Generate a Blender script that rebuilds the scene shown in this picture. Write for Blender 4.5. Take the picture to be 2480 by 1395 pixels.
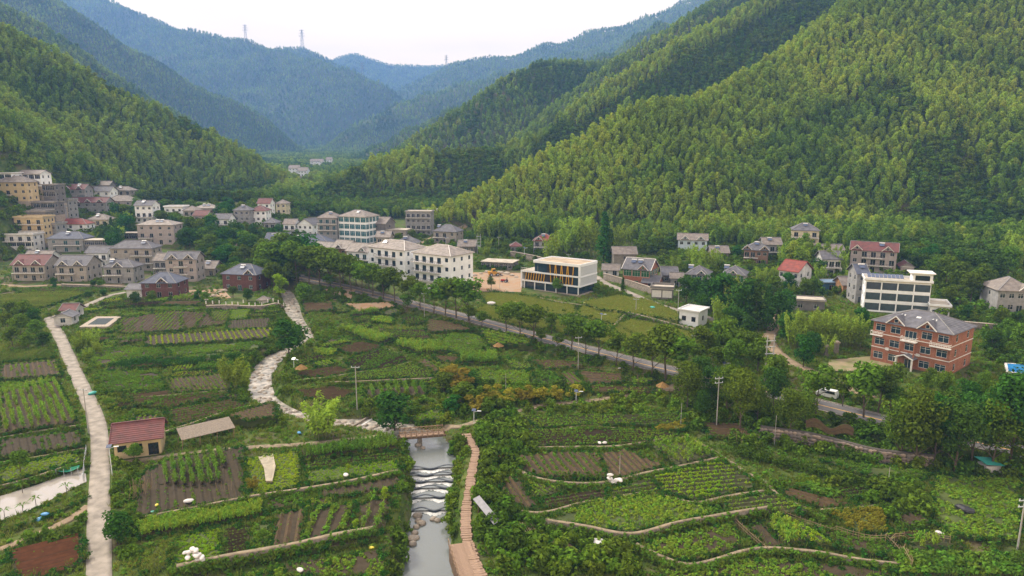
import bpy, math, random
import numpy as np
from mathutils import Vector, Matrix

# ------------------------------------------------------------------ camera, sky, sun, exposure
for o in list(bpy.data.objects):
    bpy.data.objects.remove(o, do_unlink=True)
scene = bpy.context.scene
COL = scene.collection
FPX, CXP, CYP, HOR, CAMZ = 1652.0, 1240.0, 697.5, 380.0, 53.0
PITCH = math.atan((CYP - HOR) / FPX)
cam_data = bpy.data.cameras.new('camera'); cam = bpy.data.objects.new('camera', cam_data); COL.objects.link(cam)
cam.location = (0, 0, CAMZ); cam.rotation_euler = (math.pi / 2 - PITCH, 0, 0)
cam_data.sensor_width = 36.0; cam_data.lens = 36.0 * FPX / 2480.0
cam_data.clip_start = 1.0; cam_data.clip_end = 20000.0
scene.camera = cam

SUN_AZ, SUN_EL = math.radians(-48), math.radians(42)      # azimuth from +Y towards +X
world = bpy.data.worlds.new('World'); scene.world = world; world.use_nodes = True
wn, wl = world.node_tree.nodes, world.node_tree.links
wn.clear()
wout = wn.new('ShaderNodeOutputWorld'); wbg = wn.new('ShaderNodeBackground'); wbg.inputs['Strength'].default_value = 0.1
sky = wn.new('ShaderNodeTexSky'); sky.sky_type = 'NISHITA'; sky.sun_disc = False
sky.sun_elevation = SUN_EL; sky.sun_rotation = SUN_AZ; sky.dust_density = 3.0
tc = wn.new('ShaderNodeTexCoord'); mp = wn.new('ShaderNodeMapping'); mp.inputs['Scale'].default_value = (1.0, 0.8, 6.5)
mp.inputs['Rotation'].default_value = (0.0, 0.22, 0.0)
nz = wn.new('ShaderNodeTexNoise'); nz.inputs['Scale'].default_value = 1.9; nz.inputs['Detail'].default_value = 6.0
nz.inputs['Roughness'].default_value = 0.55
rp = wn.new('ShaderNodeValToRGB')
rp.color_ramp.elements[0].position = 0.33; rp.color_ramp.elements[0].color = (0.83, 0.735, 0.68, 1)
rp.color_ramp.elements[1].position = 0.62; rp.color_ramp.elements[1].color = (1.0, 0.862, 0.728, 1)
sc_ = wn.new('ShaderNodeVectorMath'); sc_.operation = 'SCALE'; sc_.inputs['Scale'].default_value = 4.5
mx = wn.new('ShaderNodeMixRGB'); mx.inputs['Fac'].default_value = 0.96
wl.new(tc.outputs['Generated'], mp.inputs['Vector']); wl.new(mp.outputs['Vector'], nz.inputs['Vector'])
sx_ = wn.new('ShaderNodeSeparateXYZ'); wl.new(tc.outputs['Generated'], sx_.inputs[0])           # the sky glows warmer towards the horizon all round
mr_ = wn.new('ShaderNodeMapRange'); mr_.inputs['From Max'].default_value = 0.32; wl.new(sx_.outputs['Z'], mr_.inputs['Value'])
hz_ = wn.new('ShaderNodeMixRGB'); hz_.inputs['Color1'].default_value = (1.75, 1.36, 0.70, 1); hz_.inputs['Color2'].default_value = (1, 1, 1, 1); wl.new(mr_.outputs['Result'], hz_.inputs['Fac'])
ml_ = wn.new('ShaderNodeMixRGB'); ml_.blend_type = 'MULTIPLY'; ml_.inputs['Fac'].default_value = 1.0; wl.new(rp.outputs['Color'], ml_.inputs['Color1']); wl.new(hz_.outputs['Color'], ml_.inputs['Color2'])
wl.new(nz.outputs['Fac'], rp.inputs['Fac']); wl.new(ml_.outputs['Color'], sc_.inputs[0])
wl.new(sky.outputs['Color'], mx.inputs['Color1']); wl.new(sc_.outputs['Vector'], mx.inputs['Color2'])
wl.new(mx.outputs['Color'], wbg.inputs['Color']); wl.new(wbg.outputs['Background'], wout.inputs['Surface'])

sun_d = bpy.data.lights.new('sun', 'SUN'); sun_d.energy = 1.5; sun_d.angle = math.radians(14); sun_d.color = (1.0, 0.90, 0.74)
sun = bpy.data.objects.new('sun', sun_d); COL.objects.link(sun)
sdir = Vector((math.sin(SUN_AZ) * math.cos(SUN_EL), math.cos(SUN_AZ) * math.cos(SUN_EL), math.sin(SUN_EL)))
sun.rotation_euler = sdir.to_track_quat('Z', 'Y').to_euler()

vs = scene.view_settings
vs.view_transform = 'Standard'; vs.look = 'None'; vs.gamma = 1.0; vs.use_curve_mapping = False; vs.exposure = 2.05
scene.render.engine = 'CYCLES'
cy = scene.cycles
cy.use_denoising = True; cy.max_bounces = 6; cy.diffuse_bounces = 3; cy.glossy_bounces = 2; cy.transmission_bounces = 4
cy.transparent_max_bounces = 6; cy.volume_bounces = 2; cy.caustics_reflective = False; cy.caustics_refractive = False

# ------------------------------------------------------------------ pixel <-> place
cp, sp = math.cos(PITCH), math.sin(PITCH)
def ray(px, py):
    u, v = (px - CXP) / FPX, -(py - CYP) / FPX
    return np.array([u, cp + v * sp, -sp + v * cp])          # scaled so that forward depth = 1
def at_depth(px, py, Y):                                      # the point on the pixel's ray at ground distance Y
    d = ray(px, py); t = Y / d[1]
    return np.array([d[0] * t, Y, CAMZ + d[2] * t])
def project(x, y, z):
    zc = z - CAMZ
    f = y * cp - zc * sp; v = y * sp + zc * cp
    return CXP + FPX * x / f, CYP - FPX * v / f

# ------------------------------------------------------------------ terrain
def smooth(a, b, x):
    t = np.clip((x - a) / (b - a), 0, 1); return t * t * (3 - 2 * t)
_rs = np.random.RandomState(7)
_perm = _rs.rand(256, 256)
def vnoise(x, y):
    xi, yi = np.floor(x).astype(int), np.floor(y).astype(int)
    fx, fy = x - xi, y - yi
    fx, fy = fx * fx * (3 - 2 * fx), fy * fy * (3 - 2 * fy)
    a, b = _perm[xi & 255, yi & 255], _perm[(xi + 1) & 255, yi & 255]
    c, d = _perm[xi & 255, (yi + 1) & 255], _perm[(xi + 1) & 255, (yi + 1) & 255]
    return (a * (1 - fx) + b * fx) * (1 - fy) + (c * (1 - fx) + d * fx) * fy
def fbm(x, y, o=4):
    s, a, t = 0, 0.5, 0
    for i in range(o):
        s = s + a * vnoise(x * 2 ** i + 17 * i, y * 2 ** i + 9 * i); t += a; a *= 0.5
    return s / t
def seg_dist(x, y, P):
    """distance to a polyline, its z (or width) at the nearest point, signed side"""
    best = np.full(np.shape(x), 1e18); zz = np.zeros(np.shape(x)); side = np.zeros(np.shape(x))
    for i in range(len(P) - 1):
        ax, ay, az = P[i]; bx, by, bz = P[i + 1]
        dx, dy = bx - ax, by - ay; L2 = dx * dx + dy * dy + 1e-9
        t = np.clip(((x - ax) * dx + (y - ay) * dy) / L2, 0, 1)
        ex, ey = x - (ax + t * dx), y - (ay + t * dy)
        d2 = ex * ex + ey * ey
        m = d2 < best
        best = np.where(m, d2, best); zz = np.where(m, az + t * (bz - az), zz)
        side = np.where(m, np.sign(dx * ey - dy * ex), side)
    return np.sqrt(best), zz, side
def F0(y):
    y = np.asarray(y, float)
    return 0.028 * np.where(y > 230, y - 205, np.where(y < 180, 0, (y - 180) ** 2 / 100))
def at_plane(px, py, dz=0.0):
    d = ray(px, py); Y = 150.0
    for _ in range(40):
        t = (F0(Y) + dz - CAMZ) / d[2]; Y = 0.5 * Y + 0.5 * d[1] * t
    t = Y / d[1]
    return np.array([d[0] * t, Y, CAMZ + d[2] * t])

RIVER_PX = [(1030, 1440, 3.2), (1035, 1380, 3.3), (1036, 1300, 3.1), (1044, 1240, 2.5), (1046, 1190, 3.4), (1050, 1140, 3.6), (1044, 1095, 4.0),
            (1018, 1062, 3.8), (960, 1040, 3.4), (880, 1030, 3.0), (805, 1026, 2.2), (740, 1012, 1.4), (690, 995, 1.6), (646, 972, 2.2),
            (628, 945, 2.7), (628, 915, 2.6), (645, 888, 2.6), (666, 866, 2.4), (705, 846, 1.6), (752, 822, 1.2), (748, 806, 1.1), (732, 788, 1.1),
            (708, 760, 2.6), (706, 740, 2.4), (700, 722, 2.0), (690, 700, 2.0), (675, 670, 2.0)]
WEIR_PY = [1133, 1149, 1164, 1181, 1202, 1237]                 # the stepped weirs below the bridge
POOL, UPPER = -3.7, -1.6
def river_dz(py): return UPPER + (POOL - UPPER) * min(max((py - 1128) / 112.0, 0.0), 1.0)
RIVER = [tuple(at_plane(a, b, river_dz(b))[:2]) + (w,) for a, b, w in RIVER_PX]
YW0, YW1 = at_plane(1046, 1240, POOL)[1], at_plane(1046, 1128, UPPER)[1]
ROAD_PX = [(640, 652), (740, 676), (820, 693), (900, 712), (1030, 745), (1150, 776), (1300, 816), (1400, 842), (1480, 863), (1600, 893), (1780, 932), (1950, 973),
           (2150, 1022), (2330, 1064), (2480, 1098), (2640, 1135)]
ROAD_UP = 2.4
ROAD = [tuple(at_plane(a, b, ROAD_UP)) for a, b in ROAD_PX]
RX, RY = np.array([p[0] for p in RIVER]), np.array([p[1] for p in RIVER])

def crest(pts, drop=9.0, k=1.0):
    P = [at_depth(a, b, Y * k) - np.array([0, 0, drop]) for a, b, Y in pts]
    return [(p[0], p[1], min(p[2], 1060.0)) for p in P]
RIDGES = [  # crest line in the picture with its distance, flank slope
    (crest([(-420, -150, 520), (-180, -40, 560), (0, 62, 590), (90, 100, 605), (180, 152, 620), (330, 236, 645), (410, 270, 655), (480, 302, 665), (600, 368, 690), (680, 418, 705), (745, 480, 720)]), 0.62),
    (crest([(-500, -200, 800), (-150, -60, 850), (0, -5, 880), (130, 72, 900), (200, 116, 920), (300, 190, 940), (400, 250, 955), (470, 290, 970), (560, 335, 985), (640, 376, 1000), (715, 420, 1010)], 9, 1.45), 0.62),
    (crest([(-300, -260, 1150), (130, -20, 1150), (250, 62, 1170), (330, 110, 1190), (450, 177, 1210), (560, 232, 1230), (650, 278, 1240), (715, 330, 1250), (745, 400, 1250)], 14, 1.85), 0.6),
    (crest([(0, -170, 1950), (270, -15, 1900), (330, 18, 1880), (390, 47, 1850), (500, 72, 1800), (560, 79, 1780), (600, 90, 1750), (690, 118, 1700), (760, 134, 1660), (850, 160, 1600), (920, 192, 1560), (952, 214, 1540), (990, 262, 1500)], 18, 2.2), 0.55),
    (crest([(560, 150, 2000), (640, 116, 1950), (690, 106, 1950), (735, 103, 1950), (790, 128, 1950), (850, 168, 1950), (930, 205, 1900)], 18, 2.25), 0.55),
    (crest([(700, 165, 2600), (800, 141, 2600), (830, 129, 2600), (860, 123, 2600), (900, 138, 2600), (940, 151, 2600), (1040, 155, 2600), (1100, 150, 2600), (1250, 150, 2600)], 18, 2.2), 0.5),
    (crest([(940, 218, 2000), (1040, 170, 2000), (1100, 140, 2000), (1150, 128, 1980), (1190, 133, 1950), (1310, 104, 1900), (1400, 78, 1850), (1470, 54, 1820), (1540, 42, 1800), (1620, 10, 1750), (1700, -25, 1700), (1900, -120, 1650)], 18, 2.1), 0.55),
    (crest([(1440, 110, 1700), (1310, 140, 1600), (1180, 178, 1540), (1050, 215, 1480), (960, 244, 1430), (880, 284, 1380), (810, 330, 1320), (770, 380, 1270)], 14, 1.9), 0.55),
    (crest([(1600, 40, 1300), (1480, 120, 1250), (1340, 160, 1200), (1200, 215, 1150), (1080, 262, 1110), (980, 310, 1080), (900, 352, 1050), (830, 390, 1020)], 10, 1.6), 0.6),
    (crest([(800, 425, 820), (880, 388, 840), (960, 362, 850), (1060, 292, 880), (1130, 248, 900), (1200, 198, 920), (1250, 168, 935), (1300, 150, 950), (1350, 143, 985), (1450, 148, 1050), (1560, 120, 1100)], 9, 1.12), 0.6),
    (crest([(1260, 345, 770), (1330, 270, 810), (1400, 208, 850), (1480, 152, 870), (1560, 97, 900), (1650, 47, 930), (1720, 2, 960), (1900, -110, 1030), (2100, -230, 1100)], 9, 1.08), 0.66),
    (crest([(690, 515, 545), (720, 482, 560), (800, 434, 580), (900, 388, 600), (1000, 362, 620), (1150, 358, 640), (1250, 348, 655), (1320, 315, 670), (1400, 250, 690), (1560, 148, 720), (1700, 72, 750), (1850, -8, 790), (2100, -150, 850)], 9), 0.62),
    (crest([(1050, 512, 420), (1100, 492, 430), (1200, 445, 442), (1300, 378, 452), (1400, 338, 460), (1500, 278, 465), (1580, 248, 470), (1700, 233, 482), (1800, 183, 500), (1900, 122, 520), (2000, 52, 540), (2060, 2, 552), (2300, -200, 610), (2600, -350, 680)], 9), 0.62),
]
def ridge_height(x, y):
    out = np.full(np.shape(x), -1e3)
    n1 = fbm(x / 90.0 + 3.1, y / 90.0 + 8.2, 3); n2 = fbm(x / 34.0 + 40, y / 34.0 + 11, 3); n3 = np.abs(fbm(x / 300.0 + 7, y / 300.0 + 2, 3) - .5)
    for P, s in RIDGES:
        d, z, _ = seg_dist(x, y, P)
        h = z - s * np.maximum(d - 4, 0) * (0.72 + 0.56 * n1) - np.minimum(d, 60) / 60 * 14 * np.abs(n2 - 0.5) - np.clip((y - 900) / 900, 0, 1) * np.minimum(d, 250) / 250 * 150 * n3
        out = np.maximum(out, h)
    return out
def floor_height(x, y):
    f = F0(y)
    d, _, s = seg_dist(x, y, ROAD)
    sd = d * s
    hill_side = np.where(sd > 0, 1.0, 0.0)
    f = f + ROAD_UP * np.where(hill_side > 0, 1.0, 1 - smooth(3.6, 8.0, d))
    f = f + hill_side * 0.02 * np.maximum(d - 6, 0) * smooth(60, 110, x + 0 * y)
    f = f + 0.075 * np.clip(y - 300, 0, 170) * smooth(-120, -200, x) * (1 - smooth(470, 560, y))
    f = f + 0.35 * (fbm(x / 14.0, y / 14.0, 3) - 0.5) * np.where(d < 6, smooth(4, 6, d), 1)
    near = (y < 420)
    dr, w, _ = seg_dist(x, y, RIVER)
    f = f - np.where(y < YW1, 2.2 + 2.2 * np.clip((YW1 - y) / (YW1 - YW0), 0, 1), 2.2) * (1 - smooth(w, w + 2.2, dr)) * near
    return f
def T(x, y):
    x, y = np.asarray(x, float), np.asarray(y, float)
    f, r = floor_height(x, y), ridge_height(x, y)
    k = 6.0
    m = np.maximum(f, r)
    h = np.clip(k - np.abs(f - r), 0, None) / k
    return m + h * h * k * 0.25
T_exact = T
def axis(a, b, step, out, grow):
    core = list(np.arange(a, b + step, step)); s = step; v = core[-1]
    while v < out: s *= grow; v += s; core.append(v)
    return core
ys = np.array(axis(50, 330, 1.25, 7000, 1.033))
xr = axis(0, 165, 1.35, 5800, 1.05); xs = np.array(sorted(set([-v for v in xr] + xr)))
GX, GY = np.meshgrid(xs, ys); GZ = T_exact(GX, GY)
ny, nx = GX.shape

def T(x, y):
    """height of the ground sheet, read from its grid"""
    x, y = np.asarray(x, float), np.asarray(y, float)
    i = np.clip(np.searchsorted(xs, x) - 1, 0, nx - 2); j = np.clip(np.searchsorted(ys, y) - 1, 0, ny - 2)
    u = np.clip((x - xs[i]) / (xs[i + 1] - xs[i]), 0, 1); v = np.clip((y - ys[j]) / (ys[j + 1] - ys[j]), 0, 1)
    return (GZ[j, i] * (1 - u) + GZ[j, i + 1] * u) * (1 - v) + (GZ[j + 1, i] * (1 - u) + GZ[j + 1, i + 1] * u) * v
def Tz(x, y): return float(T(x, y))
_ts = np.concatenate([np.arange(60, 420, 1.0), 420 * 1.004 ** np.arange(0, 500)])
def at(px, py, lift=0.0):
    """first point where the pixel's ray meets the ground"""
    d = ray(px, py); t = _ts / d[1]
    x, y, z = d[0] * t, d[1] * t, CAMZ + d[2] * t
    g = T(x, y) + lift - z
    i = int(np.argmax(g > 0))
    if g[i] <= 0: i = len(t) - 1
    a, b = t[max(i - 1, 0)], t[i]
    m = a + (b - a) * (np.linspace(0, 1, 40)); g = T(d[0] * m, d[1] * m) + lift - (CAMZ + d[2] * m)
    k = int(np.argmax(g > 0)); m = m[k]
    return np.array([d[0] * m, d[1] * m, CAMZ + d[2] * m])

# ------------------------------------------------------------------ materials
def srgb(r, g, b):
    f = lambda c: (c / 255 / 12.92) if c <= 10 else ((c / 255 + 0.055) / 1.055) ** 2.4
    return (f(r), f(g), f(b))
MATS = {}
def mat(name, col, rough=0.8, var=0.25, scale=1.5, spec=0.3, bump=0.0, metal=0.0, col2=None, island=0.0, coords='Object'):
    if name in MATS: return MATS[name]
    m = bpy.data.materials.new(name); m.use_nodes = True; n, l = m.node_tree.nodes, m.node_tree.links
    b = n['Principled BSDF']; b.inputs['Roughness'].default_value = rough; b.inputs['Metallic'].default_value = metal
    b.inputs['Specular IOR Level'].default_value = spec
    c2 = col2 or tuple(c * (1 - var) for c in col)
    t = n.new('ShaderNodeTexCoord'); z = n.new('ShaderNodeTexNoise'); z.inputs['Scale'].default_value = scale; z.inputs['Detail'].default_value = 5
    l.new(t.outputs[coords], z.inputs['Vector'])
    r = n.new('ShaderNodeValToRGB'); r.color_ramp.elements[0].position = 0.34; r.color_ramp.elements[1].position = 0.66
    r.color_ramp.elements[0].color = (*c2, 1); r.color_ramp.elements[1].color = (*col, 1)
    l.new(z.outputs['Fac'], r.inputs['Fac']); last = r.outputs['Color']
    if island:
        g = n.new('ShaderNodeNewGeometry'); h = n.new('ShaderNodeHueSaturation'); ma = n.new('ShaderNodeMapRange')
        ma.inputs['To Min'].default_value = 1 - island; ma.inputs['To Max'].default_value = 1 + island
        l.new(g.outputs['Random Per Island'], ma.inputs['Value']); l.new(ma.outputs['Result'], h.inputs['Value']); l.new(last, h.inputs['Color']); last = h.outputs['Color']
    l.new(last, b.inputs['Base Color'])
    if bump:
        bp = n.new('ShaderNodeBump'); bp.inputs['Strength'].default_value = bump; bp.inputs['Distance'].default_value = 0.1
        z2 = n.new('ShaderNodeTexNoise'); z2.inputs['Scale'].default_value = scale * 6; z2.inputs['Detail'].default_value = 6
        l.new(t.outputs[coords], z2.inputs['Vector']); l.new(z2.outputs['Fac'], bp.inputs['Height']); l.new(bp.outputs['Normal'], b.inputs['Normal'])
    MATS[name] = m
    return m
def leafmat(name, col, col2, trans=0.35, island=0.35, hue=0.03):
    """foliage: per-instance tint between two leaf colours, small differences from leaf to leaf"""
    m = bpy.data.materials.new(name); m.use_nodes = True; n, l = m.node_tree.nodes, m.node_tree.links
    n.remove(n['Principled BSDF']); out = n['Material Output']
    a = n.new('ShaderNodeAttribute'); a.attribute_type = 'INSTANCER'; a.attribute_name = 'tint'
    oi = n.new('ShaderNodeObjectInfo'); ad = n.new('ShaderNodeMath'); ad.operation = 'MULTIPLY_ADD'; ad.inputs[1].default_value = 0.5
    l.new(oi.outputs['Random'], ad.inputs[0]); l.new(a.outputs['Fac'], ad.inputs[2]); ad.use_clamp = True
    mx = n.new('ShaderNodeMixRGB'); mx.inputs['Color1'].default_value = (*col, 1); mx.inputs['Color2'].default_value = (*col2, 1)
    l.new(ad.outputs[0], mx.inputs['Fac'])
    g = n.new('ShaderNodeNewGeometry'); h = n.new('ShaderNodeHueSaturation'); ma = n.new('ShaderNodeMapRange')
    ma.inputs['To Min'].default_value = 1 - island; ma.inputs['To Max'].default_value = 1 + island
    l.new(g.outputs['Random Per Island'], ma.inputs['Value']); l.new(ma.outputs['Result'], h.inputs['Value'])
    mh = n.new('ShaderNodeMapRange'); mh.inputs['To Min'].default_value = 0.5 - hue; mh.inputs['To Max'].default_value = 0.5 + hue
    l.new(oi.outputs['Random'], mh.inputs['Value']); l.new(mh.outputs['Result'], h.inputs['Hue'])
    l.new(mx.outputs['Color'], h.inputs['Color'])
    d = n.new('ShaderNodeBsdfDiffuse'); t = n.new('ShaderNodeBsdfTranslucent'); s = n.new('ShaderNodeMixShader'); s.inputs['Fac'].default_value = trans
    l.new(h.outputs['Color'], d.inputs['Color']); l.new(h.outputs['Color'], t.inputs['Color'])
    l.new(d.outputs[0], s.inputs[1]); l.new(t.outputs[0], s.inputs[2]); l.new(s.outputs[0], out.inputs['Surface'])
    MATS[name] = m
    return m

# ------------------------------------------------------------------ objects
def mesh(name, V, F, m=None, mats=None, idx=None, smooth_=False):
    me = bpy.data.meshes.new(name)
    V = np.asarray(V, float)
    if isinstance(F, np.ndarray) and F.ndim == 2:
        k = F.shape[1]; nf = len(F)
        me.vertices.add(len(V)); me.vertices.foreach_set('co', V.astype(np.float32).ravel())
        me.loops.add(nf * k); me.loops.foreach_set('vertex_index', F.astype(np.int32).ravel())
        me.polygons.add(nf); me.polygons.foreach_set('loop_start', (np.arange(nf) * k).astype(np.int32))
        me.update(calc_edges=True)
    else:
        me.from_pydata([tuple(v) for v in V], [], [tuple(f) for f in F]); me.update()
    for q in (mats or ([m] if m else [])): me.materials.append(q)
    if idx is not None: me.polygons.foreach_set('material_index', np.asarray(idx, np.int32))
    if smooth_: me.polygons.foreach_set('use_smooth', np.ones(len(me.polygons), bool))
    return me
def put(name, me, parent=None, loc=(0, 0, 0), rot=0.0, scale=None, **props):
    o = bpy.data.objects.new(name, me); COL.objects.link(o)
    o.location = loc
    if rot: o.rotation_euler = (0, 0, rot) if not hasattr(rot, '__len__') else rot
    if scale is not None: o.scale = scale if hasattr(scale, '__len__') else (scale,) * 3
    if parent: o.parent = parent
    for k, v in props.items(): o[k] = v
    return o
def thing(name, label, cat, loc, rot=0.0, group=None, me=None, scale=None):
    o = put(name, me, None, loc, rot, scale, label=label, category=cat)
    if group: o['group'] = group
    return o
class MB:
    """collects boxes, bars and plates into one mesh"""
    def __init__(s): s.v = []; s.f = []; s.i = []
    def poly(s, pts, mi=0):
        b = len(s.v); s.v += [tuple(p) for p in pts]; s.f.append(tuple(range(b, b + len(pts)))); s.i.append(mi); return s
    def box(s, x0, x1, y0, y1, z0, z1, mi=0):
        b = len(s.v)
        s.v += [(x0, y0, z0), (x1, y0, z0), (x1, y1, z0), (x0, y1, z0), (x0, y0, z1), (x1, y0, z1), (x1, y1, z1), (x0, y1, z1)]
        for q in ((0, 3, 2, 1), (4, 5, 6, 7), (0, 1, 5, 4), (1, 2, 6, 5), (2, 3, 7, 6), (3, 0, 4, 7)):
            s.f.append(tuple(b + k for k in q)); s.i.append(mi)
        return s
    def bar(s, a, b, w, h=None, mi=0, n=4, w2=None):
        a, b = Vector(a), Vector(b); d = (b - a)
        if d.length < 1e-6: return s
        d.normalize(); up = Vector((0, 0, 1)) if abs(d.z) < 0.95 else Vector((1, 0, 0))
        sx = d.cross(up).normalized(); sy = sx.cross(d).normalized(); h = h or w; k0 = len(s.v)
        ph = math.pi / 4 if n == 4 else 0
        q = 0.7071 if n == 4 else 0.5
        for p, kk in ((a, 1.0), (b, (w2 / w) if w2 else 1.0)):
            for i in range(n):
                t = ph + 2 * math.pi * i / n
                s.v.append(tuple(p + sx * (math.cos(t) * w * q * kk) + sy * (math.sin(t) * h * q * kk)))
        for i in range(n):
            j = (i + 1) % n; s.f.append((k0 + i, k0 + j, k0 + n + j, k0 + n + i)); s.i.append(mi)
        s.f.append(tuple(k0 + i for i in reversed(range(n)))); s.i.append(mi)
        s.f.append(tuple(k0 + n + i for i in range(n))); s.i.append(mi)
        return s
    def slab(s, pts, t, mi=0):
        """a sheet through pts with thickness t downwards"""
        n = len(pts); b = len(s.v)
        s.v += [tuple(p) for p in pts] + [(p[0], p[1], p[2] - t) for p in pts]
        s.f.append(tuple(range(b, b + n))); s.i.append(mi)
        s.f.append(tuple(b + n + i for i in reversed(range(n)))); s.i.append(mi)
        for i in range(n):
            j = (i + 1) % n; s.f.append((b + i, b + n + i, b + n + j, b + j)); s.i.append(mi)
        return s
    def me(s, name, *mats):
        m = bpy.data.meshes.new(name); m.from_pydata(s.v, [], s.f); m.update()
        for q in mats: m.materials.append(q)
        if len(mats) > 1: m.polygons.foreach_set('material_index', np.asarray(s.i, np.int32))
        return m

# geometry-node scatter, used for what nobody could count (forest cover, crops, weeds)
def proto_collection(name, meshes):
    c = bpy.data.collections.new(name)
    for i, me in enumerate(meshes):
        o = bpy.data.objects.new('%s_%02d' % (name, i), me); c.objects.link(o)
    return c
_trees = {}
def scatter_tree(coll):
    if coll.name in _trees: return _trees[coll.name]
    ng = bpy.data.node_groups.new('scatter_' + coll.name, 'GeometryNodeTree')
    ng.interface.new_socket('Geometry', in_out='INPUT', socket_type='NodeSocketGeometry')
    ng.interface.new_socket('Geometry', in_out='OUTPUT', socket_type='NodeSocketGeometry')
    n, l = ng.nodes, ng.links
    gi, go = n.new('NodeGroupInput'), n.new('NodeGroupOutput')
    ip = n.new('GeometryNodeInstanceOnPoints'); ci = n.new('GeometryNodeCollectionInfo')
    ci.inputs['Collection'].default_value = coll; ci.inputs['Separate Children'].default_value = True; ci.inputs['Reset Children'].default_value = True
    def attr(nm, ty):
        a = n.new('GeometryNodeInputNamedAttribute'); a.data_type = ty; a.inputs['Name'].default_value = nm; return a.outputs['Attribute']
    l.new(gi.outputs[0], ip.inputs['Points']); l.new(ci.outputs[0], ip.inputs['Instance'])
    ip.inputs['Pick Instance'].default_value = True
    l.new(attr('idx', 'INT'), ip.inputs['Instance Index']); l.new(attr('rot', 'FLOAT_VECTOR'), ip.inputs['Rotation']); l.new(attr('scl', 'FLOAT_VECTOR'), ip.inputs['Scale'])
    l.new(ip.outputs[0], go.inputs[0])
    _trees[coll.name] = ng
    return ng
def scatter(name, P, coll, scl, tint=None, rotz=None, tilt=0.08, parent=None, seed=1, **props):
    P = np.asarray(P, float).reshape(-1, 3); N = len(P)
    if N == 0: return None
    r = np.random.RandomState(seed + N)
    me = bpy.data.meshes.new(name); me.vertices.add(N); me.vertices.foreach_set('co', P.astype(np.float32).ravel())
    scl = np.broadcast_to(np.asarray(scl, float), (N,)) if np.ndim(scl) < 2 else np.asarray(scl)
    S = np.repeat(scl[:, None], 3, 1) if scl.ndim == 1 else scl
    rz = r.rand(N) * 6.283 if rotz is None else rotz
    R = np.stack([r.randn(N) * tilt, r.randn(N) * tilt, rz], 1)
    k = len(coll.objects)
    for nm, ty, dat, key in (('scl', 'FLOAT_VECTOR', S, 'vector'), ('rot', 'FLOAT_VECTOR', R, 'vector'), ('idx', 'INT', r.randint(0, k, N), 'value'),
                             ('tint', 'FLOAT', np.broadcast_to(0.0 if tint is None else tint, (N,)), 'value')):
        a = me.attributes.new(nm, ty, 'POINT')
        a.data.foreach_set(key, np.ascontiguousarray(dat, dtype=np.int32 if ty == 'INT' else np.float32).ravel())
    o = put(name, me, parent, **props); o['kind'] = 'stuff'
    md = o.modifiers.new('scatter', 'NODES'); md.node_group = scatter_tree(coll)
    return o
# ------------------------------------------------------------------ foliage prototypes
L_BROAD = leafmat('broadleaf_leaves', (0.040, 0.100, 0.012), (0.150, 0.222, 0.020), 0.32, 0.45)
L_BAMBOO = leafmat('bamboo_leaves', (0.054, 0.142, 0.016), (0.300, 0.395, 0.046), 0.42, 0.35, 0.02)
L_DARK = leafmat('dark_leaves', (0.022, 0.074, 0.012), (0.068, 0.148, 0.018), 0.25, 0.4)
L_GRASS = leafmat('grass_blades', (0.050, 0.098, 0.014), (0.235, 0.265, 0.050), 0.35, 0.35)
L_CROP = leafmat('crop_leaves', (0.056, 0.140, 0.018), (0.190, 0.300, 0.030), 0.35, 0.35)
L_LIME = leafmat('lime_leaves', (0.160, 0.320, 0.014), (0.300, 0.390, 0.024), 0.40, 0.3)
L_YELLOW = leafmat('yellow_leaves', (0.17, 0.18, 0.02), (0.30, 0.24, 0.03), 0.40, 0.3)
L_RED = leafmat('red_leaves', (0.10, 0.035, 0.02), (0.16, 0.06, 0.03), 0.3, 0.3)
L_DRY = leafmat('dry_leaves', (0.22, 0.15, 0.07), (0.33, 0.25, 0.13), 0.2, 0.3)
BARK = mat('bark', (0.12, 0.095, 0.07), 0.9, 0.4, 3, bump=0.3)
CULM = mat('bamboo_culm', (0.17, 0.20, 0.07), 0.6, 0.3, 2)

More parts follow.
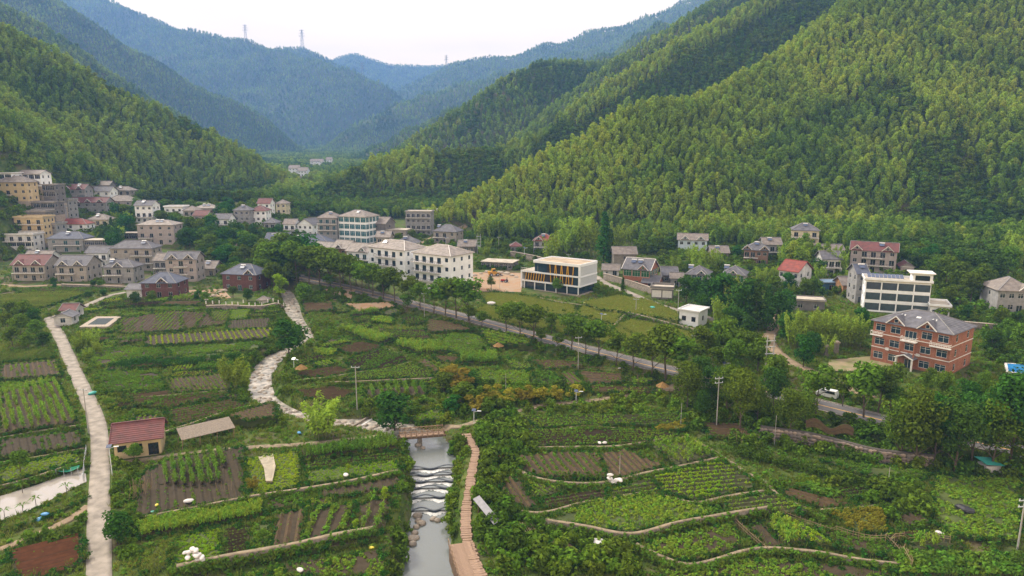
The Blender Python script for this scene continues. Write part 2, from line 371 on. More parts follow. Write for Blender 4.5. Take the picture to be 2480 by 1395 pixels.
def leaf_quads(C, N, size, aspect, rs, droop=0.0):
    """one bent quad per leaf spray, centre C, facing N"""
    n = len(C); N = N / (np.linalg.norm(N, axis=1, keepdims=True) + 1e-9)
    R = rs.randn(n, 3); R[:, 2] -= droop * 2.5
    U = R - (R * N).sum(1, keepdims=True) * N; U /= np.linalg.norm(U, axis=1, keepdims=True) + 1e-9
    W = np.cross(N, U); s = (size * (0.65 + 0.7 * rs.rand(n)))[:, None]
    a = C - U * s; b = C + W * s * aspect; c = C + U * s; d = C - W * s * aspect
    V = np.stack([a, b, c, d], 1).reshape(-1, 3); F = np.arange(4 * n).reshape(n, 4)
    return V, F
def crown_mesh(name, m, seed, H=8.0, R=3.2, blobs=15, per=75, size=0.34, base=0.28, shape='round', aspect=0.55):
    rs = np.random.RandomState(seed); Cs, Ns = [], []
    for b in range(blobs):
        t = (b + 0.5) / blobs
        if shape == 'round':
            zz = base * H + (1 - base) * H * (0.16 + 0.74 * rs.rand()); k = math.sin(math.pi * min(max((zz / H - base) / (1 - base), 0.02), 0.98)) ** 0.55
            rad = R * 0.62 * k * math.sqrt(rs.rand()); br = R * (0.30 + 0.22 * rs.rand()) * (0.6 + 0.4 * k)
        elif shape == 'cone':
            zz = base * H + (1 - base) * H * t * 0.97; k = (1 - t) ** 0.8 + 0.08; rad = R * 0.55 * k * rs.rand(); br = R * 0.55 * k + 0.25
        else:  # spreading
            zz = H * (0.62 + 0.3 * rs.rand()); k = 1; rad = R * 0.75 * math.sqrt(rs.rand()); br = R * (0.26 + 0.16 * rs.rand())
        an = rs.rand() * 6.283; c = np.array([rad * math.cos(an), rad * math.sin(an), zz])
        d = rs.randn(per, 3); d[:, 2] = d[:, 2] * 0.9 + 0.25; d /= np.linalg.norm(d, axis=1, keepdims=True)
        rr = br * (0.72 + 0.38 * rs.rand(per))[:, None]
        p = c + d * rr * np.array([1, 1, 0.75]); Cs.append(p); Ns.append(d + rs.randn(per, 3) * 0.45 + np.array([0, 0, 0.35]))
    V, F = leaf_quads(np.concatenate(Cs), np.concatenate(Ns), size, aspect, rs)
    return mesh(name, V, F, m)
def trunk_mesh(name, seed, H=8.0, r=0.16, m=None, limbs=5, top=0.75):
    rs = random.Random(seed); b = MB(); p = Vector((0, 0, -0.5)); pts = [p.copy()]
    for k in range(4):
        p = Vector((pts[-1].x + rs.uniform(-.12, .12) * H * 0.12, pts[-1].y + rs.uniform(-.12, .12) * H * 0.12, H * top * (k + 1) / 4)); pts.append(p)
    for k in range(4): b.bar(pts[k], pts[k + 1], 2 * r * (1 - k * 0.2), n=6, w2=2 * r * (1 - (k + 1) * 0.2))
    for k in range(limbs):
        q = pts[1 + k % 3]; a = rs.uniform(0, 6.28); L = H * rs.uniform(.2, .34)
        b.bar(q, q + Vector((math.cos(a) * L * .75, math.sin(a) * L * .75, L * .8)), r * 0.9, n=5, w2=r * 0.3)
    return b.me(name, m or BARK)
def plume_mesh(name, m, seed, H=10.0, R=1.5, n=300, lean=0.22, size=0.52, start=0.28):
    """one bamboo culm's feathery plume, tip nodding over"""
    rs = np.random.RandomState(seed); t = start + (1 - start) * rs.rand(n) ** 0.9; a = rs.rand(n) * 6.283
    prof = np.sin(np.clip((t - start) / (1 - start), 0, 1) ** 1.6 * math.pi * 0.88 + 0.16) ** 0.7
    r = R * prof * (0.35 + 0.65 * np.sqrt(rs.rand(n)))
    cx = lean * H * np.clip(t - 0.45, 0, 1) ** 2 * 2.4
    C = np.stack([cx + r * np.cos(a), r * np.sin(a), t * H * (1 - 0.10 * np.clip(t - 0.7, 0, 1)) - r * 0.35], 1)
    N = np.stack([np.cos(a), np.sin(a), 0.55 + 0.5 * rs.rand(n)], 1) + rs.randn(n, 3) * 0.35
    V, F = leaf_quads(C, N, size, 0.42, rs, droop=0.5)
    b = MB(); b.bar((0, 0, -1), (0, 0, H * 0.5), 0.13, n=3); b.bar((0, 0, H * 0.5), (lean * H * 0.5, 0, H * 0.93), 0.1, n=3)
    V2 = np.array(b.v); nq = len(F)
    Vall = np.concatenate([V, V2]); Fall = [tuple(f) for f in F] + [tuple(k + len(V) for k in f) for f in b.f]
    return mesh(name, Vall, Fall, mats=[m, CULM], idx=[0] * nq + [1] * len(b.f))
def tuft_mesh(name, m, seed, n=14, h=0.5, r=0.35, w=0.05):
    rs = np.random.RandomState(seed); V, F = [], []
    for i in range(n):
        a = rs.rand() * 6.283; o = np.array([math.cos(a), math.sin(a), 0]) * r * rs.rand(); hh = h * (0.5 + 0.7 * rs.rand()); b = rs.rand() * 6.283
        s = np.array([math.cos(b), math.sin(b), 0]) * w; tip = o + np.array([math.cos(a), math.sin(a), 0]) * hh * 0.5 + np.array([0, 0, hh])
        k = len(V); V += [o - s, o + s, tip]; F.append((k, k + 1, k + 2))
    return mesh(name, V, np.array(F), m)
def clump_mesh(name, m, seed, n=26, h=0.45, r=0.4, size=0.16, aspect=0.6):
    rs = np.random.RandomState(seed); d = rs.randn(n, 3); d[:, 2] = np.abs(d[:, 2]); d /= np.linalg.norm(d, axis=1, keepdims=True)
    C = d * np.array([r, r, h]) * (0.55 + 0.5 * rs.rand(n))[:, None] + np.array([0, 0, 0.05])
    V, F = leaf_quads(C, d + rs.randn(n, 3) * 0.5 + np.array([0, 0, .5]), size, aspect, rs)
    return mesh(name, V, F, m)
def stalk_mesh(name, m, seed, n=22, h=1.7, r=0.35):
    """corn-like upright plants with arching blades"""
    rs = np.random.RandomState(seed); V, F = [], []
    for i in range(n):
        a = rs.rand() * 6.283; z = h * (0.15 + 0.7 * rs.rand()); L = r * (0.8 + 0.8 * rs.rand()); w = 0.05 + 0.03 * rs.rand()
        d = np.array([math.cos(a), math.sin(a), 0]); s = np.array([-math.sin(a), math.cos(a), 0]) * w
        k = len(V); V += [d * 0.03 + [0, 0, z] - s, d * 0.03 + [0, 0, z] + s, d * L * 0.7 + [0, 0, z + 0.35] + s, d * L * 0.7 + [0, 0, z + 0.35] - s, d * L * 1.3 + np.array([0, 0, z + 0.12])]
        F += [(k, k + 1, k + 2, k + 3)]; 
        V += [V[-1]]; F += [(k + 3, k + 2, k + 4, k + 5)]
    return mesh(name, V, np.array(F), m)

BAMBOO = proto_collection('bamboo_plume', [plume_mesh('bamboo_plume', L_BAMBOO, 10 + i, 10 + (i % 3), 1.55 + 0.15 * (i % 4), lean=0.16 + 0.07 * (i % 4)) for i in range(6)])
FARBAMBOO = proto_collection('far_bamboo_plume', [plume_mesh('far_bamboo_plume', L_BAMBOO, 30 + i, 11, 2.1, 120, size=0.95, lean=0.12) for i in range(4)])
ROUNDTREE = proto_collection('hill_tree', [crown_mesh('hill_tree', L_BROAD, 50 + i, 8.5, 3.2, 9, 46, 0.46, base=0.05) for i in range(4)])
BUSHES = proto_collection('wild_bush', [crown_mesh('wild_bush', L_BROAD, 60 + i, 1.5, 1.15, 7, 30, 0.20, base=0.0) for i in range(4)])
TUFTS = proto_collection('grass_tuft', [tuft_mesh('grass_tuft', L_GRASS, 70 + i) for i in range(4)])
CROPS = proto_collection('crop_clump', [clump_mesh('crop_clump', L_CROP, 80 + i) for i in range(4)])
LIMECROPS = proto_collection('lime_clump', [clump_mesh('lime_clump', L_LIME, 90 + i) for i in range(4)])
YELLOWCROPS = proto_collection('yellow_clump', [clump_mesh('yellow_clump', L_YELLOW, 95 + i, 26, 0.6, 0.5) for i in range(3)])
STALKS = proto_collection('corn_stalk', [stalk_mesh('corn_stalk', L_CROP, 100 + i) for i in range(4)])
DARKCROPS = proto_collection('dark_clump', [clump_mesh('dark_clump', L_DARK, 85 + i) for i in range(3)])
DRYTUFTS = proto_collection('dry_tuft', [tuft_mesh('dry_tuft', L_DRY, 110 + i, 12, 0.4, 0.4) for i in range(3)])

# ------------------------------------------------------------------ the ground, one sheet out to the mountains
ii = np.arange(nx * ny).reshape(ny, nx)
GF = np.stack([ii[:-1, :-1], ii[:-1, 1:], ii[1:, 1:], ii[1:, :-1]], -1).reshape(-1, 4)
def ground_material():
    m = bpy.data.materials.new('ground_cover'); m.use_nodes = True; n, l = m.node_tree.nodes, m.node_tree.links
    b = n['Principled BSDF']; b.inputs['Roughness'].default_value = 0.95; b.inputs['Specular IOR Level'].default_value = 0.1
    t = n.new('ShaderNodeTexCoord')
    def ramp(scale, stops, det=6):
        z = n.new('ShaderNodeTexNoise'); z.inputs['Scale'].default_value = scale; z.inputs['Detail'].default_value = det
        l.new(t.outputs['Object'], z.inputs['Vector']); r = n.new('ShaderNodeValToRGB'); e = r.color_ramp.elements
        e[0].position, e[0].color = stops[0][0], (*stops[0][1], 1); e[1].position, e[1].color = stops[-1][0], (*stops[-1][1], 1)
        for p, c in stops[1:-1]:
            q = e.new(p); q.color = (*c, 1)
        l.new(z.outputs['Fac'], r.inputs['Fac']); return r.outputs['Color']
    grass = ramp(0.35, [(0.3, (0.036, 0.060, 0.014)), (0.5, (0.064, 0.100, 0.020)), (0.68, (0.105, 0.125, 0.030))])
    soil = ramp(1.2, [(0.3, (0.060, 0.050, 0.028)), (0.7, (0.13, 0.105, 0.06))])
    f = ramp(0.11, [(0.50, (0, 0, 0)), (0.66, (1, 1, 1))])
    mx = n.new('ShaderNodeMixRGB'); l.new(f, mx.inputs['Fac']); l.new(grass, mx.inputs['Color1']); l.new(soil, mx.inputs['Color2'])
    l.new(mx.outputs['Color'], b.inputs['Base Color'])
    bp = n.new('ShaderNodeBump'); bp.inputs['Strength'].default_value = 0.6; bp.inputs['Distance'].default_value = 0.3
    z = n.new('ShaderNodeTexNoise'); z.inputs['Scale'].default_value = 3.0; z.inputs['Detail'].default_value = 6
    l.new(t.outputs['Object'], z.inputs['Vector']); l.new(z.outputs['Fac'], bp.inputs['Height']); l.new(bp.outputs['Normal'], b.inputs['Normal'])
    return m
put('terrain', mesh('terrain', np.stack([GX, GY, GZ], -1).reshape(-1, 3), GF, ground_material(), smooth_=True), kind='structure')

# ------------------------------------------------------------------ forest on the hills
def jitter_grid(x0, x1, y0, y1, s, seed):
    r = np.random.RandomState(seed); gx, gy = np.meshgrid(np.arange(x0, x1, s), np.arange(y0, y1, s))
    return (gx + r.rand(*gx.shape) * s).ravel(), (gy + r.rand(*gy.shape) * s).ravel()
def visible(x, y, z, top=12.0, n=70):
    """rough line of sight from the camera, with a margin, so that slopes behind a crest stay bare of cost"""
    ok = np.ones(len(x), bool)
    tt = np.linspace(0.12, 0.965, n)
    for t in tt:
        g = T(x[ok] * t, y[ok] * t)
        ray_z = CAMZ + (z[ok] + top + 10 - CAMZ) * t
        i = np.where(ok)[0]; ok[i[g > ray_z + 4]] = False
    return ok
FOREST = []
for k, (y0, y1, s, coll, sc) in enumerate([(230, 560, 3.1, BAMBOO, 1.0), (560, 880, 4.0, BAMBOO, 1.2), (880, 1500, 6.2, FARBAMBOO, 1.15), (1500, 2600, 7.5, FARBAMBOO, 1.15), (2600, 6200, 14.0, FARBAMBOO, 1.8)]):
    x, y = jitter_grid(-0.80 * y1 - 40, 0.80 * y1 + 40, y0, y1, s, 5 + k)
    m = np.abs(x) < 0.80 * y + 30; x, y = x[m], y[m]
    z = T(x, y); f = floor_height(x, y); hgt = z - f
    m = (hgt > 2.5) | (y > 478) | ((x > 62) & (y > 330)) | ((x > 112) & (y > 268)) | ((x > -20) & (y > 376)); x, y, z, hgt = x[m], y[m], z[m], hgt[m]
    px, py = project(x, y, z + 6)
    m = (px > -130) & (px < 2610) & (py > -90); x, y, z, hgt = x[m], y[m], z[m], hgt[m]
    m = visible(x, y, z); x, y, z, hgt = x[m], y[m], z[m], hgt[m]
    FOREST.append((x, y, z, hgt, coll, sc, s))
# ------------------------------------------------------------------ surfaces of the setting
def spline(P, n=8):
    P = [np.array(p, float) for p in P]; P = [2 * P[0] - P[1]] + P + [2 * P[-1] - P[-2]]; out = []
    for i in range(1, len(P) - 2):
        for k in range(n):
            t = k / n; a, b, c, d = P[i - 1], P[i], P[i + 1], P[i + 2]
            out.append(0.5 * (2 * b + (c - a) * t + (2 * a - 5 * b + 4 * c - d) * t * t + (3 * b - a - 3 * c + d) * t ** 3))
    out.append(P[-2]); return np.array(out)
def ribbon(name, pts, width, m, lift=0.08, zfun=None, cross=5, flat=False, thick=0.0, n=8, smoothed=True, wob=0.0):
    """a strip laid along pts (x, y), draped on the ground"""
    S = spline([p[:2] for p in pts], n) if smoothed else np.array([p[:2] for p in pts]); d = np.gradient(S, axis=0); d /= np.linalg.norm(d, axis=1, keepdims=True)
    nr = np.stack([-d[:, 1], d[:, 0]], 1); W = np.broadcast_to(width, (len(S),)) if np.ndim(width) == 0 else np.interp(np.linspace(0, 1, len(S)), np.linspace(0, 1, len(width)), width)
    if wob: W = W * (1 + wob * (fbm(S[:, 0] / 3.0, S[:, 1] / 3.0, 2) - 0.5))
    u = np.linspace(-0.5, 0.5, cross)
    X = S[:, None, 0] + nr[:, None, 0] * W[:, None] * u; Y = S[:, None, 1] + nr[:, None, 1] * W[:, None] * u
    Z = (T(X, Y) if zfun is None else zfun(X, Y)) + lift
    if flat: Z = np.repeat(Z.max(1, keepdims=True), cross, 1)
    V = np.stack([X, Y, Z], -1).reshape(-1, 3); ii = np.arange(len(V)).reshape(X.shape)
    F = np.stack([ii[:-1, :-1], ii[:-1, 1:], ii[1:, 1:], ii[1:, :-1]], -1).reshape(-1, 4)[:, ::-1]
    if thick:
        Vb = V.copy(); Vb[:, 2] -= thick; k = len(V); V = np.concatenate([V, Vb]); e = []
        for a in (ii[:, 0], ii[:, -1][::-1]):
            e.append(np.stack([a[:-1], a[1:], a[1:] + k, a[:-1] + k], 1)[:, ::-1])
        for a in (ii[0, ::-1], ii[-1, :]):
            e.append(np.stack([a[:-1], a[1:], a[1:] + k, a[:-1] + k], 1)[:, ::-1])
        F = np.concatenate([F] + e)
    return mesh(name, V, F, m, smooth_=not thick), S
def pxline(P, lift=0.0): return [at(a, b, lift)[:2] for a, b in P]

CONCRETE = mat('lane_concrete', (0.33, 0.292, 0.25), 0.9, 0.42, 0.55, bump=0.15)
ASPHALT = mat('asphalt', (0.135, 0.130, 0.135), 0.85, 0.3, 0.4, bump=0.1)
KERB = mat('kerb_stone', (0.34, 0.30, 0.26), 0.9, 0.3, 1.0)
YLINE = mat('yellow_road_paint', (0.62, 0.36, 0.10), 0.7, 0.3, 2)
WLINE = mat('white_road_paint', (0.55, 0.52, 0.48), 0.7, 0.3, 2)
DIRT = mat('dirt', (0.27, 0.20, 0.13), 0.95, 0.35, 0.5, bump=0.3)
CLAY = mat('orange_clay', (0.32, 0.19, 0.105), 0.95, 0.35, 0.35, bump=0.3, col2=(0.30, 0.235, 0.17))
STONE = mat('field_stone', (0.23, 0.20, 0.165), 0.9, 0.55, 2.2, bump=0.5)
STONE_L = mat('pale_stone', (0.40, 0.34, 0.275), 0.9, 0.35, 2.0, bump=0.3)
COPING = mat('path_coping', (0.27, 0.215, 0.145), 0.95, 0.45, 1.1, bump=0.3)
WETROCK = mat('wet_rock', (0.30, 0.25, 0.20), 0.5, 0.5, 1.5, bump=0.3)

LANE_PX = [(240, 1440), (240, 1395), (240, 1300), (240, 1200), (243, 1120), (240, 1050), (228, 1000), (205, 950), (182, 900), (160, 850), (142, 810), (120, 772), (150, 764), (205, 742), (260, 718), (305, 708)]
LANE = pxline(LANE_PX)
me, _ = ribbon('village_lane', LANE, [3.0] * 10 + [3.2, 3.2, 2.8, 2.4, 2.4, 2.4], CONCRETE, 0.12, thick=0.5, wob=0.10); put('village_lane', me, kind='structure')
me, S_ROAD = ribbon('main_road', ROAD, 6.0, ASPHALT, 0.10, flat=True, thick=0.4); put('main_road', me, kind='structure')
def road_z(X, Y): return F0(Y) + ROAD_UP
def offset(S, k):
    d = np.gradient(S, axis=0); d /= np.linalg.norm(d, axis=1, keepdims=True); return S + np.stack([-d[:, 1], d[:, 0]], 1) * k
ROADTOP = {}
def drape_road(name, k, w, m, lift, parent=None, thick=0):
    O = offset(S_ROAD, k)
    V = []
    d = np.gradient(O, axis=0); d /= np.linalg.norm(d, axis=1, keepdims=True); nr = np.stack([-d[:, 1], d[:, 0]], 1)
    zc = np.stack([T(*(S_ROAD + offset(S_ROAD, q) - S_ROAD).T) for q in (-3, -1.5, 0, 1.5, 3)], 1).max(1) + 0.10 + lift
    for i in range(len(O)): V += [(*(O[i] - nr[i] * w / 2), zc[i]), (*(O[i] + nr[i] * w / 2), zc[i])]
    ii = np.arange(len(V)).reshape(-1, 2); F = np.stack([ii[:-1, 0], ii[1:, 0], ii[1:, 1], ii[:-1, 1]], 1)[:, ::-1]
    V = np.array(V)
    if thick:
        k2 = len(V); Vb = V.copy(); Vb[:, 2] -= thick; V = np.concatenate([V, Vb]); e = []
        for a, s in ((ii[:, 0], 1), (ii[:, 1], -1)):
            q = np.stack([a[:-1], a[1:], a[1:] + k2, a[:-1] + k2], 1); e.append(q[:, ::-s])
        F = np.concatenate([F] + e)
    return put(name, mesh(name, V, F, m), kind='structure')
drape_road('road_centre_line', 0.0, 0.30, YLINE, 0.012)
for k in (-2.75, 2.75): drape_road('road_edge_line', k, 0.14, WLINE, 0.012)
for k in (-3.15, 3.15): drape_road('kerb', k, 0.30, KERB, 0.12, thick=0.45)
TRACKS = [
    ('dirt_lane', [(1440, 668), (1475, 690), (1530, 712), (1580, 733), (1640, 752), (1720, 772), (1780, 797), (1830, 826)], 3.0, CONCRETE),
    ('dirt_lane', [(1880, 742), (1888, 765), (1870, 800), (1862, 826), (1885, 856), (1925, 884), (1975, 903), (2040, 935), (2110, 965)], 3.4, DIRT),
    ('dirt_lane', [(562, 600), (585, 582), (600, 566), (622, 552), (655, 540)], 5.5, DIRT),
    ('footpath', [(300, 1120), (390, 1108), (480, 1095), (560, 1088), (640, 1082), (740, 1076), (840, 1066), (920, 1056), (985, 1050)], 1.5, COPING),
    ('footpath', [(1072, 1042), (1110, 1034), (1145, 1025), (1190, 1012), (1300, 985), (1400, 975), (1500, 962), (1600, 945), (1680, 938), (1760, 940)], 1.7, COPING),
    ('footpath', [(0, 1332), (60, 1308), (120, 1282), (170, 1258), (215, 1225)], 1.3, DIRT),
    ('dirt_lane', [(1020, 590), (1050, 575), (1090, 560), (1130, 545)], 3.5, DIRT),
    ('meadow_path', [(1180, 742), (1260, 757), (1320, 770), (1400, 786), (1470, 800), (1530, 812)], .9, STONE_L),
    ('footpath', [(0, 690), (60, 694), (140, 690), (220, 690), (300, 690)], 3.0, DIRT),
]
for nm, P, w, m in TRACKS:
    me, _ = ribbon(nm, pxline(P), w, m, 0.10, thick=0.4, wob=0.35); put(nm, me, kind='structure')
# bare yards
def patch(name, P, m, lift=0.06, sub=10, kind='structure', parent=None, thick=0.0, z=None):
    """a draped quad-gridded patch from four picture corners"""
    c = [at(*p) for p in P]; V = []
    for i in range(sub + 1):
        for j in range(sub + 1):
            u, v = i / sub, j / sub
            p = (c[0] * (1 - u) + c[1] * u) * (1 - v) + (c[3] * (1 - u) + c[2] * u) * v
            V.append((p[0], p[1], (Tz(p[0], p[1]) if z is None else z) + lift))
    ii = np.arange(len(V)).reshape(sub + 1, sub + 1)
    F = np.stack([ii[:-1, :-1], ii[1:, :-1], ii[1:, 1:], ii[:-1, 1:]], -1).reshape(-1, 4)
    return put(name, mesh(name, V, F, m, smooth_=True), kind=kind)
patch('building_yard', [(1130, 706), (1262, 708), (1268, 662), (1140, 660)], CLAY, 0.12)
patch('bare_clay', [(420, 735), (560, 722), (540, 700), (440, 704)], CLAY, 0.1)
patch('bare_clay', [(770, 724), (850, 726), (862, 704), (790, 702)], CLAY, 0.25)
patch('villa_forecourt', [(1995, 900), (2180, 900), (2130, 862), (2010, 872)], mat('forecourt', (0.26, 0.20, 0.13), 0.95, 0.5, 0.3, col2=(0.13, 0.15, 0.05)), 0.15)
patch('hillside_cut', [(1530, 600), (1600, 598), (1590, 545), (1550, 555)], mat('red_earth', (0.22, 0.12, 0.07), 0.95, 0.3, 0.8, bump=0.4), 0.3)

# ------------------------------------------------------------------ the stream
def water_material():
    m = bpy.data.materials.new('stream_water'); m.use_nodes = True; n, l = m.node_tree.nodes, m.node_tree.links
    b = n['Principled BSDF']; b.inputs['Base Color'].default_value = (0.13, 0.145, 0.14, 1); b.inputs['Roughness'].default_value = 0.10
    b.inputs['Specular IOR Level'].default_value = 1.0; b.inputs['IOR'].default_value = 1.55
    t = n.new('ShaderNodeTexCoord'); z = n.new('ShaderNodeTexNoise'); z.inputs['Scale'].default_value = 2.6; z.inputs['Detail'].default_value = 4
    bp = n.new('ShaderNodeBump'); bp.inputs['Strength'].default_value = 0.25; bp.inputs['Distance'].default_value = 0.15
    l.new(t.outputs['Object'], z.inputs['Vector']); l.new(z.outputs['Fac'], bp.inputs['Height']); l.new(bp.outputs['Normal'], b.inputs['Normal'])
    return m
WATER = water_material()
FOAM = mat('foam', (0.62, 0.63, 0.62), 0.5, 0.35, 2.0, bump=0.4)
RIFFLE = mat('riffle_water', (0.47, 0.42, 0.36), 0.30, 0.5, 0.8, spec=0.6, bump=0.8, col2=(0.09, 0.09, 0.08))
WEIR = mat('weir_stone', (0.055, 0.065, 0.085), 0.6, 0.4, 2.0)
S_RIV = spline([p for p in RIVER], 10)
iw = [int(np.argmin(np.abs(S_RIV[:, 1] - at_plane(1046, q, river_dz(q))[1]) + (np.arange(len(S_RIV)) > 90) * 99)) for q in WEIR_PY]
def water_sheet(name, i0, i1, z, m, zslope=None, extra=1.0):
    S = S_RIV[i0:i1 + 1]; d = np.gradient(S_RIV[:, :2], axis=0)[i0:i1 + 1]; d /= np.linalg.norm(d, axis=1, keepdims=True)
    nr = np.stack([-d[:, 1], d[:, 0]], 1); u = np.linspace(-1, 1, 9); W = S[:, 2] + extra
    X = S[:, None, 0] + nr[:, None, 0] * W[:, None] * u; Y = S[:, None, 1] + nr[:, None, 1] * W[:, None] * u
    Z = np.full(X.shape, float(z)) if zslope is None else np.repeat(zslope(S)[:, None], 9, 1) + 0.10 * (fbm(X / 1.3, Y / 1.3, 3) - 0.5)
    ii = np.arange(X.size).reshape(X.shape); F = np.stack([ii[:-1, :-1], ii[:-1, 1:], ii[1:, 1:], ii[1:, :-1]], -1).reshape(-1, 4)[:, ::-1]
    return put(name, mesh(name, np.stack([X, Y, Z], -1).reshape(-1, 3), F, m, smooth_=True), kind='structure')
levels = np.linspace(POOL, UPPER, len(WEIR_PY) + 1)
bounds = [0] + sorted(iw); order = sorted(range(len(iw)), key=lambda k: iw[k])
for k in range(len(bounds)):
    i0 = bounds[k]; i1 = bounds[k + 1] if k + 1 < len(bounds) else 76
    water_sheet('stream', i0, i1, levels[k], WATER)
water_sheet('stream', 76, len(S_RIV) - 1, 0, RIFFLE, lambda S: F0(S[:, 1]) + UPPER + 0.02, 0.4)
for k in range(1, len(bounds)):
    i = bounds[k]; c = S_RIV[i]; W = c[2] + 0.6; d = S_RIV[i + 1][:2] - S_RIV[i - 1][:2]; d /= np.linalg.norm(d); nr = np.array([-d[1], d[0]])
    wall = MB(); foam = MB(); N = 22; hi, lo = levels[k] + 0.04, levels[k - 1]
    rr = random.Random(k)
    q = [(c[:2] + nr * W * (2 * j / N - 1) + d * (0.55 * math.sin(j / N * 9.0 + k) + 0.2)) for j in range(N + 1)]
    for j in range(N):
        a, b = q[j], q[j + 1]; e = d * 0.35
        wall.poly([(*a, lo - .3), (*b, lo - .3), (*b, hi), (*a, hi)][::-1]); wall.poly([(*a, hi), (*b, hi), (*(b + e), hi), (*(a + e), hi)][::-1])
        f1, f2 = 0.35 + 0.5 * rr.random(), 0.35 + 0.5 * rr.random()
        if j % 1 == 0: foam.poly([(*(a - d * 0.10), lo + 0.10), (*(b - d * 0.10), lo + 0.10), (*(b - d * (f2 + 0.4)), lo + 0.02), (*(a - d * (f1 + 0.4)), lo + 0.02)])
    t = thing('weir', 'wavy dark stone weir step across the stream below the timber bridge', 'weir', (0, 0, 0), group='weir steps in the stream')
    put('crest', wall.me('weir_crest', WEIR), t); put('foam', foam.me('weir_foam', FOAM), t)['kind'] = 'stuff'
# ------------------------------------------------------------------ houses
def brickmat(name, c1, c2, mortar, scale=1.0, rough=0.85):
    m = bpy.data.materials.new(name); m.use_nodes = True; n, l = m.node_tree.nodes, m.node_tree.links
    b = n['Principled BSDF']; b.inputs['Roughness'].default_value = rough; b.inputs['Specular IOR Level'].default_value = 0.2
    t = n.new('ShaderNodeTexCoord'); sep = n.new('ShaderNodeSeparateXYZ'); ad = n.new('ShaderNodeMath'); cb = n.new('ShaderNodeCombineXYZ')
    l.new(t.outputs['Object'], sep.inputs[0]); l.new(sep.outputs['X'], ad.inputs[0]); l.new(sep.outputs['Y'], ad.inputs[1])
    l.new(ad.outputs[0], cb.inputs['X']); l.new(sep.outputs['Z'], cb.inputs['Y'])
    k = n.new('ShaderNodeTexBrick'); k.inputs['Scale'].default_value = scale; k.inputs['Mortar Size'].default_value = 0.012
    k.inputs['Color1'].default_value = (*c1, 1); k.inputs['Color2'].default_value = (*c2, 1); k.inputs['Mortar'].default_value = (*mortar, 1)
    l.new(cb.outputs[0], k.inputs['Vector'])
    z = n.new('ShaderNodeTexNoise'); z.inputs['Scale'].default_value = 0.7; z.inputs['Detail'].default_value = 6; l.new(t.outputs['Object'], z.inputs['Vector'])
    mr = n.new('ShaderNodeMapRange'); mr.inputs['To Min'].default_value = 0.55; mr.inputs['To Max'].default_value = 1.35; l.new(z.outputs['Fac'], mr.inputs['Value'])
    h = n.new('ShaderNodeHueSaturation'); l.new(mr.outputs['Result'], h.inputs['Value']); l.new(k.outputs['Color'], h.inputs['Color']); l.new(h.outputs['Color'], b.inputs['Base Color'])
    MATS[name] = m; return m
W_WHITE = mat('white_render', (0.82, 0.84, 0.87), 0.8, 0.16, 0.5, bump=0.05)
W_OLDWHITE = mat('stained_white_render', (0.62, 0.62, 0.62), 0.85, 0.35, 0.6, bump=0.1)
W_GREY = mat('grey_stone_cladding', (0.30, 0.298, 0.30), 0.85, 0.3, 0.9, bump=0.2)
W_TAN = mat('tan_cladding', (0.345, 0.315, 0.285), 0.85, 0.25, 0.9, bump=0.2)
W_YELLOW = mat('yellow_render', (0.56, 0.44, 0.26), 0.85, 0.2, 0.7)
W_CREAM = mat('cream_render', (0.60, 0.55, 0.40), 0.85, 0.2, 0.7)
W_DARK = mat('bare_concrete', (0.20, 0.19, 0.185), 0.9, 0.35, 0.6, bump=0.2)
W_BLUE = mat('pale_blue_render', (0.46, 0.56, 0.64), 0.85, 0.15, 0.7)
W_PINK = mat('pinkish_tile_cladding', (0.37, 0.325, 0.315), 0.8, 0.2, 0.9)
W_BROWN = brickmat('brown_brick', (0.20, 0.115, 0.08), (0.25, 0.15, 0.105), (0.27, 0.23, 0.19), 2.6)
W_BRICK = brickmat('red_brick', (0.33, 0.125, 0.07), (0.24, 0.085, 0.05), (0.36, 0.27, 0.21), 2.4)
W_DKBRICK = brickmat('dark_red_brick', (0.135, 0.058, 0.052), (0.10, 0.046, 0.042), (0.17, 0.12, 0.11), 2.6)
W_RUBBLE = brickmat('rubble_masonry', (0.26, 0.235, 0.20), (0.18, 0.16, 0.14), (0.13, 0.12, 0.10), 1.6)
def rooftile(name, c, c2):
    m = mat(name, c, 0.75, 0.3, 0.8, spec=0.3, col2=c2); n, l = m.node_tree.nodes, m.node_tree.links
    b = n['Principled BSDF']; t = n.new('ShaderNodeTexCoord'); w = n.new('ShaderNodeTexWave'); w.bands_direction = 'Z'; w.inputs['Scale'].default_value = 1.3
    w.inputs['Distortion'].default_value = 0.6; w.inputs['Detail Scale'].default_value = 3
    l.new(t.outputs['Object'], w.inputs['Vector']); bp = n.new('ShaderNodeBump'); bp.inputs['Strength'].default_value = 0.5; bp.inputs['Distance'].default_value = 0.1
    l.new(w.outputs['Fac'], bp.inputs['Height']); l.new(bp.outputs['Normal'], b.inputs['Normal']); return m
R_GREY = rooftile('grey_roof_tile', (0.135, 0.135, 0.155), (0.085, 0.085, 0.10))
R_BROWN = rooftile('weathered_roof_tile', (0.235, 0.205, 0.185), (0.15, 0.13, 0.12))
R_PALE = rooftile('pale_roof_tile', (0.285, 0.255, 0.235), (0.18, 0.16, 0.148))
R_RED = rooftile('red_roof_tile', (0.255, 0.062, 0.048), (0.15, 0.045, 0.04))
R_MAROON = rooftile('maroon_roof_tile', (0.16, 0.055, 0.055), (0.10, 0.045, 0.045))
R_BLUE = rooftile('slate_blue_tile', (0.10, 0.115, 0.165), (0.07, 0.08, 0.115))
R_SLAB = mat('roof_concrete', (0.48, 0.43, 0.36), 0.9, 0.35, 0.5)
TRIM = mat('white_trim', (0.72, 0.70, 0.67), 0.7, 0.15, 1.5)
